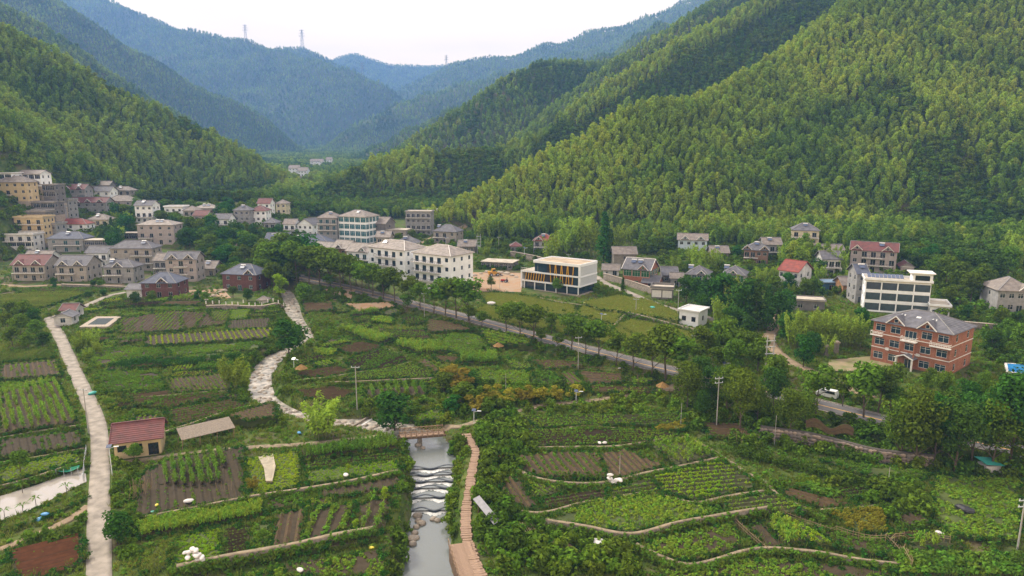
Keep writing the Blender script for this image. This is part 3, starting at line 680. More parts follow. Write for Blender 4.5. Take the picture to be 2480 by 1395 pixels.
RIDGECAP = mat('ridge_cap', (0.24, 0.235, 0.235), 0.8, 0.2, 2)
FRAME = mat('window_frame', (0.56, 0.55, 0.54), 0.5, 0.1, 2)
DKFRAME = mat('dark_window_frame', (0.05, 0.05, 0.055), 0.5, 0.1, 2)
def glassmat(name, c): return mat(name, c, 0.08, 0.4, 0.35, spec=0.9)
G_DARK = glassmat('dark_glass', (0.020, 0.027, 0.034)); G_BLUE = glassmat('blue_glass', (0.025, 0.055, 0.085)); G_TEAL = glassmat('teal_glass', (0.020, 0.085, 0.105))
G_GREEN = glassmat('green_glass', (0.035, 0.14, 0.065))
DOORWOOD = mat('door_wood', (0.12, 0.05, 0.03), 0.6, 0.3, 3)
PANEL = mat('solar_panel', (0.05, 0.075, 0.15), 0.25, 0.2, 2, spec=0.7); TANK = mat('steel_tank', (0.66, 0.66, 0.66), 0.35, 0.1, 2)
IRON = mat('railing_iron', (0.10, 0.085, 0.08), 0.6, 0.2, 3)
ACUNIT = mat('air_conditioner', (0.66, 0.66, 0.65), 0.5, 0.1, 2)

PADS, HOUSES = [], []
_wm = {}
def window_mesh(w, h, fm, gm, door=False, split=True):
    key = (round(w, 2), round(h, 2), fm.name, gm.name, door, split)
    if key in _wm: return _wm[key]
    b = MB(); t = 0.07
    b.box(-w / 2, w / 2, -0.03, 0.05, h - t, h); b.box(-w / 2, w / 2, -0.03, 0.05, 0, t)
    b.box(-w / 2, -w / 2 + t, -0.03, 0.05, t, h - t); b.box(w / 2 - t, w / 2, -0.03, 0.05, t, h - t)
    k = max(1, round(w / 1.0))
    for i in range(1, k): x = -w / 2 + w * i / k; b.box(x - 0.03, x + 0.03, -0.02, 0.04, t, h - t)
    if not door and h > 1.2: b.box(-w / 2 + t, w / 2 - t, -0.015, 0.035, h * 0.7 - 0.025, h * 0.7 + 0.025)
    g = MB(); g.box(-w / 2 + t, w / 2 - t, 0.0, 0.02, t, h - t)
    if split: r = (b.me('window', fm), g.me('pane', gm))
    else:
        for v in [0]: b.box(-w / 2 + t, w / 2 - t, 0.0, 0.02, t, h - t, 1)
        r = (b.me('window', fm, gm), None)
    _wm[key] = r
    return r
def facade(b, w, z0, z1, holes, tr, rev=0.16):
    """one wall plane with real openings and reveals; tr maps (u, inward, z) to the house"""
    us = sorted({0.0, w} | {round(a, 4) for h in holes for a in h[:2]}); vs_ = sorted({z0, z1} | {round(a, 4) for h in holes for a in h[2:4]})
    for i in range(len(us) - 1):
        for j in range(len(vs_) - 1):
            cu, cv = (us[i] + us[i + 1]) / 2, (vs_[j] + vs_[j + 1]) / 2
            if any(h[0] < cu < h[1] and h[2] < cv < h[3] for h in holes): continue
            b.poly([tr(us[i], 0, vs_[j]), tr(us[i + 1], 0, vs_[j]), tr(us[i + 1], 0, vs_[j + 1]), tr(us[i], 0, vs_[j + 1])])
    for a, c, e, f in [h[:4] for h in holes]:
        b.poly([tr(a, 0, e), tr(a, rev, e), tr(c, rev, e), tr(c, 0, e)]); b.poly([tr(a, 0, f), tr(c, 0, f), tr(c, rev, f), tr(a, rev, f)])
        b.poly([tr(a, 0, e), tr(a, 0, f), tr(a, rev, f), tr(a, rev, e)]); b.poly([tr(c, 0, e), tr(c, rev, e), tr(c, rev, f), tr(c, 0, f)])
def front_line(pxL, pxR, py, yaw):
    c = at((pxL + pxR) / 2, py); th = math.radians(yaw); u = np.array([math.cos(th), math.sin(th)])
    fwd = c[1] * cp - (c[2] - CAMZ) * sp; s = []
    for p in (pxL, pxR):
        k = (p - CXP) / FPX * fwd / c[1]       # x = k*y along the pixel column
        t = (k * c[1] - c[0]) / (u[0] - k * u[1]); s.append(t)
    w = s[1] - s[0]; m = (s[0] + s[1]) / 2
    return np.array([c[0] + u[0] * m, c[1] + u[1] * m, c[2]]), w, th
def railing(b, x0, x1, y, z, h=0.95, step=0.9, ret=0.0):
    b.box(x0, x1, y - 0.05, y + 0.05, z + h - 0.09, z + h); b.box(x0, x1, y - 0.03, y + 0.03, z + 0.08, z + 0.13)
    n = max(2, int((x1 - x0) / step) + 1)
    for i in range(n):
        x = x0 + (x1 - x0) * i / (n - 1); b.box(x - 0.035, x + 0.035, y - 0.035, y + 0.035, z, z + h - 0.09)
    if ret:
        for x in (x0, x1): b.box(x - 0.05, x + 0.05, y + 0.05, y + ret, z + h - 0.09, z + h)
def roof_parts(t, kind, w, d, ez, pitch, m, o=0.55, capmat=None, y0=0.0, x0=None, th=0.16):
    """tiled roof over a w x d plan whose front stands at y0; returns the ridge height"""
    xa, xb = (-w / 2, w / 2) if x0 is None else (x0, x0 + w); ya, yb = y0, y0 + d; b = MB(); c = MB(); cw = 0.26
    cm = capmat or RIDGECAP
    if kind == 'gable':
        rz = ez + d / 2 * pitch; e = ez - o * pitch; ym = (ya + yb) / 2
        b.slab([(xa - o, ya - o, e + .12), (xb + o, ya - o, e + .12), (xb + o, ym, rz + .12), (xa - o, ym, rz + .12)], th)
        b.slab([(xb + o, yb + o, e + .12), (xa - o, yb + o, e + .12), (xa - o, ym, rz + .12), (xb + o, ym, rz + .12)], th)
        c.bar((xa - o, ym, rz + .14), (xb + o, ym, rz + .14), cw)
        for x in (xa - o - .03, xb + o + .03):
            for yy in (ya - o, yb + o): c.bar((x, yy, e + .12), (x, ym, rz + .12), 0.16)
    elif kind == 'gablefront':
        rz = ez + w / 2 * pitch; e = ez - o * pitch; xm = (xa + xb) / 2
        b.slab([(xa - o, yb + o, e + .12), (xa - o, ya - o, e + .12), (xm, ya - o, rz + .12), (xm, yb + o, rz + .12)], th)
        b.slab([(xb + o, ya - o, e + .12), (xb + o, yb + o, e + .12), (xm, yb + o, rz + .12), (xm, ya - o, rz + .12)], th)
        c.bar((xm, ya - o, rz + .14), (xm, yb + o, rz + .14), cw)
        for yy in (ya - o - .03, yb + o + .03):
            for x in (xa - o, xb + o): c.bar((x, yy, e + .12), (xm, yy, rz + .12), 0.16)
    elif kind == 'hip':
        hw = min(w, d) / 2; rz = ez + hw * pitch; e = ez - o * pitch
        if w >= d: r1, r2 = (xa + d / 2, (ya + yb) / 2, rz + .12), (xb - d / 2 - 1e-3, (ya + yb) / 2, rz + .12)
        else: r1, r2 = ((xa + xb) / 2, ya + w / 2, rz + .12), ((xa + xb) / 2, yb - w / 2, rz + .12)
        A, B, C, D = (xa - o, ya - o, e + .12), (xb + o, ya - o, e + .12), (xb + o, yb + o, e + .12), (xa - o, yb + o, e + .12)
        if w >= d: fs = [[A, B, r2, r1], [C, D, r1, r2], [B, C, r2], [D, A, r1]]
        else: fs = [[A, B, r1], [B, C, r2, r1], [C, D, r2], [D, A, r1, r2]]
        for f in fs: b.slab(f, th)
        c.bar(r1, r2, cw)
        for p, q in ((A, r1), (D, r1 if w >= d else r2), (B, r2 if w >= d else r1), (C, r2)): c.bar(p, q, cw * 0.8)
    roof = put('roof', b.me('roof', m), t); put('ridge_cap', c.me('ridge_cap', cm), roof)
    return rz, roof
def solar(t, x, y, z, ang=0.7, s=1.0):
    b = MB(); b.slab([(x - 0.9 * s, y - 0.8 * s, z + 0.1), (x + 0.9 * s, y - 0.8 * s, z + 0.1), (x + 0.9 * s, y + 0.4 * s, z + 0.9 * s), (x - 0.9 * s, y + 0.4 * s, z + 0.9 * s)], 0.08)
    q = put('solar_water_heater', b.me('solar_panel', PANEL), t)
    k = MB(); k.bar((x - 1.0 * s, y + 0.55 * s, z + 1.05 * s), (x + 1.0 * s, y + 0.55 * s, z + 1.05 * s), 0.5 * s, n=8)
    for xx in (-.8, .8): k.bar((x + xx * s, y + 0.55 * s, z + .9 * s), (x + xx * s, y + 0.55 * s, z - 0.6), 0.07)
    put('tank', k.me('tank', TANK), q)
def house(label, pxL, pxR, py, yaw=0.0, d=9.0, n=2, wall=None, roof='gable', rm=None, pitch=0.62, sh=3.45, fcols=3, scols=2, bal=(), dorm=(), sol=(), cat='house',
          name='village_house', gm=None, fm=None, ww=1.5, wh=1.5, group=None, door=0.5, depth=None, far=False, parapet=0.7, plinth=True, capmat=None, w=None, lift=0.0, sidewall=None, strip=(), balmat=None, attic=True, bald=1.4, ends=None, back=None, sill=0.95):
    wall = wall or W_GREY; rm = rm or R_GREY; gm = gm or G_DARK; fm = fm or FRAME
    if ends:
        a, e = at(*ends[0]), at(*ends[1]); th = math.atan2(e[1] - a[1], e[0] - a[0]); wid = float(np.hypot(*(e - a)[:2])); c = (a + e) / 2
        if back: g_ = at(*back); d = float(np.hypot(*(g_ - e)[:2]))
    else: c, wid, th = front_line(pxL, pxR, py, yaw)
    w = w or wid
    lo_ = min([Tz(c[0] + math.cos(th) * a - math.sin(th) * q, c[1] + math.sin(th) * a + math.cos(th) * q) for a in (-w / 2, 0, w / 2) for q in (0, d / 2)] + [c[2] + 0.3]); c[2] = max(lo_, c[2] - 1.2) + lift; drop = c[2] - lo_
    t = thing(name, label, cat, tuple(c), th, group)
    PADS.append((c[0] - math.sin(th) * d / 2, c[1] + math.cos(th) * d / 2, 0.5 * math.hypot(w, d))); HOUSES.append((label, round(w, 1), round(float(c[1]), 1), round(float(c[2]), 1)))
    ez = n * sh; z0 = -2.2 - drop
    if c[1] > 255:
        for q in ((5.5, 12.0, 18.0) if c[1] < 560 else (6, 12, 18, 24, 30, 38, 46, 54, 62, 70)): PADS.append((c[0] - c[0] / c[1] * q, c[1] - q, 0.40 * w))
    wins = []      # facade, u, z, w, h, door
    def cols(L, k): return [L * (i + 0.5) / k for i in range(k)]
    for s in range(n):
        for i, u in enumerate(cols(w, fcols)):
            if s == 0 and door is not None and i == int(door * fcols): wins.append((0, u, 0.05, 1.7, 2.3, True))
            elif s in strip: wins.append((0, u, s * sh + 0.55, w / fcols - 0.35, sh - 1.05, False))
            elif any(bs == s and x0 * w <= u <= x1 * w for bs, x0, x1 in bal): wins.append((0, u, s * sh + 0.08, min(ww + 0.4, w / fcols - .3), 2.2, True))
            else: wins.append((0, u, s * sh + sill, min(ww, w / fcols - 0.4), wh, False))
        for f in (1, 3):
            if s in strip and scols > 2:
                for u in cols(d, scols): wins.append((f, u, s * sh + .55, d / scols - .4, sh - 1.05, False))
                continue
            for u in cols(d, scols): wins.append((f, u, s * sh + sill, min(1.2, d / max(scols, 1) - .5), wh, False))
    trs = {0: lambda u, i, z: (u - w / 2, i, z), 1: lambda u, i, z: (w / 2 - i, u, z), 2: lambda u, i, z: (w / 2 - u, d - i, z), 3: lambda u, i, z: (-w / 2 + i, d - u, z)}
    b = MB()
    for f in range(4):
        L = w if f in (0, 2) else d
        facade(b, L, z0, ez, [(u - a / 2, u + a / 2, z, z + h) for ff, u, z, a, h, _ in wins if ff == f], trs[f])
    b.poly([(-w / 2, 0, ez - .02), (w / 2, 0, ez - .02), (w / 2, d, ez - .02), (-w / 2, d, ez - .02)])
    if roof == 'gable':
        for x in (-w / 2, w / 2): b.poly([(x, 0, ez), (x, d, ez), (x, d / 2, ez + d / 2 * pitch)])
    if roof == 'gablefront':
        for y in (0, d): b.poly([(-w / 2, y, ez), (w / 2, y, ez), (0, y, ez + w / 2 * pitch)])
    for x in dorm:
        dw, dh = min(3.6, w * 0.36), min(3.6, w * 0.36) / 2 * 0.95; xc = (x - 0.5) * w
        b.poly([(xc - dw / 2, -0.02, ez), (xc + dw / 2, -0.02, ez), (xc, -0.02, ez + dh)])
    put('wall', b.me('wall', wall), t)
    for f, u, z, a, h, dr in wins:
        fr, pn = window_mesh(a, h, fm, gm, dr, not far)
        x, y, zz = trs[f](u, 0.10, z); o = put('door' if (dr and z < 0.1) else 'window', fr, t, (x, y, zz), {0: 0, 1: math.pi / 2, 3: -math.pi / 2}[f])
        if pn: put('pane', pn, o)
    rz = ez
    if roof in ('gable', 'hip', 'gablefront'):
        rz, ro = roof_parts(t, roof, w, d, ez, pitch, rm, capmat=capmat)
        for x in dorm:
            dw, dh = min(3.6, w * 0.36), min(3.6, w * 0.36) / 2 * 0.95; xc = (x - 0.5) * w; o = 0.5; q = MB()
            for s in (-1, 1):
                pts = [(xc + s * (dw / 2 + .35), -o, ez - .35 * .95 + .2), (xc, -o, ez + dh + .2), (xc, dh / pitch + .1, ez + dh + .2), (xc + s * (dw / 2 + .35), 0.0, ez - .35 * .95 + .2)]
                q.slab(pts if s < 0 else pts[::-1], 0.13)
            dr_ = put('dormer_roof', q.me('dormer_roof', rm), t)
            e = MB()
            for s in (-1, 1): e.bar((xc + s * (dw / 2 + .38), -o - .03, ez - .33 + .14), (xc, -o - .03, ez + dh + .14), 0.2)
            put('bargeboard', e.me('bargeboard', TRIM), dr_)
            fr, pn = window_mesh(0.9, 0.9, fm, gm, False, False); put('window', fr, t, (xc, -0.06, ez + 0.15))
        g = MB(); g.box(-w / 2 - .1, w / 2 + .1, -.14, -.03, ez - .32, ez - .06); put('eaves_band', g.me('eaves_band', TRIM), t)
    elif roof == 'flat':
        q = MB(); ov = 0.45; q.box(-w / 2 - ov, w / 2 + ov, -ov, d + ov, ez, ez + 0.22); ro = put('roof', q.me('roof', rm), t)
        if parapet:
            e = MB(); hh = ez + 0.22
            e.box(-w / 2 - ov, w / 2 + ov, -ov, -ov + .18, hh, hh + parapet); e.box(-w / 2 - ov, w / 2 + ov, d + ov - .18, d + ov, hh, hh + parapet)
            e.box(-w / 2 - ov, -w / 2 - ov + .18, -ov + .18, d + ov - .18, hh, hh + parapet); e.box(w / 2 + ov - .18, w / 2 + ov, -ov + .18, d + ov - .18, hh, hh + parapet)
            put('parapet', e.me('parapet', wall), ro)
        rz = ez + 0.3
    for s, x0, x1 in bal:
        q = MB(); a, c2 = (x0 - 0.5) * w, (x1 - 0.5) * w; q.box(a, c2, -bald, -0.02, s * sh - 0.22, s * sh); bo = put('balcony', q.me('balcony', TRIM if balmat is None else balmat), t)
        e = MB(); railing(e, a + .06, c2 - .06, -bald + .08, s * sh, ret=bald - .12); put('railing', e.me('railing', IRON if balmat is None else balmat), bo)
        if s >= 1 and (s == 1 or s - 1 not in [q_[0] for q_ in bal]):
            e = MB().box(-.13, .13, -.13, .13, -1.0, s * sh - .23).me('balcony_column', wall)
            for x in (a + .2, c2 - .2): put('column', e, bo, (x, -bald + .15, 0))
    for x in sol:
        if roof == 'flat': solar(t, (x - .5) * w, d * 0.5, rz)
        else: solar(t, (x - .5) * w, d * 0.30, ez + d * 0.30 * pitch * 0.98)
    if plinth: q = MB(); q.box(-w / 2 - .06, w / 2 + .06, -.06, d + .06, z0, 0.04); put('plinth', q.me('plinth', STONE_L), t)
    return t, w, d, ez
H = house
# --- left village, lowest row beside the fields
H('maroon-roofed stone house with two white gables and long balconies', 34, 112, 680, 0, 11, 2, W_TAN, 'gable', R_MAROON, fcols=4, scols=3, bal=[(1, 0.02, 0.98)], dorm=(.24, .76))
H('grey-roofed tan house with two gables and turquoise balcony posts', 140, 212, 682, 0, 11, 2, W_TAN, 'gable', R_GREY, fcols=3, scols=3, bal=[(1, 0.0, 0.62)], dorm=(.25, .75))
H('small two-storey grey stone house with red double door', 254, 326, 686, 0, 8, 2, W_GREY, 'hip', R_GREY, fcols=3, dorm=(.5,), bal=[(1, 0.0, 0.62)], sol=(.2,))
H('three-storey tan house with stacked corner balconies behind the stone houses', 272, 372, 655, 0, 9, 3, W_TAN, 'hip', R_GREY, fcols=4, bal=[(1, .5, 1), (2, .5, 1)], sol=(.75,))
H('tall four-storey pinkish house with two gables and arched balconies', 405, 478, 682, 0, 8, 3, W_PINK, 'gable', R_GREY, fcols=3, scols=2, dorm=(.25, .78), bal=[(1, .3, .72), (2, .3, .72)], sh=3.2)
H('dark red brick house with steep grey gable roof beside the bare clay', 345, 428, 722, 0, 10, 2, W_DKBRICK, 'hip', R_BLUE, fcols=3, dorm=(.62,), sh=3.0)
H('low white lean-to against the dark brick house', 308, 344, 722, 0, 7, 1, W_OLDWHITE, 'gable', R_GREY, fcols=1, door=None, pitch=.4, name='annex', cat='annex')
H('dark brick villa with grey hip roof and arched porch above the garden wall', 541, 622, 704, -12, 10, 2, W_DKBRICK, 'hip', R_BLUE, fcols=3, dorm=(.8,), sol=(.5,), gm=G_TEAL, sh=3.4)
# --- left village, second row
H('grey-green house with grey hip roof beside the open concrete shed', 118, 204, 610, 0, 9, 2, W_GREY, 'hip', R_BLUE, fcols=3, bal=[(1, .2, .95)], sol=(.5,), gm=G_TEAL)
H('open two-storey concrete frame shed with pale slab roof', 206, 256, 610, 0, 7, 2, W_DARK, 'flat', R_SLAB, fcols=2, parapet=0, strip=(0, 1), door=None, sh=2.9, name='shed', cat='shed')
H('white house under a red hip roof among the trees', 136, 211, 572, 0, 8, 2, W_WHITE, 'hip', R_RED, fcols=3)
H('four-storey yellow house with terraced roof and dark balconies', 40, 110, 583, 0, 9, 4, W_YELLOW, 'flat', R_SLAB, fcols=3, scols=3, bal=[(1, 0, 1), (2, 0, 1), (3, 0, 1)], sh=3.2)
H('white flat-roofed house with long brown balcony behind bushes', 0, 84, 608, 0, 8, 3, W_OLDWHITE, 'flat', R_SLAB, fcols=4, strip=(1,), bal=[(2, 0, 1)], sh=3.0)
H('broad pale-roofed stone house with arched side porch', 336, 424, 592, 0, 10, 3, W_PINK, 'hip', R_PALE, fcols=4, sol=(.5, .62), bal=[(1, .05, .4)], pitch=.4)
H('low concrete canopy beside the pale-roofed stone house', 292, 333, 580, 0, 6, 1, W_DARK, 'flat', R_SLAB, fcols=2, parapet=0, strip=(0,), door=None, name='shed', cat='shed', far=True)
# --- left hillside
H('long maroon-roofed terrace with four small gables', 146, 258, 512, 0, 9, 2, W_GREY, 'gable', R_MAROON, fcols=6, dorm=(.12, .38, .62, .88), far=True)
H('grey stone house with maroon roof and green veranda glass', 148, 206, 480, 0, 9, 2, W_GREY, 'gable', R_MAROON, fcols=3, dorm=(.3, .8), gm=G_TEAL, strip=(0,), far=True, sol=(.7,))
H('white house with grey gable roof above the maroon terrace', 212, 268, 484, 0, 9, 2, W_WHITE, 'gable', R_GREY, fcols=3, far=True)
H('brown hip-roofed house with tan walls at the wood edge', 258, 322, 512, 0, 10, 2, W_TAN, 'hip', R_BROWN, fcols=3, far=True)
H('low white annex in front of the brown hip-roofed house', 243, 303, 516, 0, 6, 1, W_WHITE, 'flat', R_SLAB, fcols=3, parapet=.3, name='annex', cat='annex', far=True)
H('long old farm roof at the foot of the bamboo slope', 212, 265, 456, 0, 8, 1, W_DARK, 'gable', R_BROWN, fcols=3, far=True, name='farmhouse')
H('white framed hillside guest house with long window strip', 27, 100, 446, 0, 9, 2, W_WHITE, 'gable', R_BROWN, fcols=5, strip=(1,), far=True, pitch=.4)
H('low white flat-roofed hillside house with dark window band', -20, 30, 446, 0, 9, 2, W_WHITE, 'flat', R_SLAB, fcols=3, strip=(1,), far=True, parapet=.3)
H('yellow hillside house with grey hip roof', -6, 68, 482, 0, 9, 3, W_YELLOW, 'hip', R_BROWN, fcols=4, bal=[(1, 0, .5)], far=True)
H('unfinished grey concrete frame house on the hillside', 70, 136, 488, 0, 9, 3, W_DARK, 'flat', R_SLAB, fcols=3, strip=(1, 2), far=True, parapet=.2)
H('stepped grey hillside house with long pale terrace edges', 30, 134, 516, 0, 8, 2, W_DARK, 'flat', R_SLAB, fcols=6, strip=(0, 1), far=True, parapet=.3, bal=[(1, 0, 1)])
H('grey hillside house with shuttered openings under the stepped house', 32, 112, 540, 0, 8, 2, W_DARK, 'flat', R_SLAB, fcols=4, bal=[(1, 0, .6)], far=True, parapet=.4)
H('plain grey three-storey hillside block', 106, 142, 545, 0, 8, 3, W_GREY, 'flat', R_SLAB, fcols=2, far=True)
H('white cubic house with roof terrace among trees', 400, 444, 530, 0, 8, 2, W_WHITE, 'flat', R_SLAB, fcols=3, far=True)
H('tan house with pale hip roof and roof tanks', 470, 526, 528, 0, 9, 2, W_TAN, 'hip', R_PALE, fcols=3, sol=(.4, .6), far=True, pitch=.4)
# --- valley centre
H('grey hip-roofed house beside the maroon-roofed white house', 568, 606, 548, 0, 9, 3, W_GREY, 'hip', R_GREY, fcols=3, sol=(.5,), far=True)
H('white three-storey house with maroon hip roof', 608, 646, 548, 0, 9, 3, W_WHITE, 'hip', R_MAROON, fcols=3, bal=[(1, 0, .4)], far=True)
H('maroon-roofed house half hidden behind the white three-storey house', 626, 656, 528, 0, 9, 3, W_WHITE, 'gable', R_MAROON, fcols=2, far=True)
H('small cream house at the wood edge', 670, 694, 528, 0, 9, 3, W_CREAM, 'hip', R_BROWN, fcols=2, far=True)
H('white house with grey gable roof and tall white window bars', 722, 758, 572, -20, 10, 2, W_WHITE, 'gablefront', R_GREY, fcols=3, far=True)
H('low brick house under a blue slate roof with three solar tanks', 642, 696, 600, 0, 12, 1, W_BROWN, 'gable', R_BLUE, fcols=3, sol=(.3, .6, .85))
H('orange-brown brick house with long blue slate hip roof', 694, 796, 606, 0, 13, 1, W_BROWN, 'hip', R_BLUE, fcols=6, sol=(.25,), sh=3.6)
H('slim grey four-storey house with roof terrace and tanks', 772, 818, 588, -8, 9, 4, W_GREY, 'hip', R_BROWN, fcols=3, gm=G_TEAL, bal=[(2, 0, 1), (3, 0, 1)], sol=(.6,))
H('white four-storey guest house with bands of teal glass', 822, 888, 590, -22, 13, 4, W_WHITE, 'hip', R_BROWN, fcols=5, scols=4, gm=mat('bright_teal_glass', (0.03, 0.16, 0.20), .08, .4, .35, spec=.9), strip=(0, 1, 2, 3), sol=(.6,), sh=3.7, pitch=.45, name='guest_house', cat='guest house', door=None, fm=TRIM)
H('grey windowless gable wing behind the teal-glass guest house', 890, 934, 586, -22, 10, 3, W_DARK, 'gable', R_BROWN, fcols=1, scols=1, name='annex', cat='annex', door=None)
H('beige flat-roofed house with pale roof slab', 938, 984, 588, -10, 9, 2, W_TAN, 'flat', R_SLAB, fcols=2, parapet=.15, bal=[(1, 0, 1)])
H('grey four-storey house with carved balconies at the bamboo edge', 984, 1044, 570, -6, 9, 4, W_GREY, 'flat', R_SLAB, fcols=5, bal=[(1, 0, 1), (3, 0, 1)], parapet=.3)
H('white rooftop hut behind the grey four-storey house', 1036, 1068, 534, 0, 7, 2, W_WHITE, 'flat', R_SLAB, fcols=2, far=True)
H('stone house with arched windows and grey hip roof on the terrace wall', 1050, 1104, 590, -20, 10, 2, W_TAN, 'hip', R_GREY, fcols=3, bal=[(1, 0, .5)], sol=(.15,), sh=3.4)
H('beige two-storey house with patched pale roof beside the road trees', 756, 808, 640, -26, 9, 2, W_CREAM, 'gable', R_PALE, fcols=4)
H('brown three-storey house with long white balcony edges', 806, 842, 658, -26, 9, 3, W_BROWN, 'gable', R_PALE, fcols=2, bal=[(1, 0, 1), (2, 0, 1)], dorm=(.5,))
H('white three-storey house with glazed verandas and rounded gable', 842, 893, 668, -26, 9, 3, W_WHITE, 'gable', R_PALE, fcols=3, strip=(0, 1), bal=[(1, 0, 1), (2, 0, 1)], dorm=(.75,), gm=G_TEAL)
H('white four-storey apartment house with dark balconies and two solar tanks', 896, 982, 684, -36, 12, 4, W_WHITE, 'hip', R_PALE, fcols=5, scols=3, bal=[(1, .2, .75), (2, .2, .75), (3, .2, .75)], gm=G_BLUE, fm=DKFRAME, pitch=.42, capmat=TRIM, name='apartment_house', cat='apartment house', sol=(.3,))
H('white four-storey apartment house with grey lean-to roof and tall stair window', 1003, 1092, 702, -36, 13, 4, W_WHITE, 'hip', R_PALE, fcols=5, scols=3, bal=[(1, .02, .7), (2, .02, .7), (3, .0, .8)], gm=G_BLUE, fm=DKFRAME, pitch=.42, capmat=TRIM, name='apartment_house', cat='apartment house')
H('long open market shed with bare concrete slab roof', 1166, 1240, 652, -18, 9, 1, W_DARK, 'flat', R_SLAB, fcols=7, scols=1, strip=(0,), door=None, parapet=0, sh=3.0, name='open_shed', cat='shed', gm=G_DARK)
H('small maroon-roofed hut at the bamboo foot', 1236, 1262, 612, 0, 6, 1, W_GREY, 'hip', R_MAROON, fcols=2, name='hut', cat='hut')
H('stone house with red hip roof beside a tall yellow bamboo', 1292, 1342, 614, -8, 9, 2, W_GREY, 'hip', R_RED, fcols=3, bal=[(1, 0, .6)], dorm=(.25,), sol=(.45,), sh=3.3)
# --- right village
H('old grey stone barn behind the brick house with green glass', 1486, 1540, 652, 0, 8, 2, W_RUBBLE, 'gable', R_BROWN, fcols=1, name='barn', cat='barn', door=None)
H('red brick house with grey cross gables and green glass veranda', 1508, 1572, 694, -28, 11, 2, W_BRICK, 'gable', R_GREY, fcols=3, scols=3, gm=G_GREEN, strip=(1,), dorm=(.75,), sol=(.3, .55), capmat=TRIM)
H('small grey-roofed brick outbuilding below the brick house', 1556, 1592, 700, -28, 7, 1, W_BRICK, 'gable', R_GREY, fcols=1, name='outbuilding', cat='outbuilding', sh=2.6)
H('low whitewashed shed with old grey tiles by the lane', 1460, 1498, 668, -10, 6, 1, W_OLDWHITE, 'gable', R_BROWN, fcols=2, name='shed', cat='shed', sh=2.6, ww=.7, wh=.8)
H('concrete garage with two white roller doors', 1577, 1628, 724, -16, 7, 1, W_DARK, 'flat', R_SLAB, fcols=2, door=None, strip=(0,), gm=TRIM, name='garage', cat='garage', sh=3.6, parapet=.8)
H('grey open lean-to with tiled roof behind the garage', 1624, 1652, 694, -10, 5, 1, W_GREY, 'gable', R_BROWN, fcols=1, name='shed', cat='shed')
H('twin-gabled green-glass house with grey hip roof above the bamboo', 1660, 1712, 708, -24, 9, 2, W_GREY, 'hip', R_GREY, fcols=4, gm=G_TEAL, strip=(1,), dorm=(.7,), sol=(.15,))
H('grey hip-roofed house with brown railing next to the green-glass house', 1746, 1800, 708, -26, 9, 2, W_TAN, 'hip', R_GREY, fcols=3, gm=G_GREEN, strip=(1,), dorm=(.5,), sol=(.15,))
H('pale blue house with two small gables in front of the bamboo', 1641, 1711, 612, -14, 8, 2, W_BLUE, 'gable', R_BROWN, fcols=4, dorm=(.24, .78))
H('brown house with a roof full of solar panels', 1800, 1858, 642, -22, 10, 2, W_BROWN, 'hip', R_GREY, fcols=4, bal=[(1, 0, .6)], dorm=(.12, .85), sol=(.5,))
H('cream three-storey house with grey hip roof on the slope', 1914, 1980, 610, -18, 9, 3, W_CREAM, 'hip', R_GREY, fcols=3, bal=[(2, 0, 1)], sol=(.5,))
H('white house with bright red gable roof and stained side wall', 1884, 1930, 700, -50, 10, 2, W_OLDWHITE, 'gable', R_RED, fcols=4, scols=2, gm=G_BLUE, sh=3.5, capmat=R_RED, ww=1.2)
H('large stone house with maroon roof, two gables and white columns', 2056, 2168, 660, -29, 9, 3, W_PINK, 'gable', R_MAROON, fcols=5, scols=3, dorm=(.13, .8), bal=[(1, .25, .92), (2, .25, .7)], sol=(.66,), sh=3.0)
H('small maroon-roofed stone hut beside the large stone house', 2180, 2212, 666, -20, 7, 1, W_PINK, 'gablefront', R_MAROON, fcols=1, name='hut', cat='hut')
H('old grey stone house with sagging brown roof among bamboo', 1985, 2044, 626, 0, 8, 1, W_RUBBLE, 'gable', R_BROWN, fcols=2, name='farmhouse')
H('narrow grey house with solar tank beside the white guest house', 2070, 2096, 735, -6, 8, 3, W_GREY, 'gable', R_BLUE, fcols=1, sol=(.6,))
H('old clay-walled hut with broken tiles', 2040, 2066, 716, 0, 7, 1, mat('clay_wall', (0.36, 0.20, 0.10), .95, .4, .8), 'gable', R_BROWN, fcols=1, name='hut', cat='hut', sh=4)
H('blue metal shed beside the red-roofed white house', 1992, 2034, 706, 0, 6, 1, mat('blue_sheet_metal', (0.05, 0.12, 0.20), .5, .2, 2), 'gable', mat('blue_sheet_roof', (0.16, 0.25, 0.36), .5, .2, 2), fcols=1, pitch=.15, name='shed', cat='shed')
H('green sheet-metal shed below the red-roofed white house', 1884, 1920, 746, -20, 6, 1, mat('green_sheet_metal', (0.10, 0.27, 0.23), .5, .2, 2), 'gable', mat('green_sheet_roof', (0.16, 0.36, 0.31), .5, .2, 2), fcols=1, pitch=.12, name='shed', cat='shed')
H('long low concrete shed with pale flat roof', 1918, 1996, 752, -16, 6, 1, W_DARK, 'flat', R_SLAB, fcols=2, parapet=.3, name='shed', cat='shed', door=None)
H('low white annex with blue-black shutters beside the white guest house', 2250, 2298, 770, -24, 9, 1, W_WHITE, 'flat', R_SLAB, fcols=2, parapet=.6, name='annex', cat='annex')
H('grey stone house with pale hip roof at the edge of the slope', 2412, 2500, 757, -12, 12, 2, W_GREY, 'hip', R_BROWN, fcols=4, scols=1, sh=3.6, bal=(), dorm=(.75,))
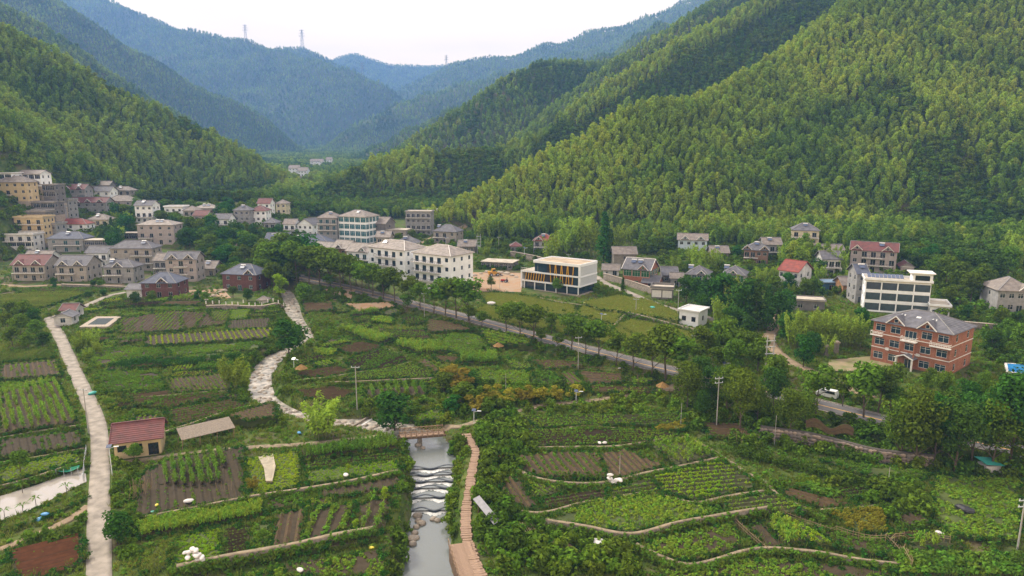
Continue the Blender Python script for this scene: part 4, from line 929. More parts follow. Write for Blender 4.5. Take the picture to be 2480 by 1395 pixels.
# --- more houses tucked into the rows
for a in [('plain grey house squeezed between the tan houses and the pinkish house', 376, 404, 668, 2, W_GREY, 'gable', R_BROWN), ('low tiled house behind the maroon-roofed stone house', 60, 120, 640, 1, W_OLDWHITE, 'gable', R_BROWN), ('white side house with brown roof behind the grey-roofed tan house', 212, 262, 648, 2, W_WHITE, 'gable', R_GREY),
          ('small brown-roofed house at the edge of the village lane', 486, 520, 668, 1, W_TAN, 'gable', R_BROWN), ('two-storey cream house above the red hip-roofed house', 216, 262, 560, 2, W_CREAM, 'hip', R_BROWN), ('grey block house beside the yellow terraced house', 112, 140, 590, 3, W_GREY, 'flat', R_SLAB),
          ('white three-storey house high among the trees', 330, 372, 540, 3, W_WHITE, 'gable', R_GREY), ('tan house half sunk in the trees beside the white cubic house', 446, 474, 536, 2, W_TAN, 'hip', R_BROWN), ('grey-roofed white house in the wood by the lane', 520, 556, 556, 2, W_WHITE, 'gable', R_GREY), ('small maroon-roofed house beyond the village wood', 470, 502, 548, 2, W_PINK, 'gable', R_MAROON),
          ('grey two-storey house beside the dusty lane', 640, 668, 566, 2, W_GREY, 'hip', R_GREY), ('white gabled house behind the slate roofs', 688, 716, 570, 2, W_WHITE, 'gable', R_BROWN), ('low tan house between the guest house and the flat roof', 912, 944, 606, 2, W_TAN, 'gable', R_PALE), ('grey roofed house tucked behind the apartment houses', 960, 1010, 622, 2, W_OLDWHITE, 'hip', R_GREY),
          ('low stone house beneath the arched stone house', 1110, 1150, 612, 1, W_RUBBLE, 'gable', R_BROWN), ('small tiled house at the bamboo foot beside the red hip roof', 1352, 1384, 616, 1, W_TAN, 'gable', R_BROWN), ('brown-tiled farmhouse beside the pale blue house', 1722, 1764, 628, 1, W_RUBBLE, 'gable', R_BROWN), ('grey stone house with brown tiles above the solar roof', 1848, 1890, 628, 2, W_GREY, 'gable', R_BROWN),
          ('low tiled shed between the green-glass house and the garage', 1604, 1640, 686, 1, W_RUBBLE, 'gable', R_GREY), ('white house with grey roof behind the red-roofed white house', 1990, 2034, 668, 2, W_OLDWHITE, 'gable', R_GREY), ('tan three-storey house above the long maroon terrace', 270, 318, 480, 2, W_TAN, 'hip', R_BROWN), ('grey terrace house under the white framed guest house', 140, 168, 524, 3, W_GREY, 'flat', R_SLAB)]:
    H(a[0], a[1], a[2], a[3], -4, 8, a[4], a[5], a[6], a[7], fcols=2 if a[2] - a[1] < 40 else 3, bal=[(1, 0, 1)] if a[4] > 1 else (), far=a[3] < 600, sol=(.4,) if a[1] % 3 == 0 else ())
# --- far up the valley
for a in [(752, 782, 410, 'white double-gabled house far up the misty valley'), (790, 803, 404, 'small white house beside the double-gabled house far up the valley'),
          (700, 724, 432, 'pale hut at the foot of the far valley slope'), (722, 744, 440, 'low white roof at the mouth of the far valley')]:
    H(a[3], a[0], a[1], a[2], 0, 14, 2, W_WHITE, 'gable', R_BROWN, fcols=3, far=True, lift=7.0, dorm=(.3, .7) if a[0] == 752 else ())
# ------------------------------------------------------------------ buildings with a shape of their own
# the brick villa
t, w, d, ez = H('large red brick villa with grey tiled roof, front gables and white balustrades', 0, 0, 0, d=13, n=3, wall=W_BRICK, roof='hip', rm=R_GREY, pitch=.42, sh=3.5, fcols=5, scols=2, fm=TRIM, gm=G_BLUE, ww=2.3, wh=1.75,
        ends=((2107, 872), (2294, 912)), bal=[(2, .40, .60)], balmat=TRIM, name='brick_villa', cat='villa', capmat=RIDGECAP, dorm=(.3, .70))
g = MB()
for s in (1, 2): g.box(-w / 2 - .05, w / 2 + .05, -.07, -.02, s * 3.5 + .18, s * 3.5 + .36); g.box(w / 2 + .02, w / 2 + .07, -.02, d, s * 3.5 + .18, s * 3.5 + .36)
put('string_course', g.me('string_course', TRIM), t)
for x0, x1 in ((-w / 2 - .2, -w / 2 + 2.6), (w / 2 - 4.2, w / 2 + .2)):
    g = MB(); g.box(x0, x1, -1.0, -.03, 6.75, 6.9); bo = put('corner_terrace', g.me('corner_terrace', TRIM), t); e = MB(); railing(e, x0 + .06, x1 - .06, -.92, 6.9, step=.35, ret=.85); put('balustrade', e.me('balustrade', TRIM), bo)
g = MB()
for s in (-1, 1):
    pts = [(s * 2.1, -2.6, 3.0), (0, -2.6, 3.9), (0, -.02, 3.9), (s * 2.1, -.02, 3.0)]; g.slab(pts if s < 0 else pts[::-1], .16)
po = put('porch_roof', g.me('porch_roof', R_GREY), t); e = MB()
for s in (-1, 1): e.bar((s * 2.15, -2.62, 2.95), (0, -2.62, 3.88), .2)
put('bargeboard', e.me('bargeboard', TRIM), po)
pc = MB().box(-.16, .16, -.16, .16, -1.5, 3.0).me('porch_column', TRIM)
for s in (-1.8, 1.8): put('porch_column', pc, t, (s, -2.3, 0))
g = MB()
for k in range(5): g.box(-1.5, 1.5, -4.2 + k * .35, -2.5, -1.6 + k * .3, -1.3 + k * .3)
put('steps', g.me('steps', STONE_L), t)
ac = MB().box(-.4, .4, -.35, 0, 0, .6).me('air_conditioner', ACUNIT)
for x, z in ((-w * .28, 3.5), (w * .12, 3.6)): put('air_conditioner', ac, t, (x, -.02, z))
sk = MB().box(-.5, .5, -.35, .35, 0, .05).me('skylight', mat('skylight_glass', (.55, .56, .56), .2, .1))
for x in (-3.5, 0, 3.5): put('skylight', sk, t, (x, d * .27, ez + d * .27 * .42 + .16), (math.atan(.42), 0, 0))
# white guest house behind the villa
t, w, d, ez = H('white three-storey guest house with large blue-grey windows and roof room', 2090, 2248, 758, -21, 8, 3, W_WHITE, 'flat', R_SLAB, sh=3.35, fcols=4, scols=2, strip=(0, 1, 2), gm=mat('grey_blue_glass', (0.085, 0.115, 0.14), .1, .5, .4, spec=.8), fm=DKFRAME, door=None, parapet=.6, name='guest_house', cat='guest house')
g = MB().box(w / 2 - 5.2, w / 2 + .2, -.2, 5, ez + .25, ez + 3.0); rr_ = put('roof_room', g.me('roof_room', W_WHITE), t)
put('roof_slab', MB().box(w / 2 - 6.2, w / 2 + .8, -.9, 5.6, ez + 3.0, ez + 3.25).me('roof_slab', TRIM), rr_); put('pane', MB().box(w / 2 - 4.6, w / 2 - .6, -.26, -.21, ez + .7, ez + 2.4).me('pane', G_DARK), rr_)
g = MB()
for k in range(9): g.slab([(-w / 2 + .4 + k * 1.15, .6, ez + 1.0), (-w / 2 + 1.45 + k * 1.15, .6, ez + 1.0), (-w / 2 + 1.45 + k * 1.15, 3.2, ez + 1.9), (-w / 2 + .4 + k * 1.15, 3.2, ez + 1.9)], .06)
put('solar_array', g.me('solar_array', PANEL), t)
# white pavilion on the meadow
t, w, d, ez = H('small white pavilion with flat overhanging roof and square dark windows', 0, 0, 0, n=1, wall=W_WHITE, roof='flat', rm=W_OLDWHITE, sh=4.7, fcols=2, scols=1, ends=((1644, 786), (1690, 794)), back=(1721, 784), door=None, parapet=.3, ww=1.35, wh=1.5, sill=1.6, fm=DKFRAME, name='pavilion', cat='pavilion')
# yellow barn and the little hut by the lane
H('yellow barn with old maroon tile roof beside the concrete lane', 0, 0, 0, n=1, wall=W_YELLOW, roof='gable', rm=R_MAROON, sh=3.5, fcols=3, scols=1, ends=((279, 1114), (392, 1099)), d=6.5, door=.85, pitch=.62, ww=1.5, wh=1.2, sill=1.3, fm=DKFRAME, name='barn', cat='barn', capmat=R_MAROON)
H('little whitewashed hut with grey gable roof at the bend of the lane', 0, 0, 0, n=1, wall=W_OLDWHITE, roof='gablefront', rm=R_GREY, sh=2.9, fcols=1, scols=1, ends=((132, 790), (175, 788)), d=5, door=None, pitch=.45, gm=G_BLUE, name='hut', cat='hut')
H('maroon-roofed shed joined behind the whitewashed hut', 150, 184, 772, 4, 5, 1, W_OLDWHITE, 'gable', R_MAROON, sh=3.1, fcols=2, scols=1, pitch=.6, name='shed', cat='shed')
# the modern white building with yellow slats
a, e = at(1261, 696), at(1403, 718); th = math.atan2(e[1] - a[1], e[0] - a[0]); w = float(np.hypot(*(e - a)[:2])); c = (a + e) / 2; d = 13.0; c[2] += .1
t = thing('office_building', 'modern white three-storey building with slanting yellow slats', 'building', tuple(c), th)
PADS.append((c[0] - math.sin(th) * d / 2, c[1] + math.cos(th) * d / 2, 0.5 * math.hypot(w, d)))
OWH = mat('smooth_white_panel', (0.78, 0.80, 0.83), .6, .08, .5); SLAT = mat('yellow_slat', (0.72, 0.40, 0.03), .5, .1, 2); BLK = mat('dark_interior', (0.035, 0.030, 0.028), .7, .3, .4)
z1, z2, z3, L3 = 2.9, 6.5, 10.4, -w / 2 + w * .22
put('ground_floor', MB().box(-w / 2 + .8, w / 2 - 1.0, 1.2, d - .5, -2, z1).me('ground_floor', G_BLUE), t)
g = MB().box(-w / 2, w / 2, 0, d, z1 - .05, z1 + .45).box(-w / 2, w / 2, 0, d, z2 - .15, z2 + .35).box(L3, w / 2, 0, d, z3 - .1, z3 + .5); put('floor_slab', g.me('floor_slab', OWH), t)
put('end_wall', MB().box(-w / 2, -w / 2 + .5, 0, d, -1.5, z2 - .15).me('end_wall', OWH), t); put('corner_pier', MB().box(w / 2 - .6, w / 2, 0, .5, z1 + .45, z3 - .1).me('corner_pier', OWH), t)
put('interior', MB().box(-w / 2 + 1.5, w / 2 - .4, 1.0, d - .3, z1 + .45, z2 - .15).me('interior', BLK), t); put('interior', MB().box(L3 + 1.5, w / 2 - .4, 1.0, d - .3, z2 + .35, z3 - .1).me('interior', BLK), t)
def pane_row(x0, x1, z0, z1_, n, m, y=.75):
    pm = MB().box(-(x1 - x0) / n / 2 + .04, (x1 - x0) / n / 2 - .04, -.03, .03, 0, z1_ - z0).me('glass_panel', m)
    for k in range(n): put('glass_panel', pm, t, (x0 + (x1 - x0) * (k + .5) / n, y, z0))
pane_row(L3 + .2, L3 + w * .22, z2 + .35, z3 - .1, 4, G_BLUE); pane_row(w / 2 - 3, w / 2 - .7, z2 + .35, z3 - .1, 2, G_BLUE); pane_row(w / 2 - 3, w / 2 - .7, z1 + .45, z2 - .15, 2, G_BLUE)
pane_row(-w / 2 + 1.0, w / 2 - 1.2, 0, z1 - .05, 12, G_BLUE, 1.12)
cm = MB().box(-.15, .15, -.15, .15, -1.5, z1 - .05).me('column', OWH)
for k in range(6): put('column', cm, t, (-w / 2 + 1.5 + (w - 2.2) * k / 5, .35, 0))
rs = random.Random(4)
def slat(x, z0, z1_, lean): put('slat', MB().bar((0, 0, 0), (lean, 0, z1_ - z0), .26, .2).me('slat', SLAT), t, (x, .35, z0))
for k in range(8): slat(-w / 2 + 2.0 + k * (w * .36) / 8, z1 + .45, z2 - .15, .45)
for k in range(8): slat(L3 + w * .30 + k * (w * .36) / 7.2, z1 + .45, z3 - .1, (.55 if k % 2 else -.55))
fm_ = MB().box(-.0, .35, -.09, .09, 0, z3 - z1 - .55).me('side_fin', OWH)
put('side_glass', MB().box(w / 2 - .35, w / 2 - .25, .6, d - .4, z1 + .45, z3 - .1).me('side_glass', mat('pale_side_glass', (.22, .30, .38), .15, .3, .5, spec=.7)), t)
put('side_band', MB().box(w / 2 - .2, w / 2 + .02, .5, d, z2 - .2, z2 + .4).me('side_band', OWH), t)
for k in range(16): put('side_fin', fm_, t, (w / 2 - .3, .6 + (d - 1.0) * k / 15, z1 + .45))
put('terrace_floor', MB().box(-w / 2 + .05, L3, .05, d - .05, z2 + .35, z2 + .39).me('terrace_floor', R_SLAB), t)
e = MB(); railing(e, -w / 2 + .1, L3, .15, z2 + .38, 1.1, .8); put('railing', e.me('railing', TRIM), t)
put('roof_deck', MB().box(L3 + .5, w / 2 - .5, .5, d - .5, z3 + .5, z3 + .54).me('roof_deck', mat('dusty_roof', (.46, .36, .26), .9, .4, .3)), t)
e = MB()
for y0, y1 in ((0, .3), (d - .3, d)): e.box(L3, w / 2, y0, y1, z3 + .5, z3 + .85)
for x0 in (L3, w / 2 - .3): e.box(x0, x0 + .3, .3, d - .3, z3 + .5, z3 + .85)
put('parapet', e.me('parapet', OWH), t)
put('plinth', MB().box(-w / 2 - .3, w / 2 + .3, -.4, d, -2.2, -.02).me('plinth', STONE_L), t)
# ------------------------------------------------------------------ fields
SOILS = {'loam': mat('green_loam', (0.062, 0.066, 0.026), 0.95, 0.4, 0.8, bump=0.5, col2=(0.036, 0.040, 0.016)), 'dark': mat('dark_soil_furrow_shade', (0.050, 0.036, 0.018), 0.95, 0.35, 1.2, bump=0.5), 'brown': mat('brown_soil', (0.090, 0.059, 0.028), 0.95, 0.35, 1.0, bump=0.5),
         'red': mat('red_soil', (0.150, 0.062, 0.028), 0.95, 0.3, 1.0, bump=0.5), 'clay': CLAY,
         'grass': mat('grassy_soil', (0.072, 0.096, 0.022), 0.95, 0.4, 0.5, bump=0.5, col2=(0.040, 0.056, 0.016)),
         'meadow': mat('meadow_turf', (0.340, 0.330, 0.085), 0.95, 0.35, 0.25, bump=0.4, col2=(0.210, 0.245, 0.055))}
FIELDS, FTOP = [], []
at_ground = at
def surf(x, y):
    """ground height, counting the raised plots"""
    z = float(T(x, y))
    for bb, P, zf in FTOP:
        if bb[0] < x < bb[2] and bb[1] < y < bb[3] and inside(np.array([x]), np.array([y]), P)[0]: z = max(z, float(zf(x, y)))
    return z
def at_top(px, py, lift=0.0):
    p = at_ground(px, py, lift)
    for _ in range(2):
        d_ = surf(p[0], p[1]) - float(T(p[0], p[1]))
        p = at_ground(px, py, lift + d_)
    return p
def inside(x, y, P):
    r = np.zeros(np.shape(x), bool); n = len(P)
    for i in range(n):
        (x1, y1), (x2, y2) = P[i][:2], P[(i + 1) % n][:2]
        c = ((y1 > y) != (y2 > y)) & (x < (x2 - x1) * (y - y1) / (y2 - y1 + 1e-12) + x1); r ^= c
    return r
def rows_in(P, ang, step, jit=0.0, seed=0):
    """row segments (a, b) across polygon P, running at angle ang"""
    P = np.array([p[:2] for p in P]); c, s = math.cos(ang), math.sin(ang); R = np.array([[c, s], [-s, c]]); Q = P @ R.T; out = []; rs = random.Random(seed)
    v = Q[:, 1].min() + step * 0.6
    while v < Q[:, 1].max() - step * 0.3:
        xs_ = []
        for i in range(len(Q)):
            a, b = Q[i], Q[(i + 1) % len(Q)]
            if (a[1] > v) != (b[1] > v): xs_.append(a[0] + (b[0] - a[0]) * (v - a[1]) / (b[1] - a[1]))
        xs_.sort()
        for k in range(0, len(xs_) - 1, 2):
            if xs_[k + 1] - xs_[k] > 1.0: out.append((np.array([xs_[k] + .35, v]) @ R, np.array([xs_[k + 1] - .35, v]) @ R))
        v += step * (1 + jit * (rs.random() - .5))
    return out
def plot(kind, px, row=None, step=1.0, h=0.25, soil='brown', size=1.0, gap=0.42, tint=0.4, dens=1.0, edge=True, fill=1.0):
    """one cultivated plot: kind S bare ridges, V leafy rows, C tall stalks, L low lime cover, G grass, W weeds, Y yellow crop, D big dark leaves"""
    h = h * 1.7 + .15; soil = 'loam' if (soil == 'grass' and kind in 'VRCD') else soil
    C = np.array([at(*p) for p in px]); seed = int(px[0][0] * 7 + px[0][1])
    rs = np.random.RandomState(seed)
    A = np.c_[C[:, :2], np.ones(len(C))]; zt = T(C[:, 0], C[:, 1]); co, *_ = np.linalg.lstsq(A, zt, rcond=None)
    x0, y0 = C[:, :2].min(0); x1, y1 = C[:, :2].max(0)
    gx, gy = rs.uniform(x0, x1, 300), rs.uniform(y0, y1, 300); m = inside(gx, gy, C); bumpz = np.quantile(T(gx[m], gy[m]) - (co[0] * gx[m] + co[1] * gy[m] + co[2]), 0.9) if m.any() else 0
    zf = lambda x, y: co[0] * x + co[1] * y + co[2] + max(bumpz, 0) + h
    # rounded outline: subdivide edges and roughen them a little
    O = []
    for i in range(len(C)):
        a, b = C[i, :2], C[(i + 1) % len(C), :2]; k = max(2, int(np.linalg.norm(b - a) / 2.5)); nrm = np.array([b[1] - a[1], a[0] - b[0]]); nrm /= np.linalg.norm(nrm) + 1e-9
        for j in range(k): p = a + (b - a) * j / k; O.append(p + nrm * 0.45 * (fbm(p[0] / 3 + seed, p[1] / 3, 2) - .5) * (j > 0))
    b = MB(); b.slab([(p[0], p[1], float(zf(*p))) for p in O], 1.6)
    if np.cross(C[1, :2] - C[0, :2], C[2, :2] - C[1, :2]) < 0: b.f = [f[::-1] for f in b.f]
    f = put('field', b.me('field', SOILS['dark' if soil in ('brown', 'red') else soil], SOILS['grass']) if soil not in ('grass', 'meadow') else b.me('field', SOILS[soil]), kind='structure')  # darker slab colour paints the shade between the ridges of brown and red plots
    if soil not in ('grass', 'meadow'):
        f.data.polygons.foreach_set('material_index', np.array([0] + [1] * (len(f.data.polygons) - 1), np.int32))
    FIELDS.append(O); FTOP.append(((x0, y0, x1, y1), O, zf))
    if row is not None:
        a, c = at(*row[0]), at(*row[1]); ang = math.atan2(c[1] - a[1], c[0] - a[0])
    else: e = C[1] - C[0]; ang = math.atan2(e[1], e[0])
    pts = []
    if kind in 'SVCDPR':
        R = rows_in(C, ang, step, 0.15, seed); g = MB()
        for a, c in R:
            d = (c - a); L = np.linalg.norm(d); d /= L; nr = np.array([-d[1], d[0]]) * step * 0.29; k = max(1, int(L / 6))
            for j in range(k):
                p, q = a + (c - a) * j / k, a + (c - a) * (j + 1) / k; zp, zq = float(zf(*p)), float(zf(*q)); hh = 0.24 + 0.10 * rs.rand()
                g.poly([(*(p - nr), zp), (*(q - nr), zq), (*q, zq + hh), (*p, zp + hh)]); g.poly([(*p, zp + hh), (*q, zq + hh), (*(q + nr), zq), (*(p + nr), zp)])
            n = int(L / gap); t = (np.arange(n) + rs.rand(n) * .6) / max(n, 1)
            keep = fbm(t * L / 5 + a[0], np.full(n, a[1] / 4), 2) + 0.35 * rs.rand(n) < 0.25 + 0.75 * fill if kind != 'S' else rs.rand(n) < 0.38 * fill
            for q in t[keep]:
                p = a + (c - a) * q + rs.randn(2) * 0.08; pts.append((p[0], p[1], float(zf(*p)) + 0.12))
        if g.f: put('furrow', g.me('furrow', SOILS[soil]), f)['kind'] = 'stuff'
        coll = {'S': CROPS, 'V': CROPS, 'C': STALKS, 'D': CROPS, 'P': STALKS, 'R': LIMECROPS}[kind]; sc = {'S': 0.42, 'V': 0.68, 'C': 0.9, 'D': 1.4, 'P': 1.1, 'R': .7}[kind] * size
    else:
        area = abs(0.5 * np.sum(C[:, 0] * np.roll(C[:, 1], -1) - C[:, 1] * np.roll(C[:, 0], -1)))
        n = int(area * {'L': 7.5, 'G': 6.0, 'W': 4.5, 'Y': 5.0}[kind] * dens); gx, gy = rs.uniform(x0, x1, 3 * n), rs.uniform(y0, y1, 3 * n); m = inside(gx, gy, C); gx, gy = gx[m][:n], gy[m][:n]
        if kind == 'W': m = fbm(gx / 4, gy / 4, 3) > 0.33; gx, gy = gx[m], gy[m]
        pts = np.stack([gx, gy, zf(gx, gy)], 1)
        coll = {'L': LIMECROPS, 'G': TUFTS, 'W': CROPS, 'Y': YELLOWCROPS}[kind]; sc = {'L': 0.62, 'G': 0.9, 'W': 0.75, 'Y': 0.8}[kind] * size
    pts = np.array(pts).reshape(-1, 3)
    if len(pts):
        s = sc * (0.7 + 0.6 * rs.rand(len(pts))) * (0.75 + 0.5 * fbm(pts[:, 0] / 6 + 3, pts[:, 1] / 6, 2))
        scatter('crop', pts, coll, s, np.clip(tint + 0.8 * (fbm(pts[:, 0] / 5, pts[:, 1] / 5, 2) - .5), 0, 1), parent=f, seed=seed)
        if kind == 'G': 
            k = rs.rand(len(pts)) < 0.25; scatter('weed', pts[k], CROPS, 0.45 + 0.4 * rs.rand(k.sum()), tint, parent=f, seed=seed + 1)
    if edge:   # rough grass on the banks
        E = []
        for i in range(len(O)):
            a, c = np.array(O[i]), np.array(O[(i + 1) % len(O)]); L = np.linalg.norm(c - a); n = int(L * 4.5)
            for q in range(n):
                p = a + (c - a) * rs.rand() + rs.randn(2) * 0.35; E.append((p[0], p[1], float(zf(*p)) - 0.35 * rs.rand() * (h + .4)))
        E = np.array(E)
        if len(E):
            k = rs.rand(len(E)) < 0.45; scatter('bank_grass', E[k], TUFTS, 0.9 + 0.7 * rs.rand(k.sum()), 0.25 * rs.rand(k.sum()), parent=f, seed=seed + 2)
            scatter('bank_weed', E[~k], DARKCROPS, 0.6 + 0.7 * rs.rand((~k).sum()), 0.0, parent=f, seed=seed + 3)
    return f
# left of the lane
plot('S', [(22, 1345), (198, 1300), (200, 1372), (120, 1402), (40, 1410)], [(30, 1372), (198, 1328)], 0.85, soil='red', fill=.25)
plot('G', [(0, 1300), (100, 1262), (205, 1215), (205, 1205), (100, 1235), (0, 1272)], h=.1, soil='grass', tint=.5)
plot('L', [(0, 1152), (165, 1114), (196, 1120), (192, 1130), (0, 1188)], h=.6, soil='grass', size=.6, tint=.3)
plot('V', [(0, 1082), (195, 1060), (200, 1094), (0, 1126)], [(20, 1120), (14, 1085)], 1.1, .7, 'dark', tint=.1, fill=.45)
plot('C', [(0, 968), (140, 935), (186, 1040), (0, 1068)], [(70, 1055), (40, 960)], 1.3, .8, 'brown', tint=.5, size=.9, fill=.8)
plot('V', [(0, 893), (138, 882), (150, 918), (0, 928)], [(40, 925), (34, 890)], 1.1, .5, 'brown', tint=.6, fill=.5)
plot('G', [(0, 864), (120, 852), (130, 874), (0, 886)], h=.5, soil='grass', tint=.1)
plot('W', [(0, 935), (130, 925), (140, 935), (0, 962)], h=.3, soil='grass', tint=.6)
plot('G', [(0, 718), (150, 708), (215, 712), (110, 745), (0, 755)], [(0, 740), (100, 730)], h=.2, soil='grass', tint=.5)
plot('V', [(30, 702), (220, 700), (290, 704), (215, 712), (60, 716)], [(40, 712), (260, 704)], 1.2, .2, 'brown', tint=.2)
# right of the lane, near
plot('V', [(330, 1165), (395, 1122), (590, 1088), (596, 1214), (330, 1262)], [(470, 1235), (452, 1115)], 1.25, .2, 'dark', tint=.1, size=.8, fill=.42)
plot('C', [(378, 1150), (420, 1118), (540, 1098), (545, 1178), (470, 1188), (378, 1180)], [(470, 1180), (455, 1112)], 1.3, .3, 'dark', tint=.3, size=.9, edge=False, fill=.85)
plot('C', [(330, 1278), (640, 1226), (642, 1252), (335, 1310)], [(340, 1295), (640, 1240)], .5, .1, 'dark', tint=1.0, size=.65, gap=.35)
plot('G', [(350, 1335), (425, 1310), (415, 1375), (345, 1400)], h=.15, soil='grass', tint=.6)
plot('L', [(427, 1310), (535, 1286), (545, 1366), (412, 1388)], h=.15, soil='grass', tint=.15, size=.75)
plot('V', [(540, 1290), (606, 1280), (602, 1342), (542, 1362)], [(542, 1330), (604, 1318)], .9, .2, 'dark', tint=.4, size=.6)
plot('W', [(608, 1278), (662, 1266), (650, 1345), (604, 1345)], h=.15, soil='grass', tint=.5)
plot('S', [(666, 1252), (745, 1236), (730, 1322), (656, 1342)], [(690, 1335), (706, 1245)], 1.4, .15, 'brown', fill=.6)
plot('D', [(750, 1240), (862, 1226), (852, 1292), (736, 1318)], [(770, 1310), (800, 1235)], 2.3, .2, 'dark', tint=.25, size=.9, gap=.6)
plot('C', [(866, 1225), (948, 1212), (932, 1290), (856, 1302)], [(880, 1295), (905, 1218)], 1.8, .2, 'dark', tint=.5, size=.9, fill=.6)
plot('L', [(592, 1120), (728, 1097), (724, 1186), (598, 1210)], h=.2, soil='grass', tint=.6, size=.75)
plot('C', [(732, 1102), (964, 1076), (964, 1100), (738, 1126)], [(735, 1115), (964, 1088)], 1.0, .3, 'dark', tint=.1, size=.85)
plot('V', [(740, 1130), (964, 1106), (964, 1120), (745, 1148)], [(745, 1140), (964, 1115)], 1.0, .3, 'dark', tint=.1)
plot('L', [(748, 1152), (966, 1122), (968, 1150), (748, 1182)], h=.3, soil='grass', tint=.1, size=.6)
plot('V', [(770, 1196), (970, 1160), (966, 1190), (772, 1216)], [(800, 1212), (790, 1192)], 1.5, .1, 'dark', tint=.3, size=.7, fill=.45)
plot('W', [(602, 1216), (768, 1196), (770, 1216), (640, 1244)], h=.1, soil='dark', tint=.1)
plot('W', [(560, 1405), (720, 1378), (930, 1332), (925, 1405)], h=.1, soil='brown', tint=.5)
plot('S', [(690, 1376), (785, 1360), (800, 1405), (700, 1405)], [(720, 1400), (705, 1375)], 1.0, .25, 'dark', fill=.8)
# middle left
plot('V', [(400, 1000), (560, 972), (600, 988), (430, 1036)], [(410, 1015), (580, 985)], 1.4, .2, 'brown', tint=.1, size=.9)
plot('S', [(552, 1022), (664, 992), (672, 1024), (600, 1040)], [(565, 1020), (600, 1038)], 1.1, .2, 'brown', fill=1.0)
plot('V', [(300, 962), (520, 944), (562, 960), (410, 994), (330, 985)], [(330, 985), (540, 955)], 1.1, .3, 'brown', tint=.2, fill=.5)
plot('V', [(400, 926), (548, 912), (572, 952), (420, 960)], [(470, 958), (445, 922)], 1.0, .4, 'brown', tint=.5, size=.8)
plot('W', [(230, 905), (385, 900), (400, 950), (260, 955)], h=.2, soil='brown', tint=.2)
plot('R', [(352, 822), (660, 802), (655, 826), (350, 846)], [(480, 843), (470, 815)], 1.5, .5, 'dark', tint=.9, size=.9)
plot('V', [(290, 778), (420, 757), (500, 762), (470, 802), (290, 812)], [(330, 808), (380, 765)], 1.2, .3, 'brown', tint=.6, fill=.6)
plot('S', [(432, 768), (560, 757), (545, 790), (452, 802)], [(460, 800), (500, 762)], 1.0, .3, 'brown', fill=.5)
plot('L', [(505, 758), (610, 752), (600, 776), (520, 782)], h=.3, soil='grass', tint=.1, size=.55)
plot('S', [(555, 782), (655, 776), (655, 800), (550, 806)], [(600, 803), (596, 780)], .9, .4, 'dark', fill=.6)
plot('W', [(210, 855), (385, 838), (400, 862), (230, 895)], h=.2, soil='brown', tint=.4)
plot('W', [(400, 848), (640, 832), (630, 850), (420, 868)], h=.3, soil='grass', tint=.4)
plot('V', [(450, 812), (640, 806), (640, 800), (470, 804)], [(460, 810), (640, 803)], 1.0, .3, 'brown', tint=.5)
plot('W', [(300, 752), (420, 744), (540, 750), (430, 756)], h=.2, soil='grass', tint=.3)
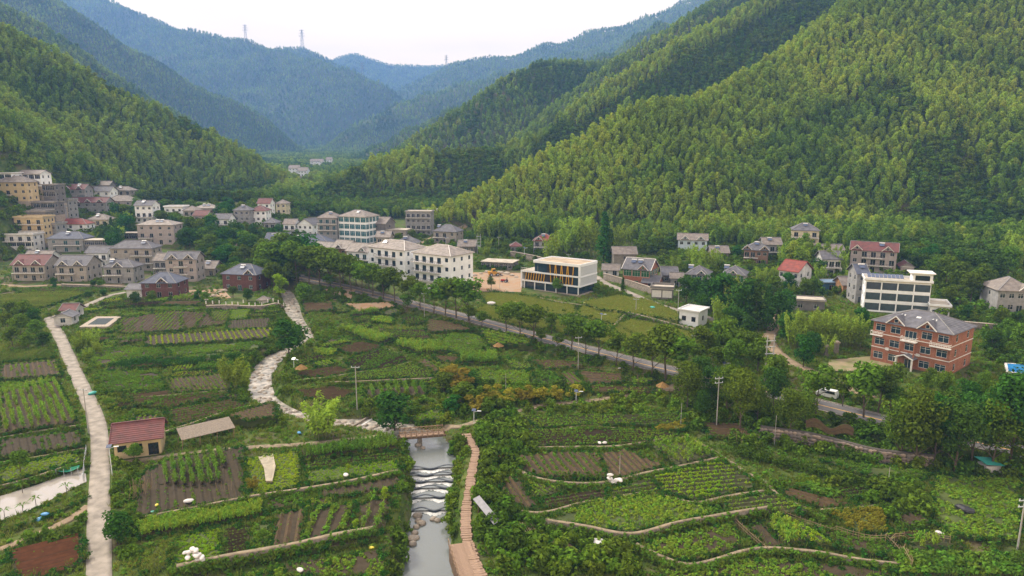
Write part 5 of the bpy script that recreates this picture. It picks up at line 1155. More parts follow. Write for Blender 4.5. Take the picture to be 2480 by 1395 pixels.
# between the stream and the road
for a in [('V', [(835, 880), (927, 853), (998, 878), (930, 899), (858, 902)], [(850, 890), (945, 860)], .95, .4, 'dark', .1, .55),
          ('S', [(818, 850), (875, 834), (924, 844), (920, 853), (847, 864)], [(830, 855), (910, 840)], 1.0, .4, 'brown', .1, 1.0),
          ('V', [(827, 924), (999, 890), (1046, 912), (1046, 923), (872, 929)], [(850, 925), (1040, 905)], .8, .5, 'grass', .6, 1.0),
          ('S', [(716, 948), (812, 940), (864, 952), (818, 976), (743, 968)], [(730, 955), (850, 948)], .9, .1, 'brown', .1, .5),
          ('C', [(884, 945), (1030, 936), (1042, 960), (892, 968)], [(920, 965), (912, 940)], 1.9, .1, 'dark', .3, .9),
          ('S', [(716, 907), (818, 893), (856, 905), (790, 918), (722, 920)], [(725, 915), (840, 898)], 1.0, .3, 'brown', .1, .8),
          ('V', [(697, 882), (778, 862), (792, 871), (702, 896)], [(700, 890), (785, 866)], 1.1, .3, 'dark', .3, .8),
          ('D', [(760, 850), (818, 853), (810, 868), (760, 863)], [(762, 858), (815, 860)], 1.2, .3, 'grass', .8, 1.0),
          ('C', [(824, 804), (875, 806), (960, 829), (918, 841), (875, 827)], [(830, 806), (940, 836)], 1.0, .4, 'grass', .9, 1.0),
          ('V', [(855, 776), (890, 767), (904, 775), (861, 787)], [(858, 780), (900, 770)], 1.0, .3, 'brown', .4, .8),
          ('D', [(904, 773), (956, 776), (950, 790), (900, 785)], [(904, 778), (950, 784)], 1.2, .4, 'grass', .9, 1.0),
          ('V', [(973, 770), (1036, 767), (1046, 783), (984, 792)], [(980, 785), (1040, 775)], 1.0, .3, 'dark', .2, .9),
          ('S', [(1032, 783), (1085, 778), (1148, 806), (1036, 809)], [(1050, 785), (1130, 805)], 1.2, .4, 'brown', .3, 2.5),
          ('V', [(930, 804), (1028, 803), (1046, 826), (933, 819)], [(935, 810), (1040, 815)], 1.2, .3, 'dark', .3, .7),
          ('C', [(961, 836), (1062, 842), (1090, 858), (1019, 863), (961, 845)], [(970, 840), (1080, 855)], 1.0, .3, 'grass', .7, 1.0),
          ('S', [(1047, 867), (1113, 870), (1105, 884), (1065, 879)], [(1050, 870), (1105, 878)], .9, .3, 'brown', .2, 1.0),
          ('V', [(1007, 879), (1025, 870), (1070, 898), (1053, 909)], [(1012, 876), (1060, 905)], 1.0, .3, 'brown', .3, .7),
          ('S', [(732, 744), (807, 744), (809, 760), (738, 766)], [(735, 755), (805, 750)], 1.0, .3, 'brown', .2, .6),
          ('S', [(836, 741), (944, 735), (959, 749), (870, 758)], [(845, 748), (950, 742)], 1.0, .3, 'clay', .2, .3),
          ('D', [(1164, 809), (1265, 819), (1292, 848), (1185, 843)], [(1170, 815), (1280, 840)], 1.3, .6, 'grass', .8, 1.0),
          ('C', [(1113, 866), (1206, 864), (1209, 887), (1116, 887)], [(1115, 876), (1208, 876)], 1.0, .3, 'grass', .4, 1.0),
          ('V', [(1220, 877), (1254, 882), (1290, 893), (1284, 901), (1249, 901)], [(1222, 880), (1284, 898)], 1.0, .3, 'grass', 1.0, 1.0),
          ('D', [(1294, 909), (1339, 906), (1361, 941), (1313, 941)], [(1300, 912), (1335, 940)], 1.5, .3, 'dark', .1, .9),
          ('V', [(1358, 909), (1393, 906), (1414, 936), (1377, 941)], [(1362, 910), (1395, 938)], 1.5, .3, 'brown', .5, .9),
          ('V', [(1398, 904), (1507, 909), (1507, 935), (1419, 934)], [(1405, 915), (1505, 925)], 1.6, .3, 'brown', .4, .7),
          ('V', [(1286, 878), (1393, 878), (1420, 893), (1320, 900)], [(1290, 885), (1410, 890)], 1.4, .3, 'brown', .4, .6),
          ('V', [(1430, 942), (1587, 946), (1575, 957), (1430, 956)], [(1435, 948), (1580, 951)], 1.2, .3, 'brown', .5, .8),
          ('D', [(1526, 920), (1574, 920), (1584, 935), (1536, 941)], [(1530, 925), (1580, 932)], 1.4, .3, 'grass', .7, 1.0),
          ]:
    plot(a[0], a[1], a[2], a[3], a[4], a[5], tint=a[6], fill=a[7])
plot('W', [(1148, 902), (1281, 904), (1281, 938), (1160, 936)], h=.2, soil='grass', tint=.7)
plot('W', [(1100, 805), (1160, 812), (1185, 845), (1110, 860), (1060, 838)], h=.2, soil='grass', tint=.5)
plot('L', [(985, 1012), (1060, 1004), (1085, 1020), (1010, 1034)], h=.2, soil='grass', tint=.1, size=.8)
# the meadows above the road
plot('G', [(1162, 714), (1262, 716), (1385, 742), (1396, 766), (1310, 768), (1180, 740)], h=.3, soil='meadow', tint=1.0, size=1.2)
plot('G', [(1150, 752), (1180, 742), (1310, 770), (1330, 796), (1290, 802), (1200, 778)], h=.15, soil='meadow', tint=.9, size=1.2)
plot('G', [(1330, 775), (1420, 770), (1520, 800), (1560, 830), (1480, 838), (1350, 808)], h=.15, soil='meadow', tint=.9, size=1.2)
plot('G', [(1412, 744), (1500, 728), (1570, 740), (1640, 770), (1640, 788), (1520, 768), (1450, 762)], h=.9, soil='meadow', tint=1.05, size=1.2)
plot('G', [(1412, 748), (1505, 766), (1488, 792), (1395, 768)], h=.5, soil='meadow', tint=1.05, size=1.2)
plot('G', [(1495, 790), (1530, 778), (1640, 800), (1720, 815), (1700, 850), (1600, 832), (1530, 812)], h=.2, soil='meadow', tint=1.0, size=1.2)
# right of the stream
for a in [('V', [(1267, 1018), (1646, 1010), (1646, 1037), (1420, 1038), (1297, 1045)], [(1300, 1035), (1640, 1022)], .95, .4, 'grass', .4, .95),
          ('V', [(1270, 1052), (1580, 1052), (1658, 1069), (1497, 1089), (1297, 1092)], [(1290, 1075), (1640, 1064)], .95, .5, 'dark', .35, .9),
          ('Y', [(1583, 1046), (1658, 1032), (1658, 1050), (1586, 1054)], None, 1, .5, 'grass', .2, 1),
          ('V', [(1262, 1115), (1348, 1106), (1450, 1111), (1470, 1170), (1324, 1170), (1259, 1147)], [(1330, 1165), (1290, 1112)], 1.4, .5, 'brown', .3, .75),
          ('S', [(1452, 1111), (1512, 1100), (1612, 1141), (1512, 1170), (1474, 1170)], [(1455, 1112), (1505, 1168)], 1.2, .5, 'brown', .3, 1.6),
          ('C', [(1580, 1092), (1670, 1080), (1705, 1105), (1732, 1120), (1640, 1142)], [(1590, 1095), (1650, 1138)], 1.5, .5, 'grass', .6, .8),
          ('S', [(1207, 1165), (1252, 1165), (1307, 1246), (1237, 1234)], [(1225, 1168), (1275, 1240)], 1.0, .4, 'brown', .3, 1.2),
          ('V', [(1276, 1174), (1372, 1194), (1307, 1214), (1289, 1206)], [(1285, 1180), (1330, 1206)], .8, .3, 'grass', .7, 1.0),
          ('S', [(1309, 1216), (1461, 1195), (1470, 1217), (1326, 1238)], [(1320, 1230), (1465, 1206)], 1.0, .3, 'dark', .3, 2.0),
          ('R', [(1583, 1165), (1750, 1131), (1822, 1174), (1822, 1192), (1690, 1222), (1606, 1205)], [(1595, 1190), (1800, 1172)], 1.25, .45, 'grass', .1, 1),
          ('V', [(1478, 1196), (1578, 1168), (1602, 1204), (1480, 1214)], [(1485, 1208), (1595, 1190)], 1.2, .35, 'grass', .5, .9),
          ('W', [(1467, 1222), (1571, 1210), (1676, 1236), (1735, 1250), (1661, 1278), (1527, 1302), (1322, 1276), (1366, 1256)], None, 1, .5, 'grass', .7, 1),
          ('W', [(1555, 1330), (1766, 1285), (1802, 1334), (1673, 1374), (1582, 1356)], None, 1, .5, 'brown', .5, 1),
          ('S', [(1333, 1322), (1378, 1319), (1420, 1364), (1399, 1376)], [(1340, 1325), (1405, 1370)], 1.2, .3, 'brown', .3, 1.5),
          ('V', [(1744, 1226), (1865, 1207), (1983, 1253), (1893, 1252), (1780, 1266)], [(1760, 1245), (1900, 1228)], 1.2, .4, 'grass', .6, .8),
          ('S', [(1888, 1205), (1924, 1187), (2039, 1228), (2100, 1235), (1989, 1240)], [(1900, 1200), (2040, 1236)], 1.2, .4, 'brown', .2, .7),
          ('D', [(1912, 1190), (1960, 1186), (2040, 1216), (2036, 1228)], [(1915, 1192), (2038, 1222)], 1.1, .55, 'dark', .2, 1.0),
          ('Y', [(2010, 1252), (2135, 1244), (2148, 1300), (2066, 1300)], None, 1, .4, 'grass', .0, 1),
          ('S', [(1817, 1287), (1847, 1275), (1903, 1335), (1863, 1346)], [(1830, 1285), (1880, 1342)], 1.2, .3, 'dark', .2, .3),
          ('C', [(1851, 1271), (1895, 1271), (1960, 1325), (1909, 1342)], [(1862, 1275), (1925, 1335)], 1.1, .3, 'grass', .9, 1.0),
          ('R', [(1897, 1272), (1939, 1275), (2035, 1334), (1962, 1326)], [(1905, 1273), (2000, 1332)], .9, .3, 'grass', .3, 1),
          ('W', [(1957, 1290), (2139, 1316), (2183, 1366), (2047, 1335)], None, 1, .3, 'brown', .3, 1),
          ('W', [(2269, 1163), (2468, 1167), (2461, 1318), (2302, 1306), (2252, 1243)], None, 1, .3, 'grass', .55, 1),
          ('D', [(2150, 1352), (2480, 1362), (2480, 1410), (2180, 1410)], [(2160, 1380), (2480, 1385)], 1.2, .5, 'dark', .1, 1.0),
          ('W', [(1600, 1392), (1840, 1362), (2150, 1385), (2150, 1410), (1600, 1410)], None, 1, .2, 'brown', .4, 1),
          ('W', [(1990, 1120), (2130, 1135), (2260, 1145), (2240, 1165), (2100, 1158)], None, 1, .2, 'grass', .1, 1),
          ('V', [(1700, 1030), (1790, 1030), (1830, 1070), (1720, 1064)], [(1710, 1045), (1810, 1048)], 1.3, .2, 'brown', .3, .7)]:
    plot(a[0], a[1], a[2], a[3], a[4], a[5], tint=a[6], fill=a[7])

POND = [(0, 1204), (90, 1176), (170, 1146), (206, 1134), (210, 1168), (160, 1192), (110, 1218), (60, 1242), (0, 1264)]
KEEP_CLEAR = [[at(*q)[:2] for q in P_] for P_ in (POND, [(625, 1112), (662, 1106), (668, 1136), (660, 1172), (644, 1172), (640, 1140)], [(192, 797), (262, 797), (296, 770), (232, 770)], [(1995, 900), (2180, 900), (2130, 862), (2010, 872)], [(1090, 722), (1262, 712), (1270, 655), (1130, 652)])]
FIELDS += KEEP_CLEAR
# smaller plots packed between the large ones
def packed(region, cw, ch, seed, ang_px=None, kinds='VVSWCGRD'):
    C = np.array([at(*p)[:2] for p in region]); r = random.Random(seed); a = at(*ang_px[0]), at(*ang_px[1]); th = math.atan2(a[1][1] - a[0][1], a[1][0] - a[0][0])
    u, v = np.array([math.cos(th), math.sin(th)]), np.array([-math.sin(th), math.cos(th)]); o = C.mean(0); q = (C - o); us, vs2 = q @ u, q @ v; y = vs2.min()
    while y < vs2.max():
        h_ = ch * r.uniform(.7, 1.3); x = us.min() + r.uniform(-cw, 0)
        while x < us.max():
            w_ = cw * r.uniform(.6, 1.5); sk = r.uniform(-.8, .8)
            P = [o + u * (x + .4 + sk * k[1]) + v * (y + .35) if False else o + u * (x + (.4 if k[0] == 0 else w_ - .4) + sk * k[1]) + v * (y + (.35 if k[1] == 0 else h_ - .35) + .5 * math.sin((x + w_ * k[0]) / 9 + seed)) for k in ((0, 0), (1, 0), (1, 1), (0, 1))]
            x += w_
            S_ = [P[0] * (1 - i) * (1 - j) + P[1] * i * (1 - j) + P[2] * i * j + P[3] * (1 - i) * j for i in (.08, .36, .64, .92) for j in (.12, .5, .88)]; sx, sy = np.array([p[0] for p in S_]), np.array([p[1] for p in S_])
            if not inside(sx, sy, C).all(): continue
            if any(inside(sx, sy, f_).any() for f_ in FIELDS): continue
            if (seg_dist(sx, sy, RIVER)[0] < 5).any() or (seg_dist(sx, sy, ROAD)[0] < 6).any() or any((seg_dist(sx, sy, [(p[0], p[1], 0) for p in L_])[0] < 2.4).any() for L_ in ROUTES): continue
            if any(((sx - c[0]) ** 2 + (sy - c[1]) ** 2 < (c[2] + .5) ** 2).any() for c in PADS): continue
            px_ = [project(p[0], p[1], Tz(p[0], p[1])) for p in P]; k = r.choice(kinds); long_ = r.random() < .5
            row = (px_[0], px_[1]) if long_ else (px_[0], px_[3])
            plot(k, px_, row, r.choice((.85, 1.0, 1.3)), r.uniform(.15, .5), r.choice(('dark', 'brown', 'grass') if k != 'S' else ('dark', 'brown')), tint=r.uniform(.1, .9), fill=r.uniform(.6, 1.0), size=r.uniform(.75, 1.0))
        y += h_
ROUTES = [LANE] + [pxline(P) for _, P, w, _ in TRACKS]
packed([(205, 765), (690, 758), (655, 850), (590, 960), (660, 990), (560, 1065), (300, 1085), (275, 960), (190, 830)], 7, 4.5, 21, [(300, 860), (600, 840)])
packed([(735, 745), (960, 738), (1180, 792), (1640, 915), (1560, 955), (1180, 935), (1060, 960), (900, 1000), (715, 975), (700, 880), (830, 800)], 7, 4.5, 22, [(800, 900), (1000, 860)])
packed([(1270, 1010), (1660, 1000), (1780, 1090), (1850, 1180), (2250, 1180), (2480, 1170), (2480, 1390), (1600, 1400), (1330, 1290), (1210, 1170)], 6, 4, 23, [(1300, 1200), (1700, 1170)])
packed([(330, 1110), (985, 1070), (960, 1395), (340, 1400)], 5, 3.5, 24, [(400, 1300), (800, 1240)])
packed([(0, 700), (300, 700), (690, 755), (690, 765), (300, 765), (0, 765)], 10, 5, 25, [(0, 740), (300, 735)])
packed([(0, 850), (130, 850), (200, 1000), (210, 1100), (0, 1130)], 6, 4, 26, [(0, 930), (140, 915)])
# terrace walls with a trodden path on top
def terrace_wall(label, P, h=0.5, w=0.6, m=COPING):
    h = h * .8 + .45; w *= .85
    me, S = ribbon('terrace_wall', pxline(P), w, m, h, thick=h + 1.2, cross=3, wob=.5)
    me.materials.append(STONE); nz_ = np.zeros(len(me.polygons) * 3); me.polygons.foreach_get('normal', nz_); me.polygons.foreach_set('material_index', (np.abs(nz_[2::3]) < 0.6).astype(np.int32))
    t = thing('terrace_wall', label, 'wall', (0, 0, 0), group='stone walls between the terraces', me=me)
    r = np.random.RandomState(len(label)); n = int(len(S) * 13); i = r.randint(0, len(S), n); q = S[i] + r.randn(n, 2) * 0.3 + np.array([0, -.55])
    scatter('wall_weed', np.c_[q, T(q[:, 0], q[:, 1]) + h * r.rand(n) * 0.9], CROPS, 0.45 + 0.6 * r.rand(n), 0.1, parent=t, seed=n)
    scatter('wall_grass', np.c_[q[::2], T(q[::2, 0], q[::2, 1]) + h * r.rand(len(q[::2])) * 0.8], TUFTS, 0.8 + 0.6 * r.rand(len(q[::2])), 0.2, parent=t, seed=n + 1)
for a in [('long stone terrace wall with tan path on top below the leafy taro plots', [(430, 1398), (500, 1382), (560, 1370), (700, 1345), (800, 1322), (905, 1302)], 1.5, .8),
          ('terrace wall between the lime lawn and the dark seedling rows', [(600, 1216), (760, 1192), (860, 1174), (968, 1152)], .7, .6),
          ('low wall below the bean field beside the rice strip', [(325, 1268), (460, 1242), (597, 1215)], .5, .5),
          ('mossy wall below the corn rows beside the concrete lane', [(0, 1074), (100, 1056), (196, 1042)], .9, .55),
          ('stone wall along the upper edge of the lime strip', [(0, 1132), (100, 1116), (205, 1096)], .6, .5),
          ('dark stone wall along the pond below the lime strip', [(0, 1193), (90, 1168), (170, 1140), (207, 1128)], .9, .5),
          ('pale kerb between two grass plots beside the concrete lane', [(0, 890), (70, 884), (140, 878)], .5, .4),
          ('thin pale path edge below the bushes at the lane', [(0, 866), (60, 858), (122, 850)], .5, .4),
          ('slanting path wall above the yellow barn', [(396, 1056), (470, 1032), (545, 1006), (610, 990)], .5, .6),
          ('pale edge wall below the green striped plot', [(320, 972), (430, 964), (500, 958), (578, 954)], .6, .45),
          ('curving path wall between the two striped green fields', [(1292, 1048), (1350, 1049), (1420, 1040), (1500, 1047), (1580, 1052)], .5, .5),
          ('terrace wall with flowering edge below the striped green field', [(1285, 1096), (1400, 1094), (1500, 1092), (1600, 1076), (1670, 1070)], .8, .5),
          ('grassy terrace wall below the bean poles', [(1256, 1152), (1300, 1172), (1380, 1184), (1470, 1182), (1560, 1160), (1660, 1140), (1740, 1122)], .9, .6),
          ('long winding stone path from the timber pole down to the reed plot', [(1672, 1072), (1720, 1098), (1770, 1130), (1820, 1162), (1858, 1186), (1890, 1215), (1935, 1236), (1990, 1262)], .6, .6),
          ('wavy path wall below the lime striped field', [(1236, 1246), (1310, 1254), (1400, 1232), (1480, 1218), (1570, 1206), (1640, 1222), (1690, 1229), (1760, 1214), (1850, 1200)], .6, .6),
          ('high hedge-covered terrace wall above the red machine', [(1320, 1284), (1420, 1300), (1530, 1318), (1640, 1290), (1740, 1272), (1860, 1252)], 1.6, .6),
          ('bottom path wall curving below the weedy brown plot', [(1540, 1334), (1600, 1364), (1660, 1384), (1720, 1376), (1830, 1346), (1960, 1352), (2080, 1372), (2200, 1386)], .9, .6),
          ('short wall joining the winding path below the taro rows', [(1988, 1246), (2050, 1242), (2120, 1236)], .5, .5),
          ('grassy bund above the round soil plot by the stream', [(720, 928), (800, 920), (870, 908), (930, 900), (1000, 882)], .5, .5),
          ('grassy bund below the smooth green plot', [(800, 936), (870, 934), (960, 930), (1050, 926)], .9, .5),
          ('field path running from the corn strip towards the road', [(924, 846), (965, 862), (1002, 876), (1030, 872)], .4, .6),
          ('long pale bund across the middle terraces', [(1040, 828), (1100, 834), (1150, 840), (1200, 850)], .4, .5),
          ('retaining wall under the white-windowed pavilion meadow', [(1512, 766), (1560, 778), (1620, 794), (1690, 812), (1730, 818)], 1.6, .5),
          ('sloping concrete edge of the upper meadow step', [(1395, 772), (1410, 758), (1422, 746)], .9, .9),
          ('second sloping concrete edge beside the pavilion meadow', [(1488, 796), (1500, 782), (1516, 766)], .9, .9),
          ('low retaining wall below the modern white building', [(1305, 728), (1350, 738), (1420, 748)], 1.0, .5)]:
    terrace_wall(*a[:3], a[3])
def clear_of(x, y, pads, extra=0.0):
    ok = np.ones(len(x), bool)
    for cx, cy, r in pads: ok &= (x - cx) ** 2 + (y - cy) ** 2 > (r + extra) ** 2
    return ok
# ------------------------------------------------------------------ trees, hedges, undergrowth
def tree_protos():
    P = {}
    P['b'] = [(trunk_mesh('tree_trunk', i, 8), crown_mesh('tree_crown', L_BROAD, 200 + i, 8, 3.2, 17, 85, .30), 8.0) for i in range(5)]
    P['s'] = [(trunk_mesh('tall_trunk', 20 + i, 9, .15, top=.7), crown_mesh('tall_crown', L_BROAD, 220 + i, 9, 2.9, 14, 80, .30, base=.42), 9.0) for i in range(4)]
    P['d'] = [(trunk_mesh('dark_trunk', 30 + i, 8), crown_mesh('dark_crown', L_DARK, 240 + i, 8, 3.5, 19, 90, .30, base=.12), 8.0) for i in range(4)]
    P['D'] = [(trunk_mesh('grove_trunk', 35 + i, 15, .24, top=.7, limbs=7), crown_mesh('grove_crown', L_DARK if i % 2 else L_BROAD, 245 + i, 15, 5.0, 34, 120, .30, base=.25), 15.0) for i in range(4)]
    P['c'] = [(trunk_mesh('fir_trunk', 40 + i, 11, .16, top=.9, limbs=0), crown_mesh('fir_crown', L_DARK, 250 + i, 11, 2.3, 18, 75, .30, base=.1, shape='cone'), 11.0) for i in range(3)]
    P['t'] = [(trunk_mesh('thin_trunk', 45 + i, 6, .07, limbs=3), crown_mesh('thin_crown', L_BROAD, 255 + i, 6, 1.3, 9, 26, .22, base=.3), 6.0) for i in range(3)]
    P['l'] = [(trunk_mesh('young_trunk', 50 + i, 6, .1), crown_mesh('lime_crown', L_LIME, 260 + i, 6, 2.0, 13, 70, .24, base=.1), 6.0) for i in range(2)]
    P['y'] = [(trunk_mesh('shrub_trunk', 55 + i, 3, .06), crown_mesh('yellow_crown', L_YELLOW, 265 + i, 3, 1.6, 10, 50, .2, base=.05), 3.0) for i in range(2)]
    P['r'] = [(trunk_mesh('shrub_trunk', 58, 3, .06), crown_mesh('red_crown', L_RED, 268, 3, 1.3, 9, 50, .2, base=.05), 3.0)]
    k = []
    for i in range(3):   # a bamboo clump: several nodding plumes rising together
        rs = np.random.RandomState(300 + i); V, F = [], []; cu = MB(); nv = 0
        for q in range(13):
            a, r = rs.rand() * 6.283, 1.7 * math.sqrt(rs.rand()); hh = 6.5 + 3.0 * rs.rand(); n = 130
            t = 0.25 + 0.75 * rs.rand(n); an = rs.rand(n) * 6.283; rad = 1.0 * np.sin(np.clip((t - .2) / .85, 0, 1) * 3.0 + .1) ** .8 * (0.3 + .7 * np.sqrt(rs.rand(n)))
            ox, oy = r * math.cos(a), r * math.sin(a); lx, ly = math.cos(a) * .16 * hh, math.sin(a) * .16 * hh; bend = np.clip(t - .3, 0, 1) ** 2 * 2.2
            Cc = np.stack([ox + lx * bend + rad * np.cos(an), oy + ly * bend + rad * np.sin(an), t * hh - rad * .3], 1)
            N = np.stack([np.cos(an), np.sin(an), .5 + .5 * rs.rand(n)], 1) + rs.randn(n, 3) * .4
            v, f = leaf_quads(Cc, N, .30, .42, rs, .5); V.append(v); F.append(f + nv); nv += len(v)
            cu.bar((ox * .6, oy * .6, -.5), (ox + lx * .3, oy + ly * .3, hh * .6), .1, n=4)
        k.append((cu.me('bamboo_culm', CULM), mesh('bamboo_crown', np.concatenate(V), np.concatenate(F), L_BAMBOO), 9.0))
    P['k'] = k
    return P
PROTO = tree_protos()
KIND = {'b': ('broadleaf_tree', 'tree', 'trunk', 'crown'), 's': ('roadside_tree', 'tree', 'trunk', 'crown'), 'D': ('tall_tree', 'tree', 'trunk', 'crown'), 'd': ('dark_tree', 'tree', 'trunk', 'crown'), 'c': ('fir_tree', 'tree', 'trunk', 'crown'),
        't': ('sapling', 'tree', 'trunk', 'crown'), 'l': ('lime_tree', 'tree', 'trunk', 'crown'), 'y': ('yellow_shrub', 'shrub', 'stem', 'crown'), 'r': ('red_shrub', 'shrub', 'stem', 'crown'), 'k': ('bamboo_clump', 'bamboo', 'culm', 'crown')}
_trs = random.Random(3)
TREES = []
def tree(kind, x, y, H, label, group, wide=1.0):
    tr, cr, h0 = _trs.choice(PROTO[kind]); nm, cat, a, b = KIND[kind]; s = H / h0 * _trs.uniform(.93, 1.07)
    t = thing(nm, label, cat, (x, y, surf(x, y) - .05), _trs.uniform(0, 6.28), group, scale=(s * wide, s * wide, s))
    put(a, tr, t); put(b, cr, t)['tint'] = {'k': .35, 'D': .15, 'd': .1, 's': .12}.get(kind, .15) + _trs.uniform(0, .2); TREES.append((x, y)); return t
def ptree(kind, px, py, hpx, label, group=None, wide=1.0):
    p = at(px, py); tree(kind, p[0], p[1], hpx * p[1] / FPX * 1.02, label, group, wide)
RL, RG = 'leafy green roadside tree with bare trunk along the main road', 'roadside trees along the main road'
for a in [(720, 682, 88), (748, 688, 82), (775, 692, 88), (800, 694, 84), (826, 700, 86), (850, 706, 78), (876, 712, 74), (902, 719, 74), (928, 726, 70), (957, 733, 74), (988, 741, 70), (1018, 750, 62), (1050, 760, 66), (1078, 766, 82), (1105, 772, 92), (1135, 778, 96),
          (1225, 808, 72), (1258, 818, 86), (1292, 828, 92), (1385, 852, 86), (1418, 858, 66), (1450, 866, 84), (1492, 884, 76), (1532, 897, 88), (1578, 909, 104), (1612, 918, 124), (1648, 925, 110)]:
    ptree('s', a[0], a[1], a[2] * 1.12, RL, RG, 1.3)
for a in [(655, 668, 80), (682, 655, 84), (708, 662, 88), (738, 655, 84), (768, 668, 84), (700, 700, 64), (640, 690, 60), (800, 678, 76), (832, 688, 70), (862, 694, 64), (895, 702, 60), (930, 712, 56), (665, 700, 70), (725, 640, 66), (690, 632, 66)]:
    ptree('d' if a[0] % 3 == 0 else 'b', *a, 'large spreading tree in the belt between the stream head and the apartments', 'tree belt before the apartments', 1.25)
_rr = random.Random(12); seg_ = np.r_[0, np.cumsum(np.linalg.norm(np.diff(S_ROAD, axis=0), axis=1))]; s_ = 18.0
while s_ < seg_[-1] - 6:
    for sd, gap in ((-5.0, 1), (5.2, 1)):
        q = offset(S_ROAD, sd); x, y = np.interp(s_, seg_, q[:, 0]) + _rr.uniform(-.8, .8), np.interp(s_, seg_, q[:, 1]) + _rr.uniform(-.8, .8)
        px_, py_ = project(x, y, 2.4)
        if (sd > 0 and _rr.random() < .45) or 1780 < px_ < 2120 or any((x - c[0]) ** 2 + (y - c[1]) ** 2 < 14 for c in TREES): continue
        tree('s', x, y, _rr.uniform(5.0, 7.5), RL, RG, _rr.uniform(1.1, 1.5))
    s_ += 6.0
GL, GG = 'full-crowned green tree in the grove on the slope below the main road', 'grove below the main road'
for a in [(1664, 1000, 150), (1692, 968, 125), (1722, 985, 120), (1760, 1010, 150), (1792, 1046, 170), (1835, 1020, 120), (1872, 1000, 130), (1910, 1066, 150), (1700, 1020, 90), (1950, 1040, 110)]:
    ptree('D', a[0], a[1], a[2] * .88, GL, GG, 1.0)
for a in [(1750, 880, 112), (1700, 885, 96), (1735, 860, 88), (1795, 872, 84), (1822, 875, 74), (1780, 915, 104), (1835, 905, 90), (1870, 945, 90), (1880, 960, 110)]:
    ptree('b', *a, 'bright green tree beside the main road opposite the grove', 'trees on the upper side of the main road')
for a in [(1975, 1000, 128), (2092, 1012, 150), (2040, 985, 90), (2125, 1000, 120), (2155, 960, 95)]:
    ptree('s', *a, 'green road tree with forked trunk in front of the brick villa forecourt', 'road trees before the brick villa', 1.2)
for a in [(2180, 1120, 200), (2215, 1135, 240), (2262, 1128, 230), (2310, 1150, 225), (2352, 1120, 210), (2400, 1140, 230), (2445, 1120, 270), (2490, 1130, 240), (2420, 1060, 170), (2330, 1040, 150), (2280, 990, 110), (2380, 970, 95), (2440, 985, 100), (2250, 960, 90)]:
    ptree('D', a[0], a[1], a[2] * .85, 'tall dark green tree in the shaded grove by the villa', 'dark grove below the villa', 1.0)
for a in [(1905, 835, 84), (1925, 848, 88), (1952, 840, 96), (1985, 838, 92), (2015, 835, 88), (2045, 840, 80), (2072, 838, 76), (2085, 812, 70), (1968, 862, 60), (2000, 866, 60), (1900, 810, 60)]:
    ptree('k' if a[0] % 3 else 'd', *a, 'dark leafy clump on the bank between the lane and the brick villa', 'thicket beside the brick villa')
ptree('d', 1945, 890, 84, 'round dense tree on the verge beside the villa gate')
for a in [(1662, 735, 70), (1690, 748, 78), (1722, 758, 92), (1750, 768, 110), (1775, 775, 112), (1800, 790, 116), (1745, 800, 80), (1772, 812, 76), (1880, 790, 90), (1900, 775, 70), (1700, 770, 60)]:
    ptree('k' if a[0] % 2 else 'd', *a, 'dark green bamboo-like thicket tree behind the white pavilion', 'thicket behind the white pavilion')
for a in [(1828, 798, 128), (1856, 800, 124)]: ptree('c', *a, 'tall dark conifer in the thicket behind the white pavilion', 'conifers behind the white pavilion')
ptree('d', 1808, 822, 62, 'round dark tree beside the lamp post at the lane fork')
ptree('c', 1462, 640, 120, 'tall dark fir against the bamboo behind the modern building'); ptree('c', 1478, 642, 90, 'shorter dark fir beside the tall fir behind the modern building')
ptree('c', 1508, 712, 46, 'small dark cypress on the verge of the dirt lane')
ptree('k', 1328, 648, 84, 'tall yellow bamboo clump in front of the red hip-roofed house'); 
for a in [(1385, 615, 90), (1410, 618, 100), (1432, 622, 96), (1365, 620, 70), (1500, 610, 70)]: ptree('k', *a, 'yellow-green bamboo clump behind the modern white building', 'bamboo behind the modern building')
for a in [(1690, 655, 62), (1672, 650, 50), (1718, 660, 56), (1735, 650, 46)]: ptree('k', *a, 'bright bamboo clump between the pale blue house and the green-glass house', 'bamboo between the slope houses')
for a in [(1890, 640, 50), (1905, 648, 55), (1935, 650, 48), (1960, 655, 50), (2000, 660, 60), (2030, 665, 58), (2020, 640, 44), (1985, 690, 50), (2060, 690, 50)]: ptree('k', *a, 'bamboo clump on the slope around the red-roofed white house', 'bamboo around the red-roofed house')
for a in [(2290, 700, 80), (2320, 720, 90), (2350, 735, 80), (2260, 690, 70), (2380, 720, 80), (2400, 690, 90), (2440, 680, 80), (2300, 745, 60), (2340, 775, 40), (2250, 650, 60), (2420, 800, 60), (2440, 840, 70), (2470, 860, 80), (2400, 860, 70), (2460, 800, 50)]: ptree('d' if a[0] % 3 == 0 else 'b', *a, 'leafy tree on the overgrown slope beside the grey stone house', 'trees on the overgrown slope')
ptree('d', 700, 862, 96, 'large dark round tree on the bank of the upper stream', None, 1.2)
ptree('k', 775, 1062, 116, 'big yellow-green bamboo clump beside the stepping stones', None, 1.5)
ptree('d', 955, 1048, 102, 'dense dark green tree beside the timber bridge', None, 1.25)
ptree('k', 560, 952, 82, 'pale bamboo clump on the bank of the stream bend', None, 1.3); ptree('k', 590, 948, 66, 'smaller bamboo clump at the edge of the stream bend')
ptree('d', 284, 1318, 84, 'round dark orange tree at the edge of the concrete lane', None, 1.2)
ptree('b', 52, 1160, 56, 'small spreading tree on the lime grass above the pond', None, 1.2)
ptree('l', 680, 722, 62, 'round lime-green tree at the head of the stream', None, 1.25); ptree('b', 735, 738, 50, 'bushy tree beside the lime-green tree at the stream head', None, 1.4)
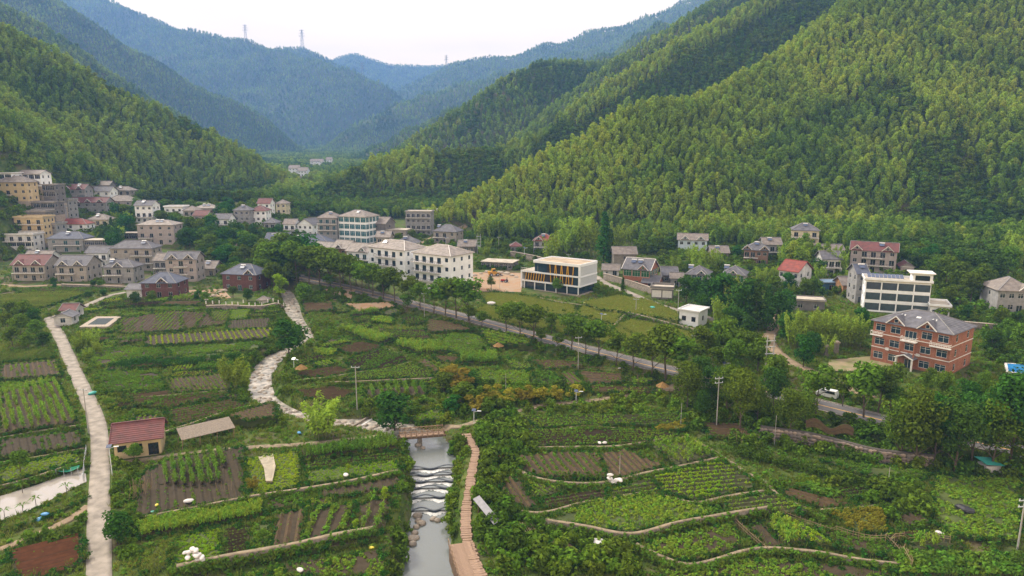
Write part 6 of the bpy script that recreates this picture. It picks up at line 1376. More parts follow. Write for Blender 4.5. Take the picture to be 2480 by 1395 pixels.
ptree('b', 325, 1118, 46, 'thin-leaved tree in front of the yellow barn', None, 1.3); ptree('b', 355, 1098, 30, 'small shrub tree against the yellow barn wall', None, 1.4)
ptree('y', 612, 1190, 34, 'orange-tinged shrub between the pale pond and the lime lawn', None, 1.2)
ptree('r', 1215, 1125, 28, 'dark red-leaved shrub in the bank above the plank path')
ptree('l', 845, 1155, 26, 'small lime sapling on the lawn beside the white sack'); ptree('t', 890, 1150, 24, 'tiny bare sapling on the lime lawn')
ptree('l', 862, 1288, 30, 'bright lime bush between the leafy plots', None, 1.3); ptree('b', 635, 1320, 34, 'round bush on the grass plot beside the striped bed', None, 1.4); ptree('b', 548, 1330, 18, 'small round bush on the lime grass', None, 1.3)
ptree('l', 935, 1215, 34, 'yellow-green bush at the river path corner', None, 1.3)
for a in [(1350, 712, 40), (1190, 700, 30)]: ptree('b', *a, 'small bush on the slope below the building yard', 'bushes below the building yard')
for a in [(1340, 795, 50), (1365, 800, 56), (1400, 805, 50), (1430, 812, 54), (1325, 782, 44), (1260, 768, 40), (1240, 775, 44)]: ptree('t', *a, 'thin newly planted sapling on the meadow above the road', 'saplings on the meadow')
for a in [(205, 830, 34), (225, 846, 44), (190, 850, 40), (242, 862, 36), (215, 870, 30)]: ptree('k', *a, 'light green bamboo bush at the bend of the concrete lane', 'bamboo bushes at the lane bend', 1.3)
for a in [(30, 772, 44), (58, 776, 50), (85, 782, 40), (20, 800, 46), (50, 812, 50), (90, 820, 44), (30, 838, 48), (70, 846, 44), (105, 838, 36)]: ptree('d' if a[0] % 2 else 'b', *a, 'dark bushy tree in the thicket beside the small white hut', 'thicket beside the small white hut', 1.3)
for a in [(215, 722, 18), (195, 742, 16), (250, 716, 16)]: ptree('d', *a, 'small round bush beside the pale lane to the brick house', 'bushes along the lane', 1.6)
for a in [(370, 742, 34), (330, 745, 30), (480, 728, 26), (565, 722, 30), (600, 730, 34), (640, 735, 30), (500, 735, 24)]: ptree('b' if a[0] % 3 else 'd', *a, 'garden tree in front of the dark brick houses', 'garden trees by the brick houses', 1.2)
for a in [(1090, 930, 52), (1110, 950, 62), (1140, 945, 50), (1075, 955, 56), (1120, 985, 60), (1160, 975, 44), (1095, 1000, 50), (1150, 1000, 46), (1190, 975, 50), (1230, 980, 44), (1270, 975, 44), (1310, 975, 40), (1350, 970, 38), (1390, 965, 38), (1180, 1005, 40)]:
    ptree('y' if a[0] % 4 == 2 else ('d' if a[0] % 3 == 0 else 'b'), *a, 'bush in the tangled hedge bank above the footpath', 'hedge bank above the footpath', 1.5)
# village trees between the houses
def fill(poly, n, kinds, hr, label, group, seed, gap=3.2):
    r = random.Random(seed); xs_, ys_ = [p[0] for p in poly], [p[1] for p in poly]; k = 0
    for _ in range(n * 12):
        if k >= n: break
        a, b = r.uniform(min(xs_), max(xs_)), r.uniform(min(ys_), max(ys_))
        if not inside(np.array([a]), np.array([b]), poly)[0]: continue
        p = at(a, b)
        if any((p[0] - c[0]) ** 2 + (p[1] - c[1]) ** 2 < (c[2] + 1.6) ** 2 for c in PADS): continue
        if any((p[0] - c[0]) ** 2 + (p[1] - c[1]) ** 2 < gap ** 2 for c in TREES): continue
        tree(r.choice(kinds), p[0], p[1], r.uniform(*hr), label, group, r.uniform(1.0, 1.35)); k += 1
VL = 'leafy green tree in the wood between the village houses and the valley centre'
fill([(440, 572), (560, 560), (640, 585), (650, 625), (755, 640), (730, 672), (640, 690), (500, 690), (490, 640), (440, 600)], 62, 'bbbdd', (7, 11), VL, 'trees of the village centre', 1)
fill([(320, 510), (560, 510), (560, 572), (430, 565), (320, 545)], 34, 'bbd', (6, 10), 'leafy tree at the foot of the bamboo hill beside the pale houses', 'trees at the hill foot', 2, 4)
fill([(0, 520), (330, 510), (330, 600), (0, 620)], 40, 'bbdk', (5, 9), 'tree standing between the hillside houses of the village', 'trees between the hillside houses', 3)
fill([(0, 430), (150, 430), (150, 550), (0, 560)], 26, 'bbk', (5, 9), 'tree on the steep bank between the upper hillside houses', 'trees between the upper hillside houses', 14)
fill([(180, 540), (330, 530), (300, 610), (250, 640)], 16, 'bddc', (8, 12), 'tall dark tree in the clump beside the red hip-roofed white house', 'tall trees by the red hip roof', 4)
fill([(1120, 600), (1230, 585), (1290, 600), (1420, 632), (1300, 628), (1160, 625)], 22, 'bkb', (4, 7), 'bushy tree on the stone terrace behind the building yard', 'trees behind the building yard', 5)
fill([(1600, 622), (1900, 612), (2060, 640), (2060, 720), (1850, 720), (1830, 690), (1600, 660)], 30, 'bbkd', (4, 8), 'leafy tree between the houses under the bamboo slope', 'trees between the slope houses', 6)
fill([(650, 560), (760, 560), (760, 600), (700, 620), (650, 620)], 8, 'bd', (5, 8), 'small tree beside the blue slate roofs', 'trees by the slate roofs', 7)
fill([(30, 690), (300, 684), (300, 698), (30, 700)], 14, 'bd', (2, 3.5), 'low garden bush below the stone houses', 'garden bushes below the stone houses', 8, 2)
for a in [(1060, 560), (1090, 575), (1000, 590), (960, 610), (1140, 590), (965, 600)]: ptree('b', a[0], a[1], 34, 'tree on the stony slope beside the stone house with arches', 'trees on the stony slope')

# hedges: rows of clipped bushes
def hedge(label, P, h=1.6, w=1.6, tint=.2, coll=None):
    S = spline(pxline(P), 10); r = np.random.RandomState(int(P[0][0])); L = np.linalg.norm(np.diff(S, axis=0), axis=1).sum(); n = int(L * 4.0 * w)
    i = r.rand(n) * (len(S) - 1); j = i.astype(int); q = S[j] + (S[np.minimum(j + 1, len(S) - 1)] - S[j]) * (i - j)[:, None] + (r.rand(n, 2) - .5) * w * 1.3
    V, F = leaf_quads(np.zeros((1, 3)), np.ones((1, 3)), .1, .5, r)
    per = 60; C, N = [], []
    for k in range(n):
        d = r.randn(per // 2, 3); d /= np.linalg.norm(d, axis=1, keepdims=True); rad = .5 + .25 * r.rand(); C.append(np.c_[q[k], [0]].reshape(1, 3) + d * rad + np.array([0, 0, Tz(*q[k]) + h * (.25 + .75 * r.rand()) - .2])) if False else C.append(np.array([q[k][0], q[k][1], float(T(q[k][:1], q[k][1:])[0]) + h * (.2 + .8 * r.rand()) * .85]) + d * rad); N.append(d + np.array([0, 0, .5]))
    V, F = leaf_quads(np.concatenate(C), np.concatenate(N), .17, .55, r)
    return thing('hedge', label, 'hedge', (0, 0, 0), me=mesh('hedge', V, F, MATS['broadleaf_leaves'] if coll is None else coll))
hedge('long dark tea hedge between the middle terraces beside the stream bend', [(290, 890), (380, 886), (480, 884), (590, 872)], 2.2, 3.2, coll=L_DARK)
hedge('thick dark green hedge running down to the round plots', [(1785, 1100), (1850, 1118), (1940, 1140), (2040, 1165), (2140, 1198)], 1.8, 2.0)
hedge('ragged hedge at the foot of the lime striped slope', [(1540, 1292), (1620, 1278), (1700, 1262), (1740, 1250)], 1.2, 1.4)
hedge('green hedge strip on the meadow below the modern building', [(1180, 706), (1260, 720), (1330, 730)], 1.2, 1.2, coll=L_DARK)

# undergrowth on banks and verges: nobody could count it
def undergrowth(poly, dens, scl, tint, coll=BUSHES, seed=0, parent=None, nm='undergrowth', river=True):
    r = np.random.RandomState(seed); C = np.array([at(*p) for p in poly]); x0, y0 = C[:, :2].min(0); x1, y1 = C[:, :2].max(0)
    n = int((x1 - x0) * (y1 - y0) * dens); gx, gy = r.uniform(x0, x1, n), r.uniform(y0, y1, n); m = inside(gx, gy, C); gx, gy = gx[m], gy[m]
    d, w, _ = seg_dist(gx, gy, RIVER); m = d > w + .3; gx, gy = gx[m], gy[m]
    for F_ in FIELDS:
        if len(gx): m = ~inside(gx, gy, F_); gx, gy = gx[m], gy[m]
    for L_, w_ in CLEAR:
        if len(gx): m = seg_dist(gx, gy, L_)[0] > w_; gx, gy = gx[m], gy[m]
    if not len(gx): return
    return scatter(nm, np.stack([gx, gy, T(gx, gy) - .15], 1), coll, scl * (.55 + .8 * r.rand(len(gx))), np.clip(tint + .9 * (fbm(gx / 7, gy / 7, 2) - .5), 0, 1), seed=seed)
CLEAR = [([(p[0], p[1], 0) for p in LANE], 2.2), (ROAD, 4.0)] + [([(p[0], p[1], 0) for p in pxline(P)], w / 2 + .5) for _, P, w, _ in TRACKS]
PLANKWALK_PX = [(1128, 1050), (1142, 1072), (1152, 1090), (1150, 1106), (1145, 1130), (1140, 1160), (1136, 1190), (1130, 1220), (1128, 1250), (1128, 1280), (1132, 1310), (1142, 1340), (1155, 1370), (1170, 1410)]
PLANKWALK = pxline(PLANKWALK_PX, 0.4)
CLEAR.append(([(p[0], p[1], 0) for p in PLANKWALK], 1.5))
U = [([(940, 1060), (1000, 1060), (1010, 1110), (1012, 1240), (1000, 1400), (930, 1400), (965, 1250), (985, 1150)], .55, 1.15, .2),
     ([(1085, 1060), (1130, 1060), (1140, 1100), (1130, 1180), (1120, 1260), (1105, 1330), (1070, 1290), (1085, 1200), (1095, 1120)], .55, 1.1, .35),
     ([(1150, 1060), (1190, 1010), (1250, 1010), (1280, 1060), (1300, 1110), (1250, 1160), (1210, 1180), (1240, 1250), (1330, 1290), (1520, 1330), (1560, 1400), (1180, 1400), (1140, 1290), (1150, 1150)], .55, 1.4, .15),
     ([(1100, 895), (1180, 920), (1420, 945), (1400, 970), (1200, 1005), (1120, 1020), (1060, 1000), (1070, 940)], .4, 1.3, .15),
     ([(1180, 985), (1420, 972), (1640, 955), (1660, 1005), (1450, 1010), (1260, 1010)], .35, 1.1, .55),
     ([(1200, 800), (1340, 830), (1480, 872), (1640, 915), (1760, 950), (1760, 990), (1640, 935), (1500, 905), (1330, 865), (1220, 830)], .35, 1.0, .1),
     ([(1640, 940), (1800, 960), (1960, 1000), (2200, 1060), (2480, 1110), (2480, 1170), (2200, 1140), (1980, 1110), (1800, 1090), (1640, 1020)], .38, 1.3, .2),
     ([(580, 860), (660, 850), (640, 900), (600, 960), (600, 1000), (700, 1020), (690, 1050), (560, 1020), (540, 920)], .45, 1.0, .4),
     ([(700, 860), (690, 900), (660, 940), (700, 980), (800, 1010), (780, 1030), (690, 990), (720, 930), (730, 900)], .4, .9, .3),
     ([(740, 800), (780, 780), (830, 800), (800, 840), (730, 860), (700, 870), (770, 820)], .4, .9, .5),
     ([(640, 740), (690, 735), (700, 790), (720, 820), (690, 850), (640, 870), (650, 800)], .4, .9, .3),
     ([(720, 712), (850, 700), (1000, 745), (960, 770), (830, 735), (730, 740)], .4, 1.0, .2),
     ([(800, 990), (960, 960), (1080, 980), (1080, 1030), (900, 1010), (830, 1015)], .4, 1.0, .4),
     ([(255, 1100), (330, 1110), (330, 1270), (330, 1400), (262, 1400), (262, 1250)], .4, 1.0, .3),
     ([(110, 860), (200, 900), (260, 1000), (265, 1090), (300, 1090), (390, 1000), (260, 920), (220, 850), (150, 800)], .3, .8, .5),
     ([(60, 1310), (200, 1240), (215, 1260), (200, 1300), (60, 1345)], .5, 1.0, .2),
     ([(1840, 1180), (2160, 1160), (2260, 1240), (2180, 1300), (2140, 1240), (2000, 1220)], .3, 1.2, .3),
     ([(2160, 1180), (2230, 1170), (2240, 1290), (2170, 1290)], .5, 1.5, .1),
     ([(2040, 930), (2200, 960), (2480, 1040), (2480, 1080), (2200, 1010), (2000, 960)], .35, 1.1, .5),
     ([(2380, 780), (2480, 770), (2480, 890), (2390, 880)], .4, 1.4, .1),
     ([(1420, 680), (1640, 760), (1650, 780), (1560, 745), (1430, 705)], .5, .9, .3),
     ([(1160, 640), (1270, 645), (1265, 660), (1150, 660)], .5, 1.0, .1),
     ([(0, 700), (300, 700), (600, 745), (690, 735), (690, 800), (300, 760), (0, 780)], .05, .8, .4),
     ([(0, 395), (150, 395), (330, 455), (340, 535), (200, 575), (0, 640)], .10, 2.2, .4),
     ([(360, 520), (560, 505), (720, 505), (760, 560), (700, 600), (560, 560), (400, 560)], .08, 2.4, .4),
     ([(930, 560), (1140, 545), (1300, 590), (1440, 630), (1300, 640), (1120, 600), (940, 600)], .08, 1.6, .3),
     ([(1600, 600), (1900, 590), (2480, 600), (2480, 780), (2280, 780), (2260, 720), (2060, 720), (1850, 730), (1840, 690), (1600, 650)], .10, 1.7, .35),
     ([(1930, 1370), (2480, 1330), (2480, 1410), (1930, 1410)], .1, 1.0, .2)]
for k, (P, dn, sc, ti) in enumerate(U): undergrowth(P, dn, sc, ti, seed=400 + k)
# rough grass over the valley floor
r = np.random.RandomState(77)
gx, gy = [], []
for y0, y1, dn in ((62, 140, 2.2), (140, 230, 1.2), (230, 400, .5)):
    x1 = .82 * y1 + 10; n = int(2 * x1 * (y1 - y0) * dn); a, b = r.uniform(-x1, x1, n), r.uniform(y0, y1, n); m = np.abs(a) < .80 * b + 8; gx.append(a[m]); gy.append(b[m])
gx, gy = np.concatenate(gx), np.concatenate(gy)
d, w, _ = seg_dist(gx, gy, RIVER); m = d > w + .5; gx, gy = gx[m], gy[m]
for F_ in FIELDS:
    Fa = np.array(F_); bb = (gx > Fa[:, 0].min()) & (gx < Fa[:, 0].max()) & (gy > Fa[:, 1].min()) & (gy < Fa[:, 1].max())
    i = np.where(bb)[0]; k = np.ones(len(gx), bool); k[i[inside(gx[i], gy[i], F_)]] = False; gx, gy = gx[k], gy[k]
for L_, w_ in CLEAR: m = seg_dist(gx, gy, L_)[0] > w_ - .4; gx, gy = gx[m], gy[m]
m = clear_of(gx, gy, PADS, -.5); gx, gy = gx[m], gy[m]
P = np.stack([gx, gy, T(gx, gy)], 1); ti = np.clip(.35 + 1.2 * (fbm(gx / 9, gy / 9, 3) - .5), 0, 1)
u = r.rand(len(gx)); far_s = np.where(gy > 140, 1.5, 1.05)
scatter('grass', P[u < .6], TUFTS, (far_s * (.7 + .7 * r.rand(len(gx))))[u < .6], ti[u < .6], seed=1)
scatter('weeds', P[u >= .6], CROPS, (far_s * (.5 + .8 * r.rand(len(gx))))[u >= .6], ti[u >= .6] * .5, seed=2)
def Tz(x, y): return surf(x, y)
at = at_top
# ------------------------------------------------------------------ bridge, plank path, poles, vehicles and small things
WOOD = mat('weathered_timber', (0.30, 0.205, 0.13), .85, .4, 2.0, bump=.2); WOOD2 = mat('dark_timber', (0.17, 0.11, 0.07), .85, .4, 2.0, bump=.2)
PLANK = mat('worn_plank', (0.33, 0.225, 0.16), .9, .4, 1.2, bump=.3, island=.0); POLE = mat('concrete_pole', (0.36, 0.355, 0.34), .8, .2, 1.5); STEEL = mat('galvanised_steel', (0.40, 0.44, 0.47), .45, .15, 2)
LAMPW = mat('lamp_white', (0.66, 0.70, 0.74), .4, .1, 2); THATCH = mat('thatch', (0.30, 0.18, 0.065), .95, .4, 3.0, bump=.6); SACK = mat('white_sack', (0.60, 0.58, 0.57), .7, .2, 3); BLUEP = mat('blue_plastic', (0.08, 0.28, 0.55), .5, .2, 2)
TEALP = mat('teal_plastic', (0.05, 0.36, 0.32), .5, .2, 2); NETG = mat('green_net', (0.02, 0.22, 0.13), .8, .3, 2); BAMBOOW = mat('cut_bamboo', (0.27, 0.20, 0.12), .7, .3, 3); DARKM = mat('dark_machine', (0.03, 0.03, 0.035), .5, .3, 3)
# timber bridge
a, e = at_plane(968, 1055, .5), at_plane(1074, 1046, .5); a, e = np.array(a), np.array(e); L = float(np.hypot(*(e - a)[:2])); th = math.atan2(e[1] - a[1], e[0] - a[0]); c = (a + e) / 2
t = thing('footbridge', 'brown timber footbridge with cross-braced railings over the stream', 'bridge', (c[0], c[1], .45), th)
pm = MB().box(-.11, .11, -1.0, 1.0, -.08, 0).me('plank', PLANK); n = int(L / .25)
for k in range(n): put('plank', pm, t, (-L / 2 + L * (k + .5) / n, 0, 0))
for y in (-.8, .8): put('girder', MB().box(-L / 2 - .4, L / 2 + .4, y - .12, y + .12, -.5, -.09).me('girder', WOOD2), t)
for y in (-1.05, 1.05):
    r_ = put('railing', MB().box(-L / 2, L / 2, y - .06, y + .06, 1.0, 1.1).box(-L / 2, L / 2, y - .05, y + .05, .1, .18).me('railing', WOOD), t); k = max(5, int(L / 1.0)); b = MB(); pst = MB().box(-.06, .06, -.06, .06, -.3, 1.2).me('post', WOOD)
    for i in range(k + 1): put('post', pst, r_, (-L / 2 + L * i / k, y, 0))
    br = MB().bar((0, 0, .18), (L / k, 0, 1.0), .06).bar((0, 0, 1.0), (L / k, 0, .18), .06).me('cross_brace', WOOD)
    for i in range(k): put('cross_brace', br, r_, (-L / 2 + L * i / k, y, 0))
for x in (-L * .05,): put('pier', MB().box(x - .4, x + .4, -.8, .8, -3.6, -.5).me('pier', STONE), t)
# plank path along the stream, every slab a piece
S = spline(PLANKWALK, 8); seg = np.r_[0, np.cumsum(np.linalg.norm(np.diff(S, axis=0), axis=1))]; t = thing('plank_path', 'narrow path of reddish stone slabs and planks along the stream', 'path', (0, 0, 0)); r = random.Random(5)
pms = [MB().box(-.62 - .1 * i, .62 + .12 * i, -.24, .24, -.35, 0).me('slab', PLANK) for i in range(3)]
s = 0.3
while s < seg[-1] - .3:
    x, y = np.interp(s, seg, S[:, 0]), np.interp(s, seg, S[:, 1]); x2, y2 = np.interp(s + .2, seg, S[:, 0]), np.interp(s + .2, seg, S[:, 1])
    put('slab', r.choice(pms), t, (x, y, Tz(x, y) + .42 + r.uniform(-.03, .05)), math.atan2(y2 - y, x2 - x) + math.pi / 2 + r.uniform(-.07, .07)); s += .56
q0, q1 = at(1100, 1322, .4), at(1172, 1412, .4); th = math.atan2(q1[1] - q0[1], q1[0] - q0[0])
t = thing('timber_deck', 'broad worn timber landing deck beside the pool of the stream', 'deck', (q0[0], q0[1], Tz(*q0[:2]) * .3 + .2)); pm = MB().box(-1.5, 1.5, -.12, .12, -.1, 0).me('deck_board', PLANK)
q0 = at_plane(1112, 1318, .3); q1 = at_plane(1148, 1420, .3); dv = (q1 - q0)[:2]; Ld = np.hypot(*dv); th = math.atan2(dv[1], dv[0]); t.location = (q0[0], q0[1], .42); t.rotation_euler[2] = th + math.pi / 2
for k in range(int(Ld / .27)): put('deck_board', pm, t, (r.uniform(-.06, .06), -.27 * k - .1, 0))
for x in (-1.35, 1.35): put('joist', MB().box(x - .1, x + .1, -Ld, 0, -2.5, -.11).me('joist', WOOD2), t)
b = MB()
for k in range(8): b.bar((-1.5, -k * Ld / 7, 0), (-1.5, -k * Ld / 7, 1.0), .08)
b.bar((-1.5, 0, .95), (-1.5, -Ld, .95), .07); put('railing', b.me('railing', WOOD), t)
# stepping stones above the bridge
a, e = at_plane(836, 1047, UPPER), at_plane(893, 1012, UPPER); st = MB().box(-.42, .42, -.2, .2, -.9, .42).me('stepping_stone', STONE_L); n = 17; th = math.atan2(e[1] - a[1], e[0] - a[0])
t = thing('stepping_stones', 'slanting row of square stepping stones across the stream', 'stepping stones', (a[0], a[1], UPPER))
for k in range(n): p = (e - a) * k / (n - 1); put('stone', st, t, (p[0], p[1], 0), th)
put('weir_lip', MB().box(.2, np.hypot(*(e - a)[:2]) - .2, -1.3, -.9, -.8, .12).me('weir_lip', FOAM), t, (0, 0, 0), th)
# boulders
def rock_mesh(seed, m):
    rs = np.random.RandomState(seed); import itertools
    import bmesh
    bm = bmesh.new(); bmesh.ops.create_icosphere(bm, subdivisions=2, radius=.5)
    for v in bm.verts: v.co *= 1 + .35 * (vnoise(np.array([v.co.x * 2.2 + seed]), np.array([v.co.y * 2.2 + v.co.z * 1.7]))[0] - .5) + .1 * rs.rand(); v.co.z *= .65
    me = bpy.data.meshes.new('boulder'); bm.to_mesh(me); bm.free(); me.materials.append(m); return me
ROCKS = [rock_mesh(i, WETROCK) for i in range(4)] + [rock_mesh(9 + i, STONE_L) for i in range(3)]
rr = random.Random(8)
for k, (px, py) in enumerate([(1012, 1262), (1008, 1278), (1004, 1292), (1008, 1304), (1000, 1318), (1012, 1250), (1060, 1262), (1050, 1258), (1020, 1268), (998, 1306), (1024, 1086), (1014, 1078)]):
    p = at_plane(px, py, POOL if py > 1200 else UPPER); s_ = rr.uniform(.9, 1.7)
    thing('boulder', 'rounded river boulder along the edge of the stream pool', 'boulder', (p[0], p[1], p[2] + .05), rr.uniform(0, 6), 'boulders along the pool', rr.choice(ROCKS[:4]), s_)
P = []
for k in range(260):
    i = rr.randint(78, len(S_RIV) - 2); cc = S_RIV[i]; off = rr.uniform(-1, 1); P.append((cc[0] + off * cc[2] * .9, cc[1] + rr.uniform(-1.2, 1.2), float(F0(cc[1])) + UPPER - .05))
scatter('stream_rubble', P, proto_collection('stream_rock', ROCKS), [rr.uniform(.4, 1.5) for _ in P], seed=3)
# poles, lamps, pylons
def pole(px, py, top, label, arms=2, m=None, rad=.16):
    p = at(px, py); h = (py - top) * p[1] / FPX / cp * 1.02; t = thing('utility_pole', label, 'pole', tuple(p), rr.uniform(-.3, .3)); put('shaft', MB().bar((0, 0, -.5), (0, 0, h), rad * 2, n=8, w2=rad * 1.2).me('shaft', m or POLE), t)
    for k in range(arms):
        z = h - .35 - k * .9; x_ = put('crossarm', MB().box(-.9, .9, -.05, .05, z - .06, z + .06).me('crossarm', STEEL), t)
        ins = MB().bar((0, 0, z + .06), (0, 0, z + .3), .1, n=6).me('insulator', LAMPW)
        for xx in (-.8, 0, .8): put('insulator', ins, x_, (xx, 0 if xx else .07, 0))
    return p, h
PT = {}
for k, a in enumerate([(865, 992, 880, 'tall grey concrete pole beside the round soil plots', 1), (215, 1052, 932, 'dark pole with lamp bracket beside the concrete lane', 1), (1735, 1030, 905, 'tall blue-grey pole at the edge of the grove', 2), (1680, 880, 808, 'concrete pole beside the meadow road bend', 1),
          (1208, 612, 574, 'concrete pole behind the open market shed', 1), (2464, 1330, 1188, 'grey concrete pole on the grass plot beside the sheds', 2), (1400, 896, 812, 'thin pole on the verge between road trees', 1), (1028, 770, 708, 'street pole among the road trees', 1),
          (1225, 962, 902, 'thin grey pole in the weedy plot', 0), (1648, 1040, 972, 'short wooden pole beside the yellow crop', 0), (1727, 778, 728, 'pale pole beside the white pavilion', 1), (1641, 772, 700, 'pole rising behind the white pavilion wall', 1), (1540, 752, 722, 'short pole on the upper meadow', 1),
          (1377, 660, 616, 'short pole behind the roof of the modern building', 1), (1551, 592, 556, 'pole in front of the green safety net', 1), (560, 560, 520, 'leaning pole beside the village lane', 1), (1875, 1080, 1000, 'wooden pole in front of the dark grove wall', 0), (1500, 1165, 1095, 'thin cane pole in the furrowed plot', 0), (2150, 1180, 1125, 'short grey post beside the dark hedge', 0), (1210, 700, 672, 'thin pole at the edge of the building yard', 0)]):
    PT[k] = pole(a[0], a[1], a[2], a[3], a[4], rad=.13 if a[4] else .07)
def twin_pole(px, py, top, label, box=True):
    p = at(px, py); h = (py - top) * p[1] / FPX / cp * 1.02; t = thing('transformer_pole', label, 'pole', tuple(p), .15); sh = MB().bar((0, 0, -.5), (0, 0, h), .32, n=8, w2=.22).me('shaft', POLE)
    for x in (-.85, .85): put('shaft', sh, t, (x, 0, 0))
    for z in (h * .45, h * .6, h * .75, h * .88): put('crossarm', MB().box(-1.2, 1.2, -.08, .08, z - .07, z + .07).me('crossarm', STEEL), t)
    if box: put('transformer', MB().box(-.6, .6, -.75, -.1, h * .28, h * .42).me('transformer', STEEL), t)
twin_pole(1860, 922, 808, 'double pole with grey transformer box beside the main road'); twin_pole(1160, 616, 568, 'double ladder-like pole beside the open market shed')
def lamp(px, py, top, label, m=None):
    p = at(px, py); h = (py - top) * p[1] / FPX / cp * 1.02; t = thing('street_lamp', label, 'lamp post', tuple(p), rr.uniform(-.5, .5)); put('post', MB().bar((0, 0, -.3), (0, 0, h), .16, n=8, w2=.11).me('post', m or LAMPW), t)
    put('arm', MB().bar((0, 0, h - .1), (1.0, 0, h + .15), .08, n=6).me('arm', m or LAMPW), t); put('lamp_head', MB().box(.7, 1.5, -.12, .12, h + .12, h + .22).me('lamp_head', LAMPW), t); put('solar_panel', MB().slab([(-.4, -.3, h + .2), (.4, -.3, h + .2), (.4, .35, h + .5), (-.4, .35, h + .5)], .05).me('lamp_panel', PANEL), t)
for a in [(272, 1152, 1078, 'pale blue street lamp beside the yellow barn'), (1148, 1030, 994, 'white solar lamp at the end of the timber bridge'), (713, 903, 870, 'short white lamp post beside the thatched sunshade'), (1395, 978, 948, 'white solar lamp on the footpath'), (1456, 790, 762, 'white lamp on the meadow path'), (1783, 800, 770, 'street lamp with bent arm at the lane fork'), (1270, 632, 602, 'street lamp behind the building yard'), (1080, 610, 578, 'street lamp on the slope beside the stone house'), (1752, 912, 880, 'lamp half hidden in the road trees')]: lamp(*a)
def pylon(px, py, top, Y, label):
    b0 = at_depth(px, py, Y); b0[2] = Tz(b0[0], Y); top_ = at_depth(px, top, Y); h = top_[2] - b0[2]; t = thing('pylon', label, 'pylon', tuple(b0), rr.uniform(-.3, .3), 'pylons on the skyline ridges'); w0 = h * .17; b = MB(); q = h / 33
    PM = mat('pylon_steel', (.20, .19, .19), .6, .1)
    for sx in (-1, 1):
        for sy in (-1, 1): b.bar((sx * w0 / 2, sy * w0 / 2, -5), (sx * .5 * q, sy * .5 * q, h), .32 * q)
    put('leg_frame', b.me('leg_frame', PM), t); b = MB()
    for k in range(6):
        z0, z1_ = h * k / 6, h * (k + 1) / 6; f0, f1 = w0 / 2 * (1 - k / 6) + .5 * q * k / 6, w0 / 2 * (1 - (k + 1) / 6) + .5 * q * (k + 1) / 6
        for sy in (-1, 1): b.bar((-f0, sy * f0, z0), (f1, sy * f1, z1_), .16 * q); b.bar((f0, sy * f0, z0), (-f1, sy * f1, z1_), .16 * q)
    put('bracing', b.me('bracing', PM), t)
    for k, z in enumerate((.70, .83, .96)): L_ = h * (.17 - .02 * k); put('crossarm', MB().bar((-L_, 0, h * z), (L_, 0, h * z), .35 * q).bar((-L_, 0, h * z), (0, 0, h * (z + .05)), .3 * q).bar((L_, 0, h * z), (0, 0, h * (z + .05)), .3 * q).me('crossarm', PM), t)
pylon(595, 92, 60, 3840, 'steel pylon on the long high ridge behind the bamboo hill'); pylon(732, 106, 72, 4380, 'steel pylon on the rounded peak in the gap'); pylon(1081, 160, 134, 4180, 'steel pylon on the far shoulder beyond the gap'); pylon(878, 182, 152, 3480, 'faint steel pylon on the descending ridge'); 
# overhead wires
def wire(a, b, sag, label):
    mb = MB(); n = 14; pr = None
    for k in range(n + 1):
        u = k / n; p = a + (b - a) * u; p = (p[0], p[1], p[2] - sag * 4 * u * (1 - u))
        if pr: mb.bar(pr, p, .035, n=3)
        pr = p
    thing('power_cable', label, 'cable', (0, 0, 0), group='overhead cables', me=mb.me('power_cable', DARKM))
def tip(k): p, h = PT[k]; return np.array([p[0], p[1], p[2] + h - .2])
for i, j, l_ in ((0, 7, 'thin cable from the soil-plot pole to the road pole'), (2, 3, 'thin cable from the grove pole to the meadow pole'), (0, 2, 'long thin cable across the terraces to the grove pole'), (3, 10, 'thin cable between the meadow pole and the pavilion pole'), (6, 7, 'thin cable along the main road verge')): wire(tip(i), tip(j), 1.6, l_)
# thatched sunshades
for px, py, lb in ((1604, 952, 'conical thatched sunshade beside the plank fence'), (1207, 852, 'thatched sunshade in the middle of the green terraces'), (731, 908, 'thatched sunshade beside the white lamp post')):
    p = at(px, py); t = thing('thatched_sunshade', lb, 'sunshade', tuple(p)); put('post', MB().bar((0, 0, -.3), (0, 0, 2.3), .12, n=6).me('post', WOOD2), t); b = MB(); n = 18
    for k in range(n):
        a0, a1 = 6.283 * k / n, 6.283 * (k + 1) / n; R0 = 1.45 + .12 * (k % 2); b.poly([(R0 * math.cos(a0), R0 * math.sin(a0), 1.75 - .06 * (k % 3)), (R0 * math.cos(a1), R0 * math.sin(a1), 1.75 - .06 * ((k + 1) % 3)), (0, 0, 2.75)])
    put('thatch', b.me('thatch', THATCH), t)
